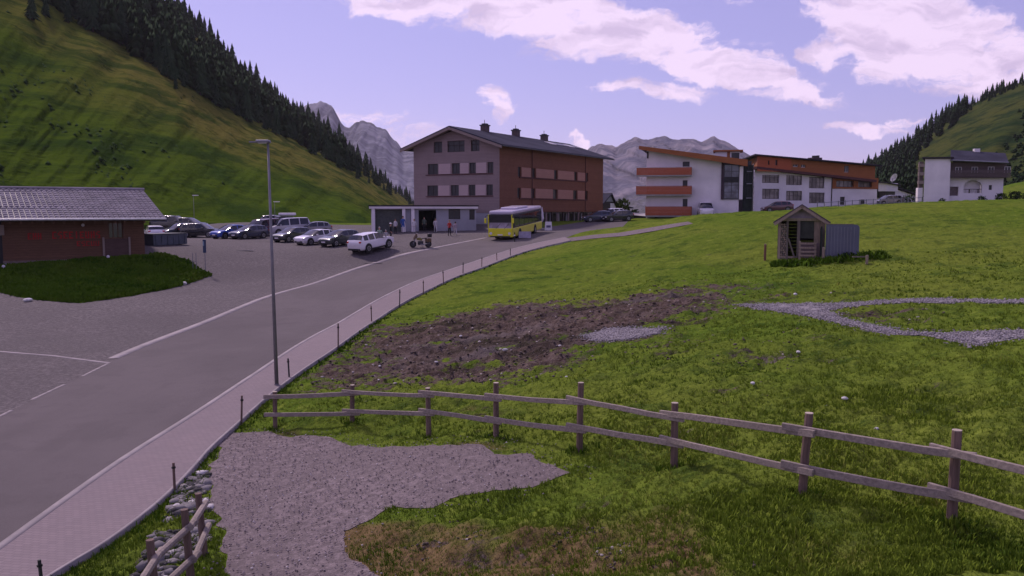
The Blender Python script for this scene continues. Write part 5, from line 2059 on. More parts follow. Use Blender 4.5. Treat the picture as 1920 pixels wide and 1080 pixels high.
def letters(x0, y0, x1, y1, n, seed):
    g = random.Random(seed)
    a = Cc.rect(x0, y0, x1, y1)
    w = (a[1] - a[0]) / n
    h = a[3] - a[2]
    for i in range(n):
        mb = MB(FRONT)
        xa = a[0] + i * w
        wd = w * .74
        s = h * .17
        kind = g.choice('EHUICSNB')
        d = (-.05, -.008)
        if kind in 'EHUCBN':
            mb.box(xa, xa + s, d[0], d[1], a[2], a[3])
        if kind in 'HUN':
            mb.box(xa + wd - s, xa + wd, d[0], d[1], a[2], a[3])
        if kind in 'I':
            mb.box(xa + wd / 2 - s / 2, xa + wd / 2 + s / 2, d[0], d[1], a[2], a[3])
        if kind in 'ECBS':
            mb.box(xa + s, xa + wd, d[0], d[1], a[3] - s, a[3])
            mb.box(xa + s, xa + wd, d[0], d[1], a[2], a[2] + s)
        if kind in 'EHBSN':
            zc_ = (a[2] + a[3]) / 2
            mb.box(xa + s, xa + wd - s, d[0], d[1], zc_ - s / 2, zc_ + s / 2)
        if kind == 'S':
            mb.box(xa, xa + s, d[0], d[1], (a[2] + a[3]) / 2, a[3] - s)
            mb.box(xa + wd - s, xa + wd, d[0], d[1], a[2] + s, (a[2] + a[3]) / 2)
        if kind == 'U':
            mb.box(xa + s, xa + wd - s, d[0], d[1], a[2], a[2] + s)
        mb.build('letter', M['red_letter'], Cc.root)


letters(52, 437, 80, 449, 3, 2)
letters(98, 434, 190, 447, 9, 5)
letters(144, 452, 188, 461, 5, 9)
# two lamps on the wall and one on the bank
for i, (px, py, lab) in enumerate(((155, 422, 'small pale globe lamp under the eave of the brown chalet'), (203, 486, 'small pale globe lamp on the grass below the brown chalet window'),
                                   (7, 505, 'small pale globe lamp on the bank at the left edge of the brown chalet'))):
    r = empty('globe_lamp', (0, 0, 0), label=lab, cat='lamp')
    if i == 0:
        p = Cc.world(Cc.front(px, py)[0], -.16, Cc.front(px, py)[1])
    else:
        g = gp(px, py + 3)
        p = g + np.array([0, 0, .32])
    r.location = p - np.array([0, 0, .2])
    vs, fs = [], []
    import bmesh
    bm = bmesh.new()
    bmesh.ops.create_uvsphere(bm, u_segments=10, v_segments=7, radius=.12)
    mb = MB(Matrix.Translation((0, 0, .2)))
    mb.add([v.co[:] for v in bm.verts], [[v.index for v in f.verts] for f in bm.faces])
    bm.free()
    mb.build('globe', M['white'], r, smooth=True)
    if i == 0:
        MB().box(-.03, .03, .02, .15, .17, .23).build('bracket', M['metal_dark'], r)
    else:
        MB().tube([(0, 0, -.3), (0, 0, .12)], .03, 6).build('stem', M['metal_dark'], r)

# ------------------------------------------------------------------ vehicles
CAR = {
    # x, z bottom, z belt, z top, half width low, half width roof, kind
    'suv': dict(L=4.45, W=.92, R=.35, axles=(.86, 3.52), st=[
        (0.00, .42, .70, .72, .70), (.06, .26, .80, .84, .82), (.35, .22, .88, .95, .90), (1.05, .22, .98, 1.03, .91), (1.72, .22, 1.02, 1.50, .92), (1.95, .22, 1.03, 1.58, .92), (2.5, .22, 1.04, 1.62, .92),
        (2.62, .22, 1.04, 1.62, .92), (3.3, .22, 1.06, 1.60, .92), (3.42, .22, 1.06, 1.60, .92), (3.95, .22, 1.08, 1.56, .91), (4.28, .24, 1.08, 1.16, .88), (4.40, .30, .98, 1.0, .84), (4.45, .42, .80, .82, .78)],
        glass=[(3, 5), (5, 6), (7, 8), (9, 10)], wind=(3, 5), rear=(10, 11)),
    'hatch': dict(L=4.15, W=.88, R=.32, axles=(.80, 3.30), st=[
        (0.00, .40, .60, .62, .66), (.06, .24, .70, .73, .78), (.35, .20, .78, .84, .86), (1.0, .20, .88, .92, .87), (1.75, .20, .92, 1.34, .88), (2.0, .20, .93, 1.43, .88), (2.45, .20, .94, 1.47, .88),
        (2.56, .20, .94, 1.47, .88), (3.2, .20, .96, 1.43, .88), (3.30, .20, .96, 1.42, .88), (3.7, .20, .97, 1.34, .87), (3.98, .22, .97, 1.02, .84), (4.10, .28, .88, .9, .80), (4.15, .40, .70, .72, .74)],
        glass=[(3, 5), (5, 6), (7, 8), (9, 10)], wind=(3, 5), rear=(10, 11)),
    'van': dict(L=4.9, W=.96, R=.34, axles=(.90, 3.95), st=[
        (0.00, .42, .78, .80, .74), (.06, .26, .88, .92, .86), (.35, .22, 1.00, 1.06, .93), (.75, .22, 1.08, 1.16, .95), (1.35, .22, 1.12, 1.72, .96), (1.60, .22, 1.12, 1.86, .96), (2.2, .22, 1.12, 1.92, .96),
        (2.32, .22, 1.12, 1.92, .96), (3.4, .22, 1.14, 1.92, .96), (3.52, .22, 1.14, 1.92, .96), (4.5, .22, 1.14, 1.88, .95), (4.78, .24, 1.12, 1.25, .93), (4.86, .30, 1.0, 1.02, .9), (4.9, .42, .8, .82, .86)],
        glass=[(3, 5), (5, 6), (7, 8), (9, 10)], wind=(3, 5), rear=(10, 11)),
}


def car(kind, colour_mat, loc, rz, label, plate=True, rack=False, dark_sill=False):
    c = CAR[kind]
    r = empty('car', loc, rz, label=label, cat='car', group='cars parked in front of the slope and the buildings')
    L, hl = c['L'], c['L'] / 2
    W = c['W']
    body, wind, rear = MB(), MB(), MB()
    panes = {}
    rings = []
    for (x, zb, zl, zt, hw) in c['st']:
        # the top narrows as it rises above the belt line
        rise = max(0.0, zt - zl)
        wt = hw - min(.20, rise * .38)
        X = hl - x
        half = [(0.0, zb), (hw * .86, zb), (hw * .97, zb + .12), (hw, (zb + zl) / 2 + .02), (hw * .975, zl), (wt, zt - .05 * min(1, rise * 3)), (wt * .80, zt), (0.0, zt + .02)]
        ring = [(X, y, z) for y, z in half] + [(X, -y, z) for y, z in reversed(half[1:-1])]
        rings.append(ring)
    n = len(rings[0])
    seg_side = {4, n - 6 + 1 - 0}      # belt to roof edge, both sides
    left_seg, right_seg = 4, n - 5
    top_segs = {5, 6, 7, 8}
    for i in range(len(rings) - 1):
        for k in range(n):
            k2 = (k + 1) % n
            q = [rings[i][k], rings[i][k2], rings[i + 1][k2], rings[i + 1][k]]
            tgt = body
            if k in (left_seg, right_seg) and any(a <= i < b for a, b in c['glass']):
                tgt = panes.setdefault((k, 0 if i < 6 else i), MB())
            if k in top_segs and c['wind'][0] <= i < c['wind'][1]:
                tgt = wind
            if k in top_segs and c['rear'][0] <= i < c['rear'][1]:
                tgt = rear
            tgt.add(q, [(0, 1, 2, 3)])
    body.add(rings[0], [tuple(range(n))])
    body.add(rings[-1], [tuple(reversed(range(n)))])

    def weld(mb, name, mt, smooth=True):
        o = mb.build(name, mt, r, smooth=False, fixn=False)
        import bmesh
        bm = bmesh.new()
        bm.from_mesh(o.data)
        bmesh.ops.remove_doubles(bm, verts=bm.verts, dist=1e-4)
        bmesh.ops.recalc_face_normals(bm, faces=bm.faces)
        # keep the sign outward: open shells can flip
        for f in bm.faces:
            f.smooth = smooth
        bm.to_mesh(o.data)
        bm.free()
        if name == 'body':
            s = o.modifiers.new('soft', 'BEVEL')
            s.width = .025
            s.segments = 2
            s.angle_limit = math.radians(28)
        return o
    weld(body, 'body', colour_mat)
    for g_ in panes.values():
        weld(g_, 'side_window', M['carglass'])
    weld(wind, 'windscreen', M['carglass'])
    weld(rear, 'rear_window', M['carglass'])
    R = c['R']
    for ax in c['axles']:
        for s in (-1, 1):
            X = hl - ax
            # dark arch lip, tyre and rim
            mb = MB()
            mb.tube([(X, s * (W - .25), R + .03), (X, s * (W + .006), R + .03)], R + .075, 20)
            mb.build('wheel_arch', M['black'], r)
            w = MB().tube([(X, s * (W - .20), R), (X, s * (W + .0), R), (X, s * (W + .022), R)], [R, R, R - .03], 20).build('wheel', M['rubber'], r, smooth=False)
            MB().tube([(X, s * (W + .01), R), (X, s * (W + .030), R)], R * .64, 14).build('rim', M['rim'], w)
            mb = MB()
            for k in range(5):
                a = 2 * math.pi * k / 5 + .3
                Rm = Matrix.Rotation(a, 3, 'Y')
                mb.cbox(Vector((X, s * (W + .032), R)) + Rm @ Vector((R * .33, 0, 0)), (R * .36, .012, R * .2), Rm)
            mb.build('rim_gap', M['black'], w)
    st = c['st']
    for s in (-1, 1):
        z = st[2][2] - .12
        MB().cbox((hl - .10, s * st[1][4] * .80, z), (.20, .30, .13), Matrix.Rotation(-s * .35, 3, 'Z')).build('headlight', M['lens'], r, bevel=.02)
        z = st[-3][2] - .10
        MB().cbox((-hl + .09, s * st[-2][4] * .86, z), (.16, .22, .15), Matrix.Rotation(s * .3, 3, 'Z')).build('tail_light', M['red_lamp'], r, bevel=.02)
        MB().cbox((hl - st[4][0] + .20, s * (W + .09), st[4][2] + .06), (.14, .2, .13)).build('wing_mirror', colour_mat, r, bevel=.02)
        zs = st[6][1]
        MB().box(-hl + c['L'] - c['axles'][1] + R + .12, hl - c['axles'][0] - R - .12, s * (W - .04) if s > 0 else s * (W + .008), s * (W + .008) if s > 0 else s * (W - .04), zs - .02, zs + .10).build('sill', M['black'], r)
    MB().cbox((hl - .02, 0, .36), (.06, st[1][4] * 1.5, .14)).build('grille', M['black'], r)
    MB().cbox((-hl + .03, 0, .34), (.10, st[-2][4] * 1.7, .16)).build('rear_bumper', M['black'], r)
    if plate:
        MB().cbox((hl + .015, 0, .46), (.012, .5, .11)).build('number_plate', M['white'], r)
        MB().cbox((-hl - .015, 0, .72), (.012, .5, .11)).build('number_plate', M['white'], r)
    if rack:
        zt = max(s_[3] for s_ in st)
        b = MB().cbox((-.3, 0, zt + .26), (2.1, .75, .34)).build('roof_box', M['white'], r, bevel=.09)
        for xx in (-.9, .4):
            MB().cbox((xx, 0, zt + .05), (.06, 1.3, .06)).build('roof_bar', M['metal_dark'], r)
    return r


P_white = paint('white_car_paint', (0.74, 0.70, 0.74))
P_silver = paint('silver_car_paint', (0.42, 0.40, 0.43))
P_black = paint('black_car_paint', (0.012, 0.014, 0.015))
P_dgreen = paint('dark_green_grey_car_paint', (0.030, 0.040, 0.042))
P_blue = paint('blue_car_paint', (0.03, 0.085, 0.40))
P_teal = paint('dark_blue_grey_car_paint', (0.025, 0.035, 0.07))
P_grey = paint('grey_car_paint', (0.16, 0.15, 0.17))
P_maroon = paint('maroon_car_paint', (0.10, 0.03, 0.045))
CARS = [
    ('suv', P_white, 697, 77.5, 56, 'white car nearest the road with its rear towards the camera', {}),
    ('hatch', P_dgreen, 637, 81.5, 236, 'dark grey hatchback between the two white cars', {}),
    ('hatch', P_white, 592, 84.0, 232, 'low white car facing the camera, right of the lamp post', {}),
    ('hatch', P_dgreen, 548, 87.5, 238, 'dark green grey hatchback just right of the tall lamp post', {}),
    ('van', P_silver, 543, 98.0, 215, 'silver van with black side windows behind the dark green grey hatchback', {}),
    ('suv', P_black, 545, 108.0, 10, 'black car with a white roof box behind the silver van', dict(rack=True)),
    ('hatch', P_grey, 588, 97.0, 200, 'grey car right of the silver van', {}),
    ('van', P_maroon, 495, 97.0, 250, 'maroon people carrier left of the lamp post', {}),
    ('hatch', P_teal, 468, 92.0, 236, 'dark blue grey hatchback right of the bright blue car', {}),
    ('hatch', P_blue, 432, 93.0, 236, 'bright blue hatchback in the middle of the car park row', {}),
    ('suv', P_black, 378, 96.0, 352, 'long black car with its nose to the right, beside the bright blue car', {}),
    ('suv', P_dgreen, 338, 97.0, 236, 'dark green grey off-roader next to the long black car', {}),
    ('suv', P_black, 355, 108.0, 350, 'black estate car with pale roof rails in the row behind', {}),
    ('van', P_black, 322, 108.0, 350, 'black van by the corner of the brown chalet roof', {}),
    ('hatch', P_white, 290, 92.0, 120, 'white car half hidden by the corner of the brown chalet', {}),
    ('hatch', P_grey, 520, 112.0, 355, 'grey car at the back of the car park behind the lamp post', {}),
    ('hatch', P_teal, 1120, 118.0, 190, 'dark blue car beside the right end of the timber hotel', {}),
    ('suv', P_white, 1143, 121.0, 200, 'white car right of the dark blue car by the low garage', {}),
    ('hatch', P_black, 1158, 117.0, 195, 'black car at the end of the low garage wall', {}),
    ('van', P_white, 1321, 117.0, 262, 'white van parked against the balcony block above the meadow crest', {}),
    ('hatch', P_maroon, 1455, 118.0, 180, 'maroon car behind the ridge of the little field hut', {}),
    ('suv', P_grey, 1662, 138.0, 190, 'grey car below the satellite dish of the small house', {}),
]
for kind, pm, px, d, ang, lab, kw in CARS:
    g = at_d(px, d)
    r = car(kind, pm, tuple(g + np.array([0, 0, .01])), math.radians(ang), lab, **kw)
    f = Vector((math.cos(math.radians(ang)), math.sin(math.radians(ang))))
    dz = Tz(g[0] + f.x, g[1] + f.y) - Tz(g[0] - f.x, g[1] - f.y)
    r.rotation_euler = (0, -math.atan2(dz, 2), math.radians(ang))


def bus():
    g = at_d(938, 86.5)
    phi = math.radians(17)
    rz = math.atan2(-math.cos(phi), -math.sin(phi))
    r = empty('bus', tuple(g + np.array([0, 0, .01])), rz, label='yellow and black local bus with white roof standing on the road before the hotel', cat='bus')
    Yp = paint('yellow_bus_paint', (0.62, 0.60, 0.01), .35)
    Wp = paint('white_bus_roof_paint', (0.50, 0.45, 0.56), .4)
    # origin at the front centre of the bus, +x forward
    L, w = 11.6, 1.3

    def loft(name, z0, z1, z2, mat, inset=0.0):
        pass
    low = MB().box(-L, 0, -w, w, .32, 1.28).build('lower_body', Yp, r, bevel=.12)
    up = MB()
    up.box(-L + .03, -.10, -w + .03, w - .03, 1.12, 2.62)
    up.build('upper_body', M['black'], r, bevel=.08)
    MB().box(-L + .05, -.25, -w + .05, w - .05, 2.60, 2.98).build('roof', Wp, r, bevel=.14)
    MB().box(-7.2, -3.0, -.9, .9, 2.95, 3.2).build('roof_unit', Wp, r, bevel=.1)
    # windscreen, raked slightly
    mb = MB()
    mb.add([(-.03, -w + .1, 1.16), (-.03, w - .1, 1.16), (-.16, w - .14, 2.36), (-.16, -w + .14, 2.36), (-.10, -w + .1, 1.16), (-.10, w - .1, 1.16), (-.2, w - .14, 2.36), (-.2, -w + .14, 2.36)],
           [(0, 1, 2, 3), (4, 7, 6, 5), (0, 4, 5, 1), (3, 2, 6, 7), (1, 5, 6, 2), (0, 3, 7, 4)])
    mb.build('windscreen', glass('bus_windscreen', (0.16, 0.13, 0.17), .12, 1), r)
    MB().box(-.15, -.05, -.75, .75, 2.38, 2.58).build('destination_display', M['black'], r)
    for s in (-1, 1):
        MB().box(-.22, -.02, s * w - .10 * (s > 0) - .0, s * w + .10 * (s < 0), 1.15, 2.62).build('front_pillar', Yp, r)
        for k in range(6):
            x1 = -.9 - k * 1.75
            MB().box(x1 - 1.62, x1, w - .035 if s > 0 else -w + .022, w - .022 if s > 0 else -w + .035, 1.32, 2.45).build('side_window', M['carglass'], r)
        hl_ = MB().tube([(-.02, s * .98, .72), (.035, s * .98, .72)], .14, 12).build('headlight', M['lens'], r)
        m = MB().cbox((.28, s * (w + .16), 2.02), (.16, .22, .52)).build('mirror', Yp, r, bevel=.04)
        MB().tube([(-.1, s * (w - .05), 2.55), (.22, s * (w + .10), 2.5), (.28, s * (w + .16), 2.25)], .035, 6).build('mirror_arm', M['black'], r)
        for ax in (2.7, 8.6):
            MB().tube([(-ax, s * (w - .3), .50), (-ax, s * (w + .008), .50)], .58, 22).build('wheel_arch', M['black'], r)
            wl = MB().tube([(-ax, s * (w - .25), .48), (-ax, s * (w + .0), .48), (-ax, s * (w + .02), .48)], [.48, .48, .44], 22).build('wheel', M['rubber'], r)
            MB().tube([(-ax, s * (w + .01), .48), (-ax, s * (w + .04), .48)], .26, 14).build('rim', M['rim'], wl)
    # the left headlight of the bus glows in the photo: a bright lens
    MB().box(-.06, .012, -w + .25, w - .25, .34, .46).build('bumper', M['black'], r)
    MB().box(.0, .02, -.26, .26, .52, .64).build('number_plate', M['white'], r)
    for k in range(2):
        MB().tube([(-.02, (k - .5) * .9, 1.2), (-.06, (k - .5) * .9 + .5, 1.75)], .02, 5).build('wiper', M['black'], r)
    dz = Tz(g[0] + math.sin(phi) * 10, g[1] + math.cos(phi) * 10) - g[2]
    r.rotation_euler = (0, math.atan2(dz, 10.0), rz)
    return r


bus()


def motorcycle():
    g = at_d(789, 80.5)
    r = empty('motorcycle', tuple(g + np.array([0, 0, .005])), math.radians(200), label='dark touring motorcycle with rear case standing alone at the edge of the car park', cat='motorcycle')
    Bp = paint('dark_brown_paint', (0.09, 0.045, 0.025))
    Ydp = paint('yellow_brown_paint', (0.16, 0.13, 0.03))
    for x in (.75, -.72):
        w = MB().tube([(x, -.07, .32), (x, .07, .32)], .32, 18).build('wheel', M['rubber'], r)
        MB().tube([(x, -.075, .32), (x, .075, .32)], .2, 12).build('rim', M['metal_dark'], w)
    MB().tube([(.75, .11, .32), (.52, .11, .85), (.42, .1, 1.0)], .03, 6).build('fork', M['metal_grey'], r)
    MB().tube([(.75, -.11, .32), (.52, -.11, .85), (.42, -.1, 1.0)], .03, 6).build('fork', M['metal_grey'], r)
    MB().tube([(.38, -.38, 1.02), (.44, 0, 1.0), (.38, .38, 1.02)], .02, 6).build('handlebar', M['black'], r)
    MB().prism([(.35, .95), (.72, .72), (.66, .95), (.42, 1.32), (.34, 1.35)], -.15, .15, 'y').build('fairing', Bp, r, bevel=.04)
    MB().prism([(.4, .92), (.38, .7), (-.1, .62), (-.12, .84), (.1, .98)], -.16, .16, 'y').build('tank', Ydp, r, bevel=.05)
    MB().cbox((.02, 0, .42), (.5, .3, .36)).build('engine', M['metal_dark'], r, bevel=.04)
    MB().prism([(-.05, .80), (-.65, .84), (-.7, .92), (-.35, .90), (-.05, .88)], -.15, .15, 'y').build('seat', M['black'], r, bevel=.03)
    MB().cbox((-.86, 0, 1.12), (.36, .48, .34)).build('top_case', M['black'], r, bevel=.07)
    for s in (-1, 1):
        MB().cbox((-.72, s * .33, .68), (.44, .22, .38)).build('pannier', Bp, r, bevel=.05)
    MB().tube([(.1, .15, .3), (-.3, .18, .28), (-.85, .2, .42)], .05, 8).build('exhaust', M['metal_grey'], r)
    MB().tube([(-.02, .1, .32), (-.1, .4, 0.0)], .015, 5).build('side_stand', M['metal_dark'], r)


motorcycle()

# ------------------------------------------------------------------ people: one continuous skin-grown body each
def person_mesh(pose):
    P = {}

    def J(k, p, rad):
        P[k] = (Vector(p), rad)
    sw, st = pose.get('stride', 0.0), pose.get('arm', 0.0)
    J('pelvis', (0, 0, .95), (.15, .12))
    J('waist', (0, 0, 1.10), (.135, .105))
    J('chest', (0, -.01, 1.32), (.165, .12))
    J('neck', (0, 0, 1.50), (.06, .06))
    J('jaw', (0, -.01, 1.56), (.065, .075))
    J('head', (0, -.005, 1.67), (.08, .095))
    J('crown', (0, 0, 1.745), (.055, .07))
    J('nose', (0, -.105, 1.635), (.016, .016))
    E = [('pelvis', 'waist'), ('waist', 'chest'), ('chest', 'neck'), ('neck', 'jaw'), ('jaw', 'head'), ('head', 'crown'), ('head', 'nose')]
    for s, n in ((-1, 'l'), (1, 'r')):
        J('ear' + n, (s * .088, .01, 1.655), (.015, .02))
        E.append(('head', 'ear' + n))
        J('hip' + n, (s * .095, 0, .90), (.10, .10))
        J('knee' + n, (s * .10, -s * sw * .35 - .02, .50), (.062, .065))
        J('ankle' + n, (s * .105, -s * sw * .7 + .02, .09), (.042, .045))
        J('toe' + n, (s * .115, -s * sw * .7 - .17, .04), (.035, .03))
        E += [('pelvis', 'hip' + n), ('hip' + n, 'knee' + n), ('knee' + n, 'ankle' + n), ('ankle' + n, 'toe' + n)]
        sh = (s * .19, 0, 1.43)
        b = pose.get('bend' + n, 0.15)
        el = (s * (.25 + st), .02 + s * sw * .12, 1.14)
        wr = (s * (.24 + st * .7), -.22 * b - .02 + s * sw * .25, .90 + .30 * b)
        J('sho' + n, sh, (.062, .062))
        J('elb' + n, el, (.042, .042))
        J('wri' + n, wr, (.028, .03))
        d = (Vector(wr) - Vector(el)).normalized()
        side = Vector((0, 1, 0)) if abs(d.y) < .8 else Vector((0, 0, 1))
        pal = Vector(wr) + d * .06
        J('palm' + n, pal, (.022, .038))
        E += [('chest', 'sho' + n), ('sho' + n, 'elb' + n), ('elb' + n, 'wri' + n), ('wri' + n, 'palm' + n)]
        for f in range(4):
            k0 = pal + d * .035 + side * (f - 1.5) * .021
            k1 = k0 + d * (.045 + .008 * (1.5 - abs(f - 1.5))) - Vector((s * .008, 0, 0))
            k2 = k1 + d * .028 - Vector((s * .018, 0, 0))
            J(f'fa{f}{n}', k0, (.010, .010))
            J(f'fb{f}{n}', k1, (.009, .009))
            J(f'fc{f}{n}', k2, (.007, .007))
            E += [('palm' + n, f'fa{f}{n}'), (f'fa{f}{n}', f'fb{f}{n}'), (f'fb{f}{n}', f'fc{f}{n}')]
        t0 = Vector(wr) + d * .03 - side * .035 - Vector((s * .012, 0, 0))
        J('ta' + n, t0, (.012, .012))
        J('tb' + n, t0 + d * .035 - side * .012, (.009, .009))
        E += [('wri' + n, 'ta' + n), ('ta' + n, 'tb' + n)]
    keys = list(P)
    me = bpy.data.meshes.new('body')
    me.from_pydata([P[k][0] for k in keys], [(keys.index(a), keys.index(b)) for a, b in E], [])
    o = bpy.data.objects.new('tmp_body', me)
    COL.objects.link(o)
    sk = o.modifiers.new('skin', 'SKIN')
    sk.use_smooth_shade = True
    for i, k in enumerate(keys):
        sv = me.skin_vertices[0].data[i]
        sv.radius = P[k][1]
        sv.use_root = (i == 0)
    sub = o.modifiers.new('sub', 'SUBSURF')
    sub.levels = sub.render_levels = 1
    dg = bpy.context.evaluated_depsgraph_get()
    out = bpy.data.meshes.new_from_object(o.evaluated_get(dg))
    bpy.data.objects.remove(o)
    return out


POSES = [person_mesh(dict(stride=.0)), person_mesh(dict(stride=.35, bendl=.3)), person_mesh(dict(stride=.1, bendl=.9, bendr=.7, arm=.02))]


def person(px, d, face, label, top, legs, hair, pose=0, h=1.75, long_coat=False, cap=None, skirt=None, child=False):
    g = at_d(px, d)
    r = empty('person', tuple(g), math.radians(face), label=label, cat='person', group='people in front of the hotel and the garage block')
    me = POSES[pose].copy()
    me.materials.clear()
    for m in (M['skin'], top, legs, M['black']):
        me.materials.append(m)
    hem = .62 if long_coat else .93
    for p in me.polygons:
        c = p.center
        m = 0
        if c.z < .11:
            m = 3
        elif c.z < hem and abs(c.x) < .2:
            m = 2
        elif c.z < 1.475:
            m = 1
        if abs(c.x) > .19 and c.z < (.99 if pose < 2 else 1.0) and c.z > .6:
            m = 0
        p.material_index = m
        p.use_smooth = True
    b = bpy.data.objects.new('body', me)
    COL.objects.link(b)
    set_parent(b, r)
    s = h / 1.78
    r.scale = (s, s, s)
    # hair: a cap over the back and top of the head
    import bmesh
    bm = bmesh.new()
    bmesh.ops.create_uvsphere(bm, u_segments=14, v_segments=9, radius=1)
    for v in bm.verts:
        v.co = Vector((v.co.x * .098, v.co.y * .112 + .014, v.co.z * .115 + 1.685))
        if v.co.y < -.03 and v.co.z < 1.70:
            v.co.y = -.02
    hm = bpy.data.meshes.new('hair')
    bm.to_mesh(hm)
    bm.free()
    hm.materials.append(hair)
    ho = bpy.data.objects.new('hair', hm)
    COL.objects.link(ho)
    set_parent(ho, r)
    for sx in (-1, 1):
        MB().cbox((sx * .032, -.093, 1.665), (.02, .012, .012)).build('eye', M['black'], r)
    MB().cbox((0, -.092, 1.59), (.045, .01, .01)).build('mouth', M['red_lamp'], r)
    if cap:
        mb = MB()
        mb.tube([(0, .01, 1.72), (0, .01, 1.79), (0, .01, 1.82)], [.118, .10, .04], 14)
        mb.cbox((0, -.14, 1.725), (.15, .13, .015))
        mb.build('cap', cap, r)
    if skirt:
        MB().tube([(0, 0, 1.0), (0, 0, .55)], [.17, .25], 14).build('skirt', skirt, r)
    return r


def cloth(n, c):
    return plain(n, c, .85, 8, .15, fine=60)


C_red, C_dark, C_blue, C_pale, C_green, C_jean = cloth('red_cloth', (.42, .035, .03)), cloth('black_cloth', (.012, .013, .016)), cloth('blue_cloth', (.05, .11, .34)), \
    cloth('pale_cloth', (.50, .47, .50)), cloth('pale_green_cloth', (.22, .28, .23)), cloth('light_blue_cloth', (.25, .32, .45))
H_dark, H_grey, H_blond = M['hair'], plain('grey_hair', (.30, .29, .29), .8), plain('fair_hair', (.28, .2, .1), .8)
person(843, 92.5, 40, 'person in red jacket and dark trousers standing on the forecourt before the garage block', C_red, C_dark, H_blond, 2)
person(854, 93.5, 200, 'smaller person in pale pink grey clothes right behind the one in red', cloth('pink_grey_cloth', (.38, .31, .36)), C_pale, H_dark, 1, 1.5)
person(733, 86.0, 90, 'person all in black with a white cap beside the nose of the white car', C_dark, C_dark, H_dark, 0, 1.82, cap=M['white'])
person(756, 97.0, 20, 'tall person in blue jacket and pale trousers in front of the garage pillar', C_blue, C_light if False else C_pale, H_dark, 1, 1.9, long_coat=True)
person(742, 95.5, 330, 'person in pale shirt and dark trousers left of the one in blue', C_pale, C_dark, H_dark, 0, 1.7)
person(712, 80.5, 0, 'person in pale green shirt standing behind the white car', C_green, C_green, H_grey, 2, 1.75)
person(724, 81.0, 10, 'person in pale grey top with bowed head by the bonnet of the white car', cloth('grey_cloth', (.36, .34, .36)), C_dark, H_grey, 2, 1.45)
person(777, 96.5, 350, 'person in white top near the second garage pillar', cloth('white_cloth', (.6, .58, .6)), C_pale, H_blond, 0, 1.6)
person(817, 97.0, 15, 'person in off white top at the right edge of the dark bay', cloth('off_white_cloth', (.5, .47, .5)), C_pale, H_dark, 1, 1.6)
person(796, 99.0, 0, 'person in dull green clothes inside the dark open bay', cloth('dull_green_cloth', (.10, .13, .10)), C_dark, H_dark, 0, 1.65)
person(866, 100.5, 180, 'person in dark brown coat against the grey wall right of the garage bays', cloth('brown_cloth', (.06, .035, .04)), C_dark, H_dark, 0, 1.7, long_coat=True)

# ------------------------------------------------------------------ lamps
def lamp(px, py_base, py_top, label, group, arm=-1, head=.9, rad=.09, d=None, tilt=0.0, arm_len=.0, colour=None):
    g = gp(px, py_base) if d is None else at_d(px, d)
    top = wpt(px, py_top, g[1])
    h = top[2] - g[2]
    r = empty('street_lamp', tuple(g), 0, label=label, cat='street lamp', group=group)
    MB().tube([(0, 0, -.4), (0, 0, h * .02)], rad * 1.15, 12).build('base', M['pole'], r)
    MB().tube([(0, 0, h * .02), (tilt * .5, 0, h * .5), (tilt, 0, h)], [rad * 1.05, rad * .8, rad * .55], 12).build('pole', M['pole'] if colour is None else colour, r, smooth=True)
    mb = MB()
    mb.tube([(tilt + .1 * -arm, 0, h + .02), (tilt + arm * arm_len, 0, h + .03)], .03, 6)
    mb.build('arm', M['metal_grey'], r)
    hd = MB().cbox((tilt + arm * head * .35, 0, h + .05), (head, .30, .09)).build('lamp_head', M['metal_grey'] if rad > .06 else M['lens'], r, bevel=.03)
    MB().cbox((tilt + arm * head * .35, 0, h - .002), (head * .7, .2, .02)).build('lamp_glass', M['lens'], hd)
    return r


lamp(519, 728, 268, 'tall dark lamp post with flat head at the corner of the wooden fence', None, -1, .44, .066, tilt=-.09, arm_len=.62)
lamp(366, 440, 367, 'slender lamp post with white head behind the black cars', 'car park lamps', 1, .75, .045, d=113)
lamp(517, 440, 379, 'slender lamp with white head showing just right of the tall dark lamp post', 'car park lamps', 1, .75, .045, d=106)
lamp(1302, 440, 408, 'low bollard lamp with round white head on the slope below the balcony block', None, 1, .25, .03, d=92)

# ------------------------------------------------------------------ the wooden fence in front
M['fpost'] = wood('brown_fence_post', (0.17, 0.115, 0.095), 'Z', var=.4, streak=6)
M['frail'] = wood('silver_grey_rail', (0.27, 0.225, 0.195), 'X', var=.35, streak=7)
M['cut'] = plain('cut_wood_end', (.42, .35, .28), .8)
FENCE = [  # px, base py, top py, upper rail py, lower rail py
    (516, 806, 735, 743, 776), (660, 800, 722, 736, 773), (804, 808, 728, 736, 770), (930, 816, 718, 745, 788), (1086, 842, 718, 747, 799),
    (1264, 872, 756, 781, 828), (1502, 932, 776, 801, 872), (1783, 990, 808, 848, 924), (2110, 1075, 880, 925, 1020)]
fx = empty('rail_fence', (0, 0, 0), label='weathered two rail wooden fence running from the lamp post to the lower right', cat='fence')
fb = [gp(q[0], q[1]) for q in FENCE]
fx.location = tuple(fb[0])
o0 = fb[0]


def hgt(base, py):
    return wpt(960, py, base[1])[2] - base[2]


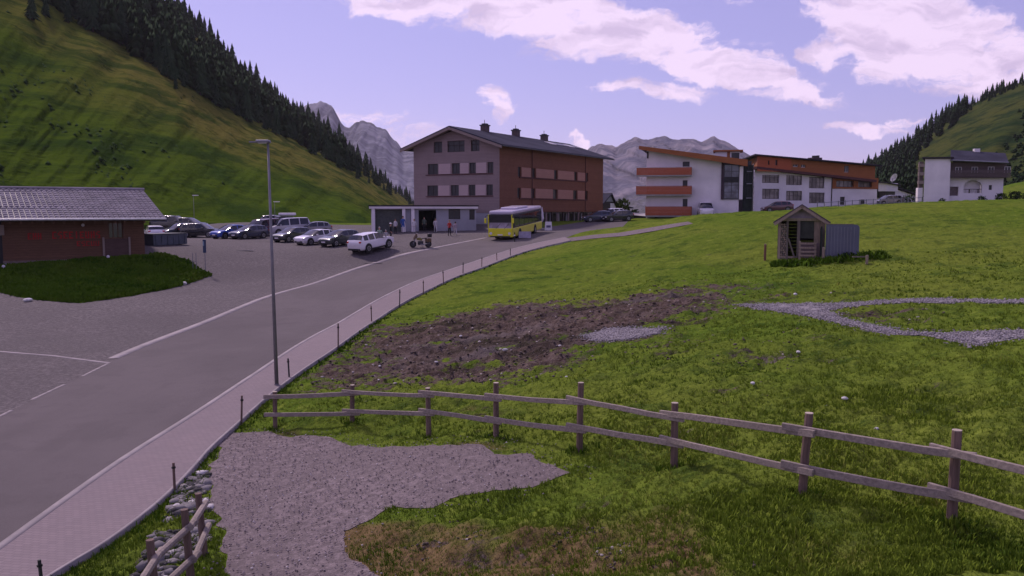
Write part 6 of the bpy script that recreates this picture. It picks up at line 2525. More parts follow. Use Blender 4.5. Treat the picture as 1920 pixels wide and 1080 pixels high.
info = []
for i, (q, b) in enumerate(zip(FENCE, fb)):
    h = hgt(b, q[2])
    lean = Vector((random.uniform(-.03, .05) + (0.05 if i in (6, 7) else 0), random.uniform(-.03, .03), 0))
    p0 = Vector(b - o0)
    mb = MB().tube([p0 + Vector((0, 0, -.4)), p0 + lean * .5 + Vector((0, 0, h * .5)), p0 + lean + Vector((0, 0, h))], [.068, .064, .060], 10)
    po = mb.build('post', M['fpost'], fx, smooth=False)
    MB().tube([p0 + lean + Vector((0, 0, h + .001)), p0 + lean + Vector((0, 0, h + .012))], .061, 10).build('cut_end', M['cut'], po)
    info.append((p0, h, hgt(b, q[3]), hgt(b, q[4]), lean))
for i in range(len(info) - 1):
    (a, ha, ua, la, _), (b, hb, ub, lb, _) = info[i], info[i + 1]
    dirv = (b - a)
    dirv.z = 0
    dirv.normalize()
    side = Vector((dirv.y, -dirv.x, 0))        # towards the camera
    for ra, rb in ((ua, ub), (la, lb)):
        up = .02 if i % 2 else -.02
        A = a + side * (.105) + Vector((0, 0, ra + up)) - dirv * .28
        B = b + side * (.105) + Vector((0, 0, rb - up)) + dirv * .30
        bow = Vector((0, 0, random.uniform(-.03, .02)))
        Mid = (A + B) / 2 + bow
        Rl = []
        pts = [A, (A + Mid) / 2 + bow * .3, Mid, (Mid + B) / 2 + bow * .3, B]
        mb = MB()
        w_, t_2 = random.uniform(.047, .058), .026
        vs = []
        for p in pts:
            j = random.uniform(-.006, .006)
            vs += [p + Vector((0, 0, -w_ + j)) - side * t_2, p + Vector((0, 0, -w_ + j)) + side * t_2, p + Vector((0, 0, w_ + j)) + side * (t_2 * .7), p + Vector((0, 0, w_ * 1.05 + j)) - side * t_2]
        fs = [(0, 1, 2, 3), (19, 18, 17, 16)]
        for k in range(4):
            for e in range(4):
                fs.append((k * 4 + e, k * 4 + (e + 1) % 4, (k + 1) * 4 + (e + 1) % 4, (k + 1) * 4 + e))
        mb.add(vs, fs)
        mb.build('rail', M['frail'], fx, bevel=.008)
# second fence from the lamp corner down towards the stream
f2 = empty('rail_fence', (0, 0, 0), label='short weathered fence along the stony ditch beside the pavement, lower left', cat='fence')
F2 = [(452, 800, 750), (386, 1040, 925), (363, 1110, 955), (300, 1170, 1012), (235, 1290, 1110)]
b2 = [gp(q[0], q[1]) for q in F2]
f2.location = tuple(b2[1])
inf2 = []
for q, b in zip(F2[1:], b2[1:]):
    h = hgt(b, q[2])
    p0 = Vector(b - b2[1])
    lean = Vector((-.10, .0, 0))
    mb = MB().tube([p0 + Vector((0, 0, -.4)), p0 + lean + Vector((0, 0, h))], [.068, .058], 10)
    mb.build('post', M['fpost'], f2)
    inf2.append((p0, h, lean))
for i in range(len(inf2) - 1):
    a, b = inf2[i], inf2[i + 1]
    for f in (.80, .42):
        A, B = a[0] + a[2] * f + Vector((.07, .05, a[1] * f)), b[0] + b[2] * f + Vector((.07, .05, b[1] * f))
        dd = (B - A) * .12
        MB().tube([A - dd, B + dd], .055, 8).build('rail', M['frail'], f2)

# stakes along the pavement
STK = [(82, 1120, 1050), (328, 925, 868), (452, 797, 742), (543, 713, 672), (634, 655, 606), (697, 607, 573), (749, 577, 543), (794, 552, 526), (832, 534, 507), (868, 516, 492), (903, 503, 482), (932, 491, 474), (957, 482, 466)]
ordn = ['first', 'second', 'third', 'fourth', 'fifth', 'sixth', 'seventh', 'eighth', 'ninth', 'tenth', 'eleventh']
for i, (px, pb, pt) in enumerate(STK):
    b = gp(px, pb)
    h = hgt(b, pt)
    lab = {0: 'thin dark stake at the pavement edge in the lower left corner', 1: 'thin dark stake at the pavement edge left of the gravel pad', 2: 'thin dark stake at the pavement edge just left of the lamp post'}.get(
        i, f'thin brown stake at the pavement edge, {ordn[i - 3]} up the road past the lamp post')
    r = empty('boundary_stake', tuple(b), random.uniform(0, 6), label=lab, cat='stake', group='stakes along the outer edge of the pavement')
    ln = (random.uniform(-.05, .05), random.uniform(-.05, .05))
    MB().tube([(0, 0, -.2), (ln[0], ln[1], h)], [.032, .028], 7).build('stake_shaft', M['fpost'] if i % 3 else M['metal_dark'], r)
    MB().tube([(ln[0] * .9, ln[1] * .9, h * .82), (ln[0] * .95, ln[1] * .95, h * .88)], .045, 7).build('wire_holder', M['black'], r)

# ------------------------------------------------------------------ the field hut with its metal sheet
def hut():
    A = gp(1458, 487)
    B = A + np.array([.947, -.32, 0]) * 2.32
    P_ = Plan('field_hut', A, B, float(min(A[2], B[2])), label='small open fronted wooden hut with gable roof standing in the meadow', cat='hut')
    W_ = P_.L
    D = 2.0
    ev = P_.front(1500, 414)[1]
    rd = P_.front(1500, 387)[1]
    wd = wood('grey_hut_timber', (0.17, 0.145, 0.125), 'Z', var=.35)
    wl = wood('pale_hut_timber', (0.30, 0.235, 0.18), 'Z', var=.3)
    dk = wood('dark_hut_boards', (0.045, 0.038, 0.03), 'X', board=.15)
    rt = P_.root

    def px(x):
        return P_.front(x, 450)[0]
    # posts
    for x, m, w in ((0.06, wl, .12), (px(1476), wd, .10), (px(1497), wd, .16), (W_ - .05, wl, .13)):
        MB().box(x - w / 2, x + w / 2, -.06, .08, -.15, ev).build('post', m, rt)
    for x in (.06, W_ - .06):
        MB().box(x - .06, x + .06, D - .12, D, -.15, ev).build('post', wd, rt)
    # stacked firewood wall on the left (round ends)
    lw = empty('x', (0, 0, 0))
    bpy.data.objects.remove(lw)
    for i in range(3):
        for j in range(17):
            x = .17 + i * .115 + (j % 2) * .04
            z = .06 + j * (ev - .15) / 17
            MB().tube([(x, -.04, z), (x, .34, z)], .055, 7).build('log', wl if (i + j) % 3 else wd, rt)
    # side, back and the top beam
    for k in range(11):
        z = .02 + k * (ev - .04) / 11
        MB().box(.0, W_, D, D + .03, z, z + ev / 11 - .012).build('plank', dk, rt)
        MB().box(-.03, .0, .09, D, z, z + ev / 11 - .012).build('plank', wd, rt)
        MB().box(W_, W_ + .03, .09, D, z, z + ev / 11 - .012).build('plank', wd, rt)
    MB().box(-.05, W_ + .05, -.08, -.065 + .1, ev, ev + .12).build('beam', wl, rt)
    MB().box(.1, W_ * .5, -.05, .04, .10, .20).build('beam', wl, rt)
    # brace
    a, b = Vector((px(1478), -.09, P_.front(1478, 447)[1])), Vector((px(1491), -.09, P_.front(1491, 484)[1]))
    MB().tube([a, b], .045, 6).build('brace', wd, rt)
    # right half: wall board behind a window opening and a slatted lower part
    xr0, xr1 = px(1500), px(1526)
    MB().box(xr0, xr1 - .01, .05, .07, P_.front(1510, 447)[1], ev - .03).build('dark_panel', plain('hut_mesh', (.05, .055, .045), .8), rt)
    MB().box(xr1, W_ - .12, .02, .05, .05, ev - .02).build('side_board', wl, rt)
    for k in range(5):
        z = .1 + k * .17
        MB().box(xr0, W_ - .12, -.02, .012, z, z + .15).build('plank', wood('pinkish_boards', (.22, .165, .16), 'X', var=.3), rt)
    # roof
    ov = .28
    sl_ = (rd - ev) / (W_ / 2)
    for sgn, xe in ((-1, -ov), (1, W_ + ov)):
        z = ev + .12 - sl_ * ov
        MB().slab([(W_ / 2, -.45, rd + .12), (W_ / 2, D + .35, rd + .12), (xe, D + .35, z), (xe, -.45, z)], .06).build('roof', wood('shingle_roof', (.11, .088, .095), 'Y', board=.15, var=.3), rt)
        mb = MB()
        mb.slab([(W_ / 2, -.50, rd + .05), (W_ / 2, -.44, rd + .05), (xe - .03 * sgn, -.44, z - .07), (xe - .03 * sgn, -.50, z - .07)], .14)
        mb.build('barge_board', wl, rt)
        for k in range(3):
            yy = .2 + k * .8
            MB().slab([(W_ / 2, yy, rd + .055), (W_ / 2, yy + .08, rd + .055), (xe, yy + .08, z - .065), (xe, yy, z - .065)], .1).build('rafter', wd, rt)
    MB().prism([(W_ * .12, ev + .125), (W_ * .88, ev + .125), (W_ * .5, rd - .02)], .06, .09, 'y').build('gable_board', plain('pale_gable', (.34, .29, .34), .8), rt)
    # the hurdle leaning in front
    Hb = P_.world(px(1500), -.28, .0)
    hr = empty('wooden_hurdle', tuple(Hb), P_.root.rotation_euler[2], label='pale wooden hurdle leaning against the front of the field hut', cat='hurdle')
    ww = px(1529) - px(1500)
    for x in (0, ww):
        MB().box(x - .05, x + .05, -.05, .0, -.1, 1.02 - .1 * (x > 0)).build('upright', wl, hr)
    for z in (.22, .42, .62, .86):
        MB().box(-.05, ww + .05, -.08, -.052, z, z + .09).build('slat', wl, hr)
    # sheet panel
    A2 = gp(1547, 489)
    B2 = A2 + np.array([.965, -.26, 0]) * 1.75
    S2 = Plan('metal_sheet', A2, B2, float(min(A2[2], B2[2])), label='blue grey metal sheet with rounded corner standing upright right of the field hut', cat='metal sheet')
    hh = S2.front(1580, 421)[1]
    L_ = S2.front(1611, 450)[0]
    L2 = L_
    pts = [(0, -.1), (L2, -.1), (L2, hh - .16), (L2 - .04, hh - .07), (L2 - .12, hh - .01), (L2 - .2, hh), (0, hh)]
    MB().prism(pts, 0, .04, 'y').build('sheet', plain('blue_grey_sheet', (.115, .125, .165), .55, 1.2, .16, metal=.2), S2.root)
    for x in (0, L2 / 2, L2 - .05):
        MB().box(x, x + .05, .045, .10, -.1, hh - .05 if x < L2 - .2 else hh - .25).build('stiffener', wd, S2.root)
    MB().box(-.03, L2 - .3, -.02, .06, hh + .002, hh + .03).build('top_edge', wd, S2.root)
    for q in range(9):
        x = .1 + q * (L2 - .2) / 9
        MB().box(x, x + .02, -.012, -.001, 0.0, hh - .12).build('rib', M['metal_grey'], S2.root)
    MB().prism([(0, -.1), (1.6, -.1), (1.6, hh - .6), (.3, hh - .1), (0, hh - .1)], -.22, -.18, 'x').build('side_sheet', M['darkgreen'], S2.root)
    # short posts of an electric fence round the hut
    for i, (x, pb, pt, lb) in enumerate(((1543, 493, 464, 'short pale wooden post between the field hut and the metal sheet'), (1625, 496, 479, 'short pale wooden post right of the metal sheet'),
                                         (1434, 488, 458, 'reddish wooden post left of the field hut'))):
        b = gp(x, pb)
        h = hgt(b, pt)
        r = empty('wooden_post', tuple(b), .3, label=lb, cat='post')
        MB().tube([(0, 0, -.2), (.01, 0, h)], .065, 8).build('shaft', wl if i < 2 else wood('reddish_post', (.20, .10, .07), 'Z'), r)
        MB().tube([(.01, 0, h + .001), (.01, 0, h + .015)], .066, 8).build('cut_end', M['cut'], r)
    b = gp(1625, 495)
    r = empty('wooden_bar', tuple(b), 0, label='low horizontal timber bar between the metal sheet and its right hand post', cat='bar')
    MB().cbox((-.35, 0, .36), (.75, .06, .06)).build('bar', wd, r)


hut()

# ------------------------------------------------------------------ car park furniture
M['skip'] = plain('skip_paint', (0.075, 0.09, 0.11), .6, 1.5, .25)
A, B = gp(288, 461), gp(351, 459)
Sk = Plan('skip_container', A, B, float(min(A[2], B[2])), label='low dark blue grey container beside the right end of the brown chalet', cat='container')
hh = Sk.front(320, 439)[1]
mb = MB()
mb.box(0, Sk.L, 0, .06, .08, hh)
mb.box(0, Sk.L, 1.7, 1.76, .08, hh)
mb.box(0, .06, .06, 1.7, .08, hh)
mb.box(Sk.L - .06, Sk.L, .06, 1.7, .08, hh)
mb.box(.06, Sk.L - .06, .06, 1.7, .1, .2)
mb.build('tub', M['skip'], Sk.root)
for k in range(6):
    MB().box(.25 + k * (Sk.L - .6) / 5, .33 + k * (Sk.L - .6) / 5, -.05, -.003, .1, hh - .1).build('rib', M['skip'], Sk.root)
MB().box(-.05, Sk.L + .05, -.06, 1.82, hh + .002, hh + .07).build('lid', plain('skip_lid', (.06, .07, .075), .6), Sk.root)
g = gp(385, 513)
sg = empty('road_sign', tuple(g), 0, label='narrow dark blue upright sign on a pole at the tip of the grass bank', cat='sign')
h1, h0 = hgt(g, 449), hgt(g, 474)
MB().tube([(0, .05, -.2), (0, .05, h1)], .03, 8).build('pole', M['metal_grey'], sg)
MB().cbox((0, 0, (h0 + h1) / 2), (.26, .03, h1 - h0)).build('panel', plain('dark_blue_sign', (.03, .05, .11), .5), sg, bevel=.02)
MB().cbox((-.07, -.02, (h0 + h1) / 2 + .2), (.10, .008, .35)).build('symbol', plain('pale_blue_print', (.20, .28, .36), .5), sg)
g = gp(366, 509)
sg = empty('sign_frame', tuple(g), 0, label='thin pale frame of poles left of the dark blue sign on the bank tip', cat='sign frame')
for x in (-.16, .10):
    MB().tube([(x, 0, -.2), (x, 0, hgt(g, 474))], .025, 6).build('pole', M['metal_grey'], sg)
MB().tube([(-.16, 0, hgt(g, 490)), (.10, 0, hgt(g, 490))], .02, 6).build('crossbar', M['metal_grey'], sg)
# white board in front of the bus, board further along, closed parasol
g = gp(984, 447)
bd = empty('banner_board', tuple(g), .0, label='pale lilac banner board standing on the road edge in front of the bus', cat='board')
MB().cbox((.0, 0, .38), (1.25, .03, .66)).build('panel', plain('lilac_board', (.42, .38, .50), .6), bd)
for x in (-.55, .55):
    MB().tube([(x, .04, 0), (x, .04, .72)], .02, 6).build('leg', M['metal_grey'], bd)
g = at_d(965, 84.5)
sgn = empty('marker_post', tuple(g), 0, label='thin dark marker post next to the lilac board by the bus', cat='post')
MB().tube([(0, 0, -.1), (0, 0, .95)], [.06, .05], 8).build('shaft', M['black'], sgn)
MB().tube([(0, 0, .6), (0, 0, .72)], .064, 8).build('reflector', M['white'], sgn)
g = at_d(1028, 101)
ab = empty('advertising_board', tuple(g), .3, label='white folding advertising board on the terrace right of the bus', cat='board')
for s in (-1, 1):
    MB().prism([(-.45 + .0, 0), (.45, 0), (.38, 1.05), (-.38, 1.05)], s * .02, s * .05, 'y').build('leaf', M['white'], ab)
MB().box(-.28, .28, -.056, -.052, .35, .62).build('print', plain('grey_print', (.12, .11, .2), .6), ab)
g = at_d(1016, 104)
pr = empty('closed_parasol', tuple(g), 0, label='closed white parasol on the terrace behind the bus', cat='parasol')
MB().tube([(0, 0, 0), (0, 0, 2.7)], .03, 8).build('pole', M['metal_grey'], pr)
MB().tube([(0, 0, .9), (.02, 0, 1.3), (0, 0, 2.0), (0, 0, 2.68)], [.10, .24, .16, .03], 10).build('canopy', cloth('parasol_cloth', (.55, .50, .56)), pr)
MB().tube([(0, 0, 0), (0, 0, .08)], .3, 12).build('base', M['concrete'], pr)

# guard rail along the upper road behind the meadow crest
gr = empty('guard_rail', tuple(at_d(1560, 98)), 0, label='grey railing along the upper road behind the meadow crest below the orange wing', cat='railing')
o_ = at_d(1560, 98)
pp = [at_d(1530 + k * 13, 98 + k * .25) for k in range(16)]
for i, p in enumerate(pp):
    q = Vector(p - o_)
    MB().tube([q + Vector((0, 0, -.3)), q + Vector((0, 0, 1.0))], .05, 6).build('post', M['metal_grey'], gr)
for z in (.45, .9):
    MB().tube([Vector(p - o_) + Vector((0, -.06, z)) for p in pp], .035, 6).build('rail', M['metal_grey'], gr)

# ------------------------------------------------------------------ stones lying in the pasture
def rock_mesh(seed, sub=2):
    import bmesh
    bm = bmesh.new()
    bmesh.ops.create_icosphere(bm, subdivisions=sub, radius=.5)
    g = random.Random(seed)
    off = [g.uniform(-9, 9) for _ in range(3)]
    from mathutils import noise as mn
    for v in bm.verts:
        n = mn.noise(v.co * 1.8 + Vector(off)) * .28 + mn.noise(v.co * 4 + Vector(off)) * .1
        v.co = v.co * (1 + n)
        v.co.z *= .62
    me = bpy.data.meshes.new('stone')
    bm.to_mesh(me)
    bm.free()
    me.materials.append(M['stone_pale'])
    return me


rocks = [rock_mesh(i) for i in range(4)]
RK = [(947, 656, .30, 'pale stone lying in the middle of the muddy patch'), (1411, 737, .20, 'pale stone in the grass in line above the sixth fence bay'),
      (1584, 750, .20, 'larger of two pale stones lying in the grass left of the last fence post'), (1549, 768, .14, 'smaller pale stone just below the larger one, lower right'),
      (1497, 664, .20, 'pale stone on the bare earth spot in the middle of the pasture'), (818, 676, .20, 'small pale stone in the left part of the mud'),
      (712, 691, .18, 'small pale stone in the mud above the second fence bay'), (1050, 648, .20, 'pale stone at the grassy edge left of the gravel patch'),
      (1491, 560, .28, 'pale stone beside the start of the gravel path'), (925, 576, .20, 'pale stone at the upper edge of the mud'),
      (1643, 807, .14, 'tiny pale stone in the grass above the last fence bay'), (710, 724, .14, 'small pale stone just above the fence near the lamp post'),
      (1062, 710, .14, 'small pale stone in the grass above the fourth fence bay'), (864, 630, .22, 'grey stone amid the furrows in the upper left of the mud'),
      (345, 534, .45, 'pale boulder at the lower edge of the grass bank tip'), (52, 566, .5, 'pale boulder on the left edge of the grass bank')]
for i, (px, py, s, lab) in enumerate(RK):
    g = gp(px, py)
    o = bpy.data.objects.new('pale_stone', rocks[i % 4])
    COL.objects.link(o)
    z_off = .0
    if i < 14:
        m_, _d = masks(np.array([g[0]]), np.array([g[1]]))
        z_off = float(relief_height(np.array([g[0]]), np.array([g[1]]), m_)[0])
    o.location = g + np.array([0, 0, z_off + s * .22])
    o.rotation_euler = (0, 0, i * 1.3)
    s *= .62 if i < 14 else 1
    o.scale = (s * 1.1, s * .85, s)
    tag(o, lab, 'stone', 'pale stones lying in the pasture and along the bank')


# ------------------------------------------------------------------ ground cover, one object per kind
def surf(x, y):
    mud, dry = masks(x, y)
    pd = paved_dist(x, y)
    z = T(x, y) + relief_height(x, y, mud) * smooth01(-pd / .9)
    return z, mud, dry, pd


def scatter_region(n, y0, y1, ulim=.68, ylo_pow=1.0):
    """points spread so that their picture density is even-ish"""
    t = rng.random(n)
    inv = 1 / y0 + (1 / y1 - 1 / y0) * t
    y = 1 / inv
    x = rng.uniform(-ulim, ulim, n) * (y + 2)
    return x, y


def tufts(name, x, y, z, h, mat, blades, label, w=.012, spread=.07, smap=None, **kw):
    n = len(x)
    V = np.empty((n, blades, 5, 3))
    az = rng.uniform(0, 2 * np.pi, (n, blades))
    rr = rng.uniform(0, 1, (n, blades)) * spread * (h / .12)[:, None]
    bx = x[:, None] + np.cos(az) * rr
    by = y[:, None] + np.sin(az) * rr
    hh = h[:, None] * rng.uniform(.6, 1.25, (n, blades))
    lean = rng.uniform(.2, .75, (n, blades)) * hh
    la = az + rng.normal(0, .6, (n, blades))
    ww = w * (h / .12)[:, None] * rng.uniform(.7, 1.4, (n, blades)) * np.maximum(1, y / 24)[:, None]
    pa = rng.uniform(0, 2 * np.pi, (n, blades))
    cx, cy = np.cos(pa) * ww, np.sin(pa) * ww
    zz = np.broadcast_to(z[:, None], bx.shape)
    V[:, :, 0] = np.stack([bx - cx, by - cy, zz - .02], -1)
    V[:, :, 1] = np.stack([bx + cx, by + cy, zz - .02], -1)
    mx, my = bx + np.cos(la) * lean * .4, by + np.sin(la) * lean * .4
    V[:, :, 2] = np.stack([mx + cx * .8, my + cy * .8, zz + hh * .62], -1)
    V[:, :, 3] = np.stack([mx - cx * .8, my - cy * .8, zz + hh * .62], -1)
    V[:, :, 4] = np.stack([bx + np.cos(la) * lean, by + np.sin(la) * lean, zz + hh], -1)
    base = (np.arange(n * blades) * 5).reshape(-1, 1)
    F = np.concatenate([base + np.array([[0, 1, 2]]), base + np.array([[0, 2, 3]]), base + np.array([[3, 2, 4]])])
    tint = np.repeat(vnoise(x * .5, y * .5, 5) * .6 + rng.random(n) * .4, blades * 5)
    return np_mesh(name, V.reshape(-1, 3), F, mat, attrs={'tint': tint}, label=label, kind='stuff', **kw)


def blade_mat(name, a, b, c):
    t = NT(name)
    tt = t.attr('tint')
    col = t.mix(t.ramp(tt, .15, .5), a, b)
    col = t.mix(t.ramp(tt, .72, .95, 0, .8), col, c)
    return t.finish(col, .9, None, spec=.0)


M['blades'] = blade_mat('grass_blades', (0.070, 0.120, 0.014), (0.165, 0.225, 0.026), (0.27, 0.27, 0.06))
M['blades_dk'] = blade_mat('bank_blades', (0.038, 0.088, 0.008), (0.072, 0.130, 0.012), (0.12, 0.155, 0.02))
x, y = scatter_region(160000, 9, 44)
z, mud, dry, pd = surf(x, y)
cl = fbm(x * .9, y * .9, 61, 3)
keep = (pd < -.02) & (mud + (rng.random(len(x)) - .5) * .7 + (cl - .5) * 1.2 < .45) & (rng.random(len(x)) < .5 + 1.0 * np.clip(cl - .3, 0, 1))
x, y, z, cl = x[keep], y[keep], z[keep], cl[keep]
h = (.04 + .11 * np.clip(cl - .3, 0, .5) * rng.uniform(.4, 1.6, len(x))) * np.clip(1.1 - dry[keep] * .5, .5, 1)
tufts('grass', x, y, z, h, M['blades'], 4, 'short tufted pasture grass in front of and above the wooden fence')
# longer rims along pavement, fence feet, hut
ex, ey = [], []
wl_ = densify(walkl, .2, closed=False)
for p in wl_[::1]:
    k = 3 if p[1] < 45 else 1
    ex += list(p[0] + .10 + np.abs(rng.normal(0, .2, k)))
    ey += list(p[1] + rng.normal(0, .2, k))
for p, *_ in info:
    b = p + Vector(o0)
    ex += list(b.x + rng.normal(0, .16, 26))
    ey += list(b.y + rng.normal(0, .16, 26))
hb = gp(1580, 490)
ex += list(rng.uniform(hb[0] - 3.6, hb[0] + 2.2, 500))
ey += list(hb[1] - .15 + rng.normal(0, .25, 500))
ex, ey = np.array(ex), np.array(ey)
ez, m_, d_, pd_ = surf(ex, ey)
k_ = (pd_ < -.02) & (ey > 8)
ex, ey, ez = ex[k_], ey[k_], ez[k_]
hh_ = np.where((ey > 38) & (ex > 12), .22, .10) * rng.uniform(.6, 1.4, len(ex))
tufts('tall_grass', ex, ey, ez, hh_, M['blades_dk'], 5, 'taller dark grass fringing the pavement, the fence posts and the field hut')
# grass on the bank by the chalet
bx0, bx1, by0, by1 = bank_poly[:, 0].min(), bank_poly[:, 0].max(), bank_poly[:, 1].min(), bank_poly[:, 1].max()
x, y = rng.uniform(bx0, bx1, 18000), rng.uniform(by0, by1, 18000)
s_ = sdist(x, y, bank_poly)
k_ = s_ > .05
x, y, s_ = x[k_], y[k_], s_[k_]
z = T(x, y) + .02 + (0.12 + (fbm(x * .8, y * .8, 5, 3) - .5) * .35) * smooth01(s_ / 1.2)
tufts('bank_grass', x, y, z, .16 + .22 * fbm(x * .7, y * .7, 9, 2) * rng.random(len(x)), M['blades_dk'], 4, 'unmown dark grass on the bank below the brown chalet', w=.016)


def pebbles(name, x, y, z, s, mat, label, **kw):
    ico = np.array([(0, 0, 1), (.89, 0, .45), (.28, .85, .45), (-.72, .53, .45), (-.72, -.53, .45), (.28, -.85, .45), (.72, .53, -.45), (-.28, .85, -.45), (-.89, 0, -.45), (-.28, -.85, -.45), (.72, -.53, -.45), (0, 0, -1)])
    fi = np.array([(0, 1, 2), (0, 2, 3), (0, 3, 4), (0, 4, 5), (0, 5, 1), (1, 6, 2), (2, 7, 3), (3, 8, 4), (4, 9, 5), (5, 10, 1), (2, 6, 7), (3, 7, 8), (4, 8, 9), (5, 9, 10), (1, 10, 6)])
    n = len(x)
    V = ico[None] * rng.uniform(.6, 1.25, (n, 12, 1)) * (s[:, None, None] * np.array([1, 1, .62]))
    a = rng.uniform(0, 6.28, n)
    c, si = np.cos(a)[:, None], np.sin(a)[:, None]
    X = V[..., 0] * c * 1.2 - V[..., 1] * si + x[:, None]
    Y = V[..., 0] * si * 1.2 + V[..., 1] * c + y[:, None]
    Z = V[..., 2] + z[:, None]
    F = (np.arange(n) * 12)[:, None, None] + fi[None]
    return np_mesh(name, np.stack([X, Y, Z], -1).reshape(-1, 3), F.reshape(-1, 3), mat, attrs={'tint': np.repeat(rng.random(n), 12)}, label=label, kind='stuff', **kw)


def tint_mat(name, a, b, c):
    t = NT(name)
    tt = t.attr('tint')
    col = t.mix(t.ramp(tt, .1, .7), a, b)
    col = t.mix(t.ramp(tt, .9, .97, 0, 1), col, c)
    return t.finish(col, .9, None, spec=.15)


M['gravel_st'] = tint_mat('gravel_stones', (.13, .12, .125), (.26, .24, .25), (.36, .335, .345))
M['gravel_br'] = tint_mat('pad_stones', (.10, .08, .085), (.25, .21, .215), (.5, .46, .45))
M['clod'] = tint_mat('earth_clods', (.030, .022, .018), (.115, .088, .078), (.42, .37, .34))
gx, gy = [], []
for poly, n in ((path_poly, 18000), (pud_poly, 4500)):
    a = rng.uniform(poly[:, 0].min() - .5, poly[:, 0].max() + .5, n * 3)
    b = rng.uniform(poly[:, 1].min() - .5, poly[:, 1].max() + .5, n * 3)
    s_ = sdist(a, b, poly)
    k_ = s_ > .06 - .5 * rng.random(len(a)) ** 8
    gx.append(a[k_][:n])
    gy.append(b[k_][:n])
gx, gy = np.concatenate(gx), np.concatenate(gy)
pebbles('gravel', gx, gy, T(gx, gy) + .035, rng.uniform(.012, .038, len(gx)), M['gravel_st'], 'loose grey gravel strewn over the path and the patch in the pasture')
a = rng.uniform(-16, 4, 26000)
b = rng.uniform(9, 24, 26000)
s_ = sdist(a, b, pad_poly)
k_ = (s_ > -.7 * rng.random(len(a)) ** 3)
a, b = a[k_], b[k_]
pebbles('pad_gravel', a, b, T(a, b) + .045, rng.uniform(.006, .022, len(a)), M['gravel_br'], 'fine brown grey gravel on the pad in front of the fence')
x, y = scatter_region(60000, 9, 70)
z, mud, dry, pd = surf(x, y)
k_ = (pd < -.02) & (mud + (fbm(x * 2, y * 2, 88, 2) - .5) > .42)
x, y, z = x[k_], y[k_], z[k_]
pebbles('earth_clods', x, y, z, rng.uniform(.015, .06, len(x)) * np.clip(y / 28, .6, 1.3), M['clod'], 'brown clods and small stones on the bare muddy ground')
# stony ditch beside the pavement in the lower left
dp = densify(ground_px([(330, 905), (395, 880), (400, 960), (405, 1010), (330, 1100), (260, 1160), (180, 1180), (235, 1090), (270, 1030), (300, 975)]), .2)
a = rng.uniform(dp[:, 0].min(), dp[:, 0].max(), 5200)
b = rng.uniform(dp[:, 1].min(), dp[:, 1].max(), 5200)
k_ = sdist(a, b, dp) > .1
a, b = a[k_], b[k_]
k_ = fbm(a * .8, b * .8, 14, 2) > .47
a, b = a[k_], b[k_]
zz, *_ = surf(a, b)
pebbles('ditch_stones', a, b, zz + .02, .025 + .13 * rng.random(len(a)) ** 5, tint_mat('ditch_stone', (.05, .048, .046), (.20, .185, .185), (.5, .47, .46)), 'grey and pale stones lying in the ditch beside the pavement')

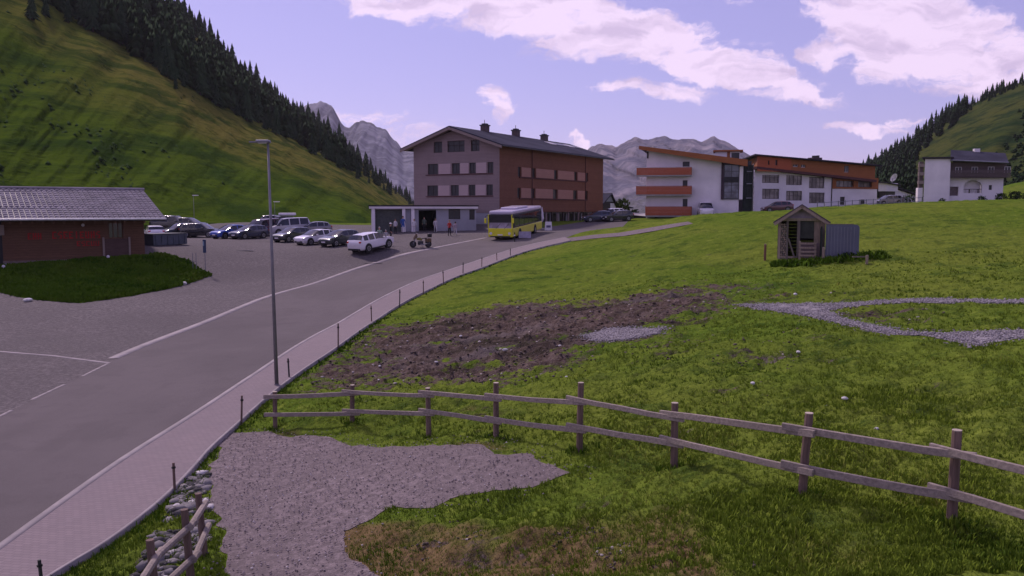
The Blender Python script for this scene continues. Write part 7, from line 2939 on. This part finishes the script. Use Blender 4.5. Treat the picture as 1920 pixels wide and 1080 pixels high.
# ------------------------------------------------------------------ bushes and the small tree near the buildings
def leafy(name, loc, size, n, mat, label, cat, group=None, trunk=0.0, squash=1.0):
    r = empty(name, tuple(loc), random.uniform(0, 6), label=label, cat=cat, group=group)
    c = rng.normal(0, 1, (n, 3))
    c /= np.linalg.norm(c, axis=1)[:, None]
    rad = rng.uniform(.35, 1, (n, 1)) ** .5
    lump = 1 + .35 * np.sin(c[:, :1] * 5 + c[:, 1:2] * 4 + n) * np.cos(c[:, 2:] * 5)
    c = c * rad * lump * np.array([1, 1, squash]) * size
    c[:, 2] += size * squash * .85 + trunk
    a = rng.normal(0, 1, (n, 3))
    a /= np.linalg.norm(a, axis=1)[:, None]
    b = np.cross(a, rng.normal(0, 1, (n, 3)))
    b /= np.linalg.norm(b, axis=1)[:, None]
    s = size * .16
    V = np.stack([c - a * s, c + b * s * .6, c + a * s, c - b * s * .6], 1).reshape(-1, 3)
    F = (np.arange(n) * 4)[:, None] + np.arange(4)[None]
    np_mesh('foliage', V, F, mat, parent=r)
    mb = MB()
    for k in range(5):
        ang = k * 1.3
        mb.tube([(0, 0, -.3), (.1 * math.cos(ang), .1 * math.sin(ang), trunk + size * .3), (size * .45 * math.cos(ang), size * .45 * math.sin(ang), trunk + size * squash * (.9 + .1 * k))],
                [.06 * size + .02, .045 * size, .012], 6)
    mb.build('branches', M['bark'], r)
    return r


leaf_y = tint_mat
M['leaf'] = needle_mat('leaf_green', (0.03, 0.055, 0.012), (0.07, 0.095, 0.02))
M['leaf_dk'] = needle_mat('leaf_dark_green', (0.014, 0.03, 0.012), (0.03, 0.055, 0.018))
leafy('tree', at_d(1166, 150), 1.35, 500, M['leaf'], 'small yellow green tree between the timber hotel and the balcony block', 'tree', trunk=1.2)
leafy('tree', at_d(1188, 152), 1.0, 350, M['leaf_dk'], 'low dark green tree just right of the yellow green one', 'tree', trunk=.4, squash=.7)
for i, (px, d, s, lab) in enumerate([(1898, 132, .9, 'dark green bush at the right corner of the white house'), (1922, 134, .8, 'dark green bush at the right edge of the picture'),
                                     (1872, 127, .8, 'low bush in front of the right corner of the white house'), (1836, 126, .6, 'small bush below the arched loggia'),
                                     (1762, 126, .5, 'small shrub against the plain white wall of the right house'), (1700, 140, .9, 'low bush left of the white house on the right')]):
    leafy('bush', at_d(px, d), s, 420, M['leaf_dk'], lab, 'bush', 'bushes around the white house on the right')
for px, d, s in [(1545, 46, .42), (1566, 44.5, .5), (1590, 44, .55), (1612, 44, .42)]:
    lab = {1545: 'dark weed clump at the foot of the post left of the metal sheet', 1566: 'dark weed clump under the left part of the metal sheet',
           1590: 'largest dark weed clump under the middle of the metal sheet', 1612: 'dark weed clump under the right end of the metal sheet'}[px]
    leafy('weed_clump', at_d(px, d) - np.array([0, 0, .2]), s, 260, M['leaf_dk'], lab, 'weeds', 'weeds round the foot of the metal sheet', squash=.6)
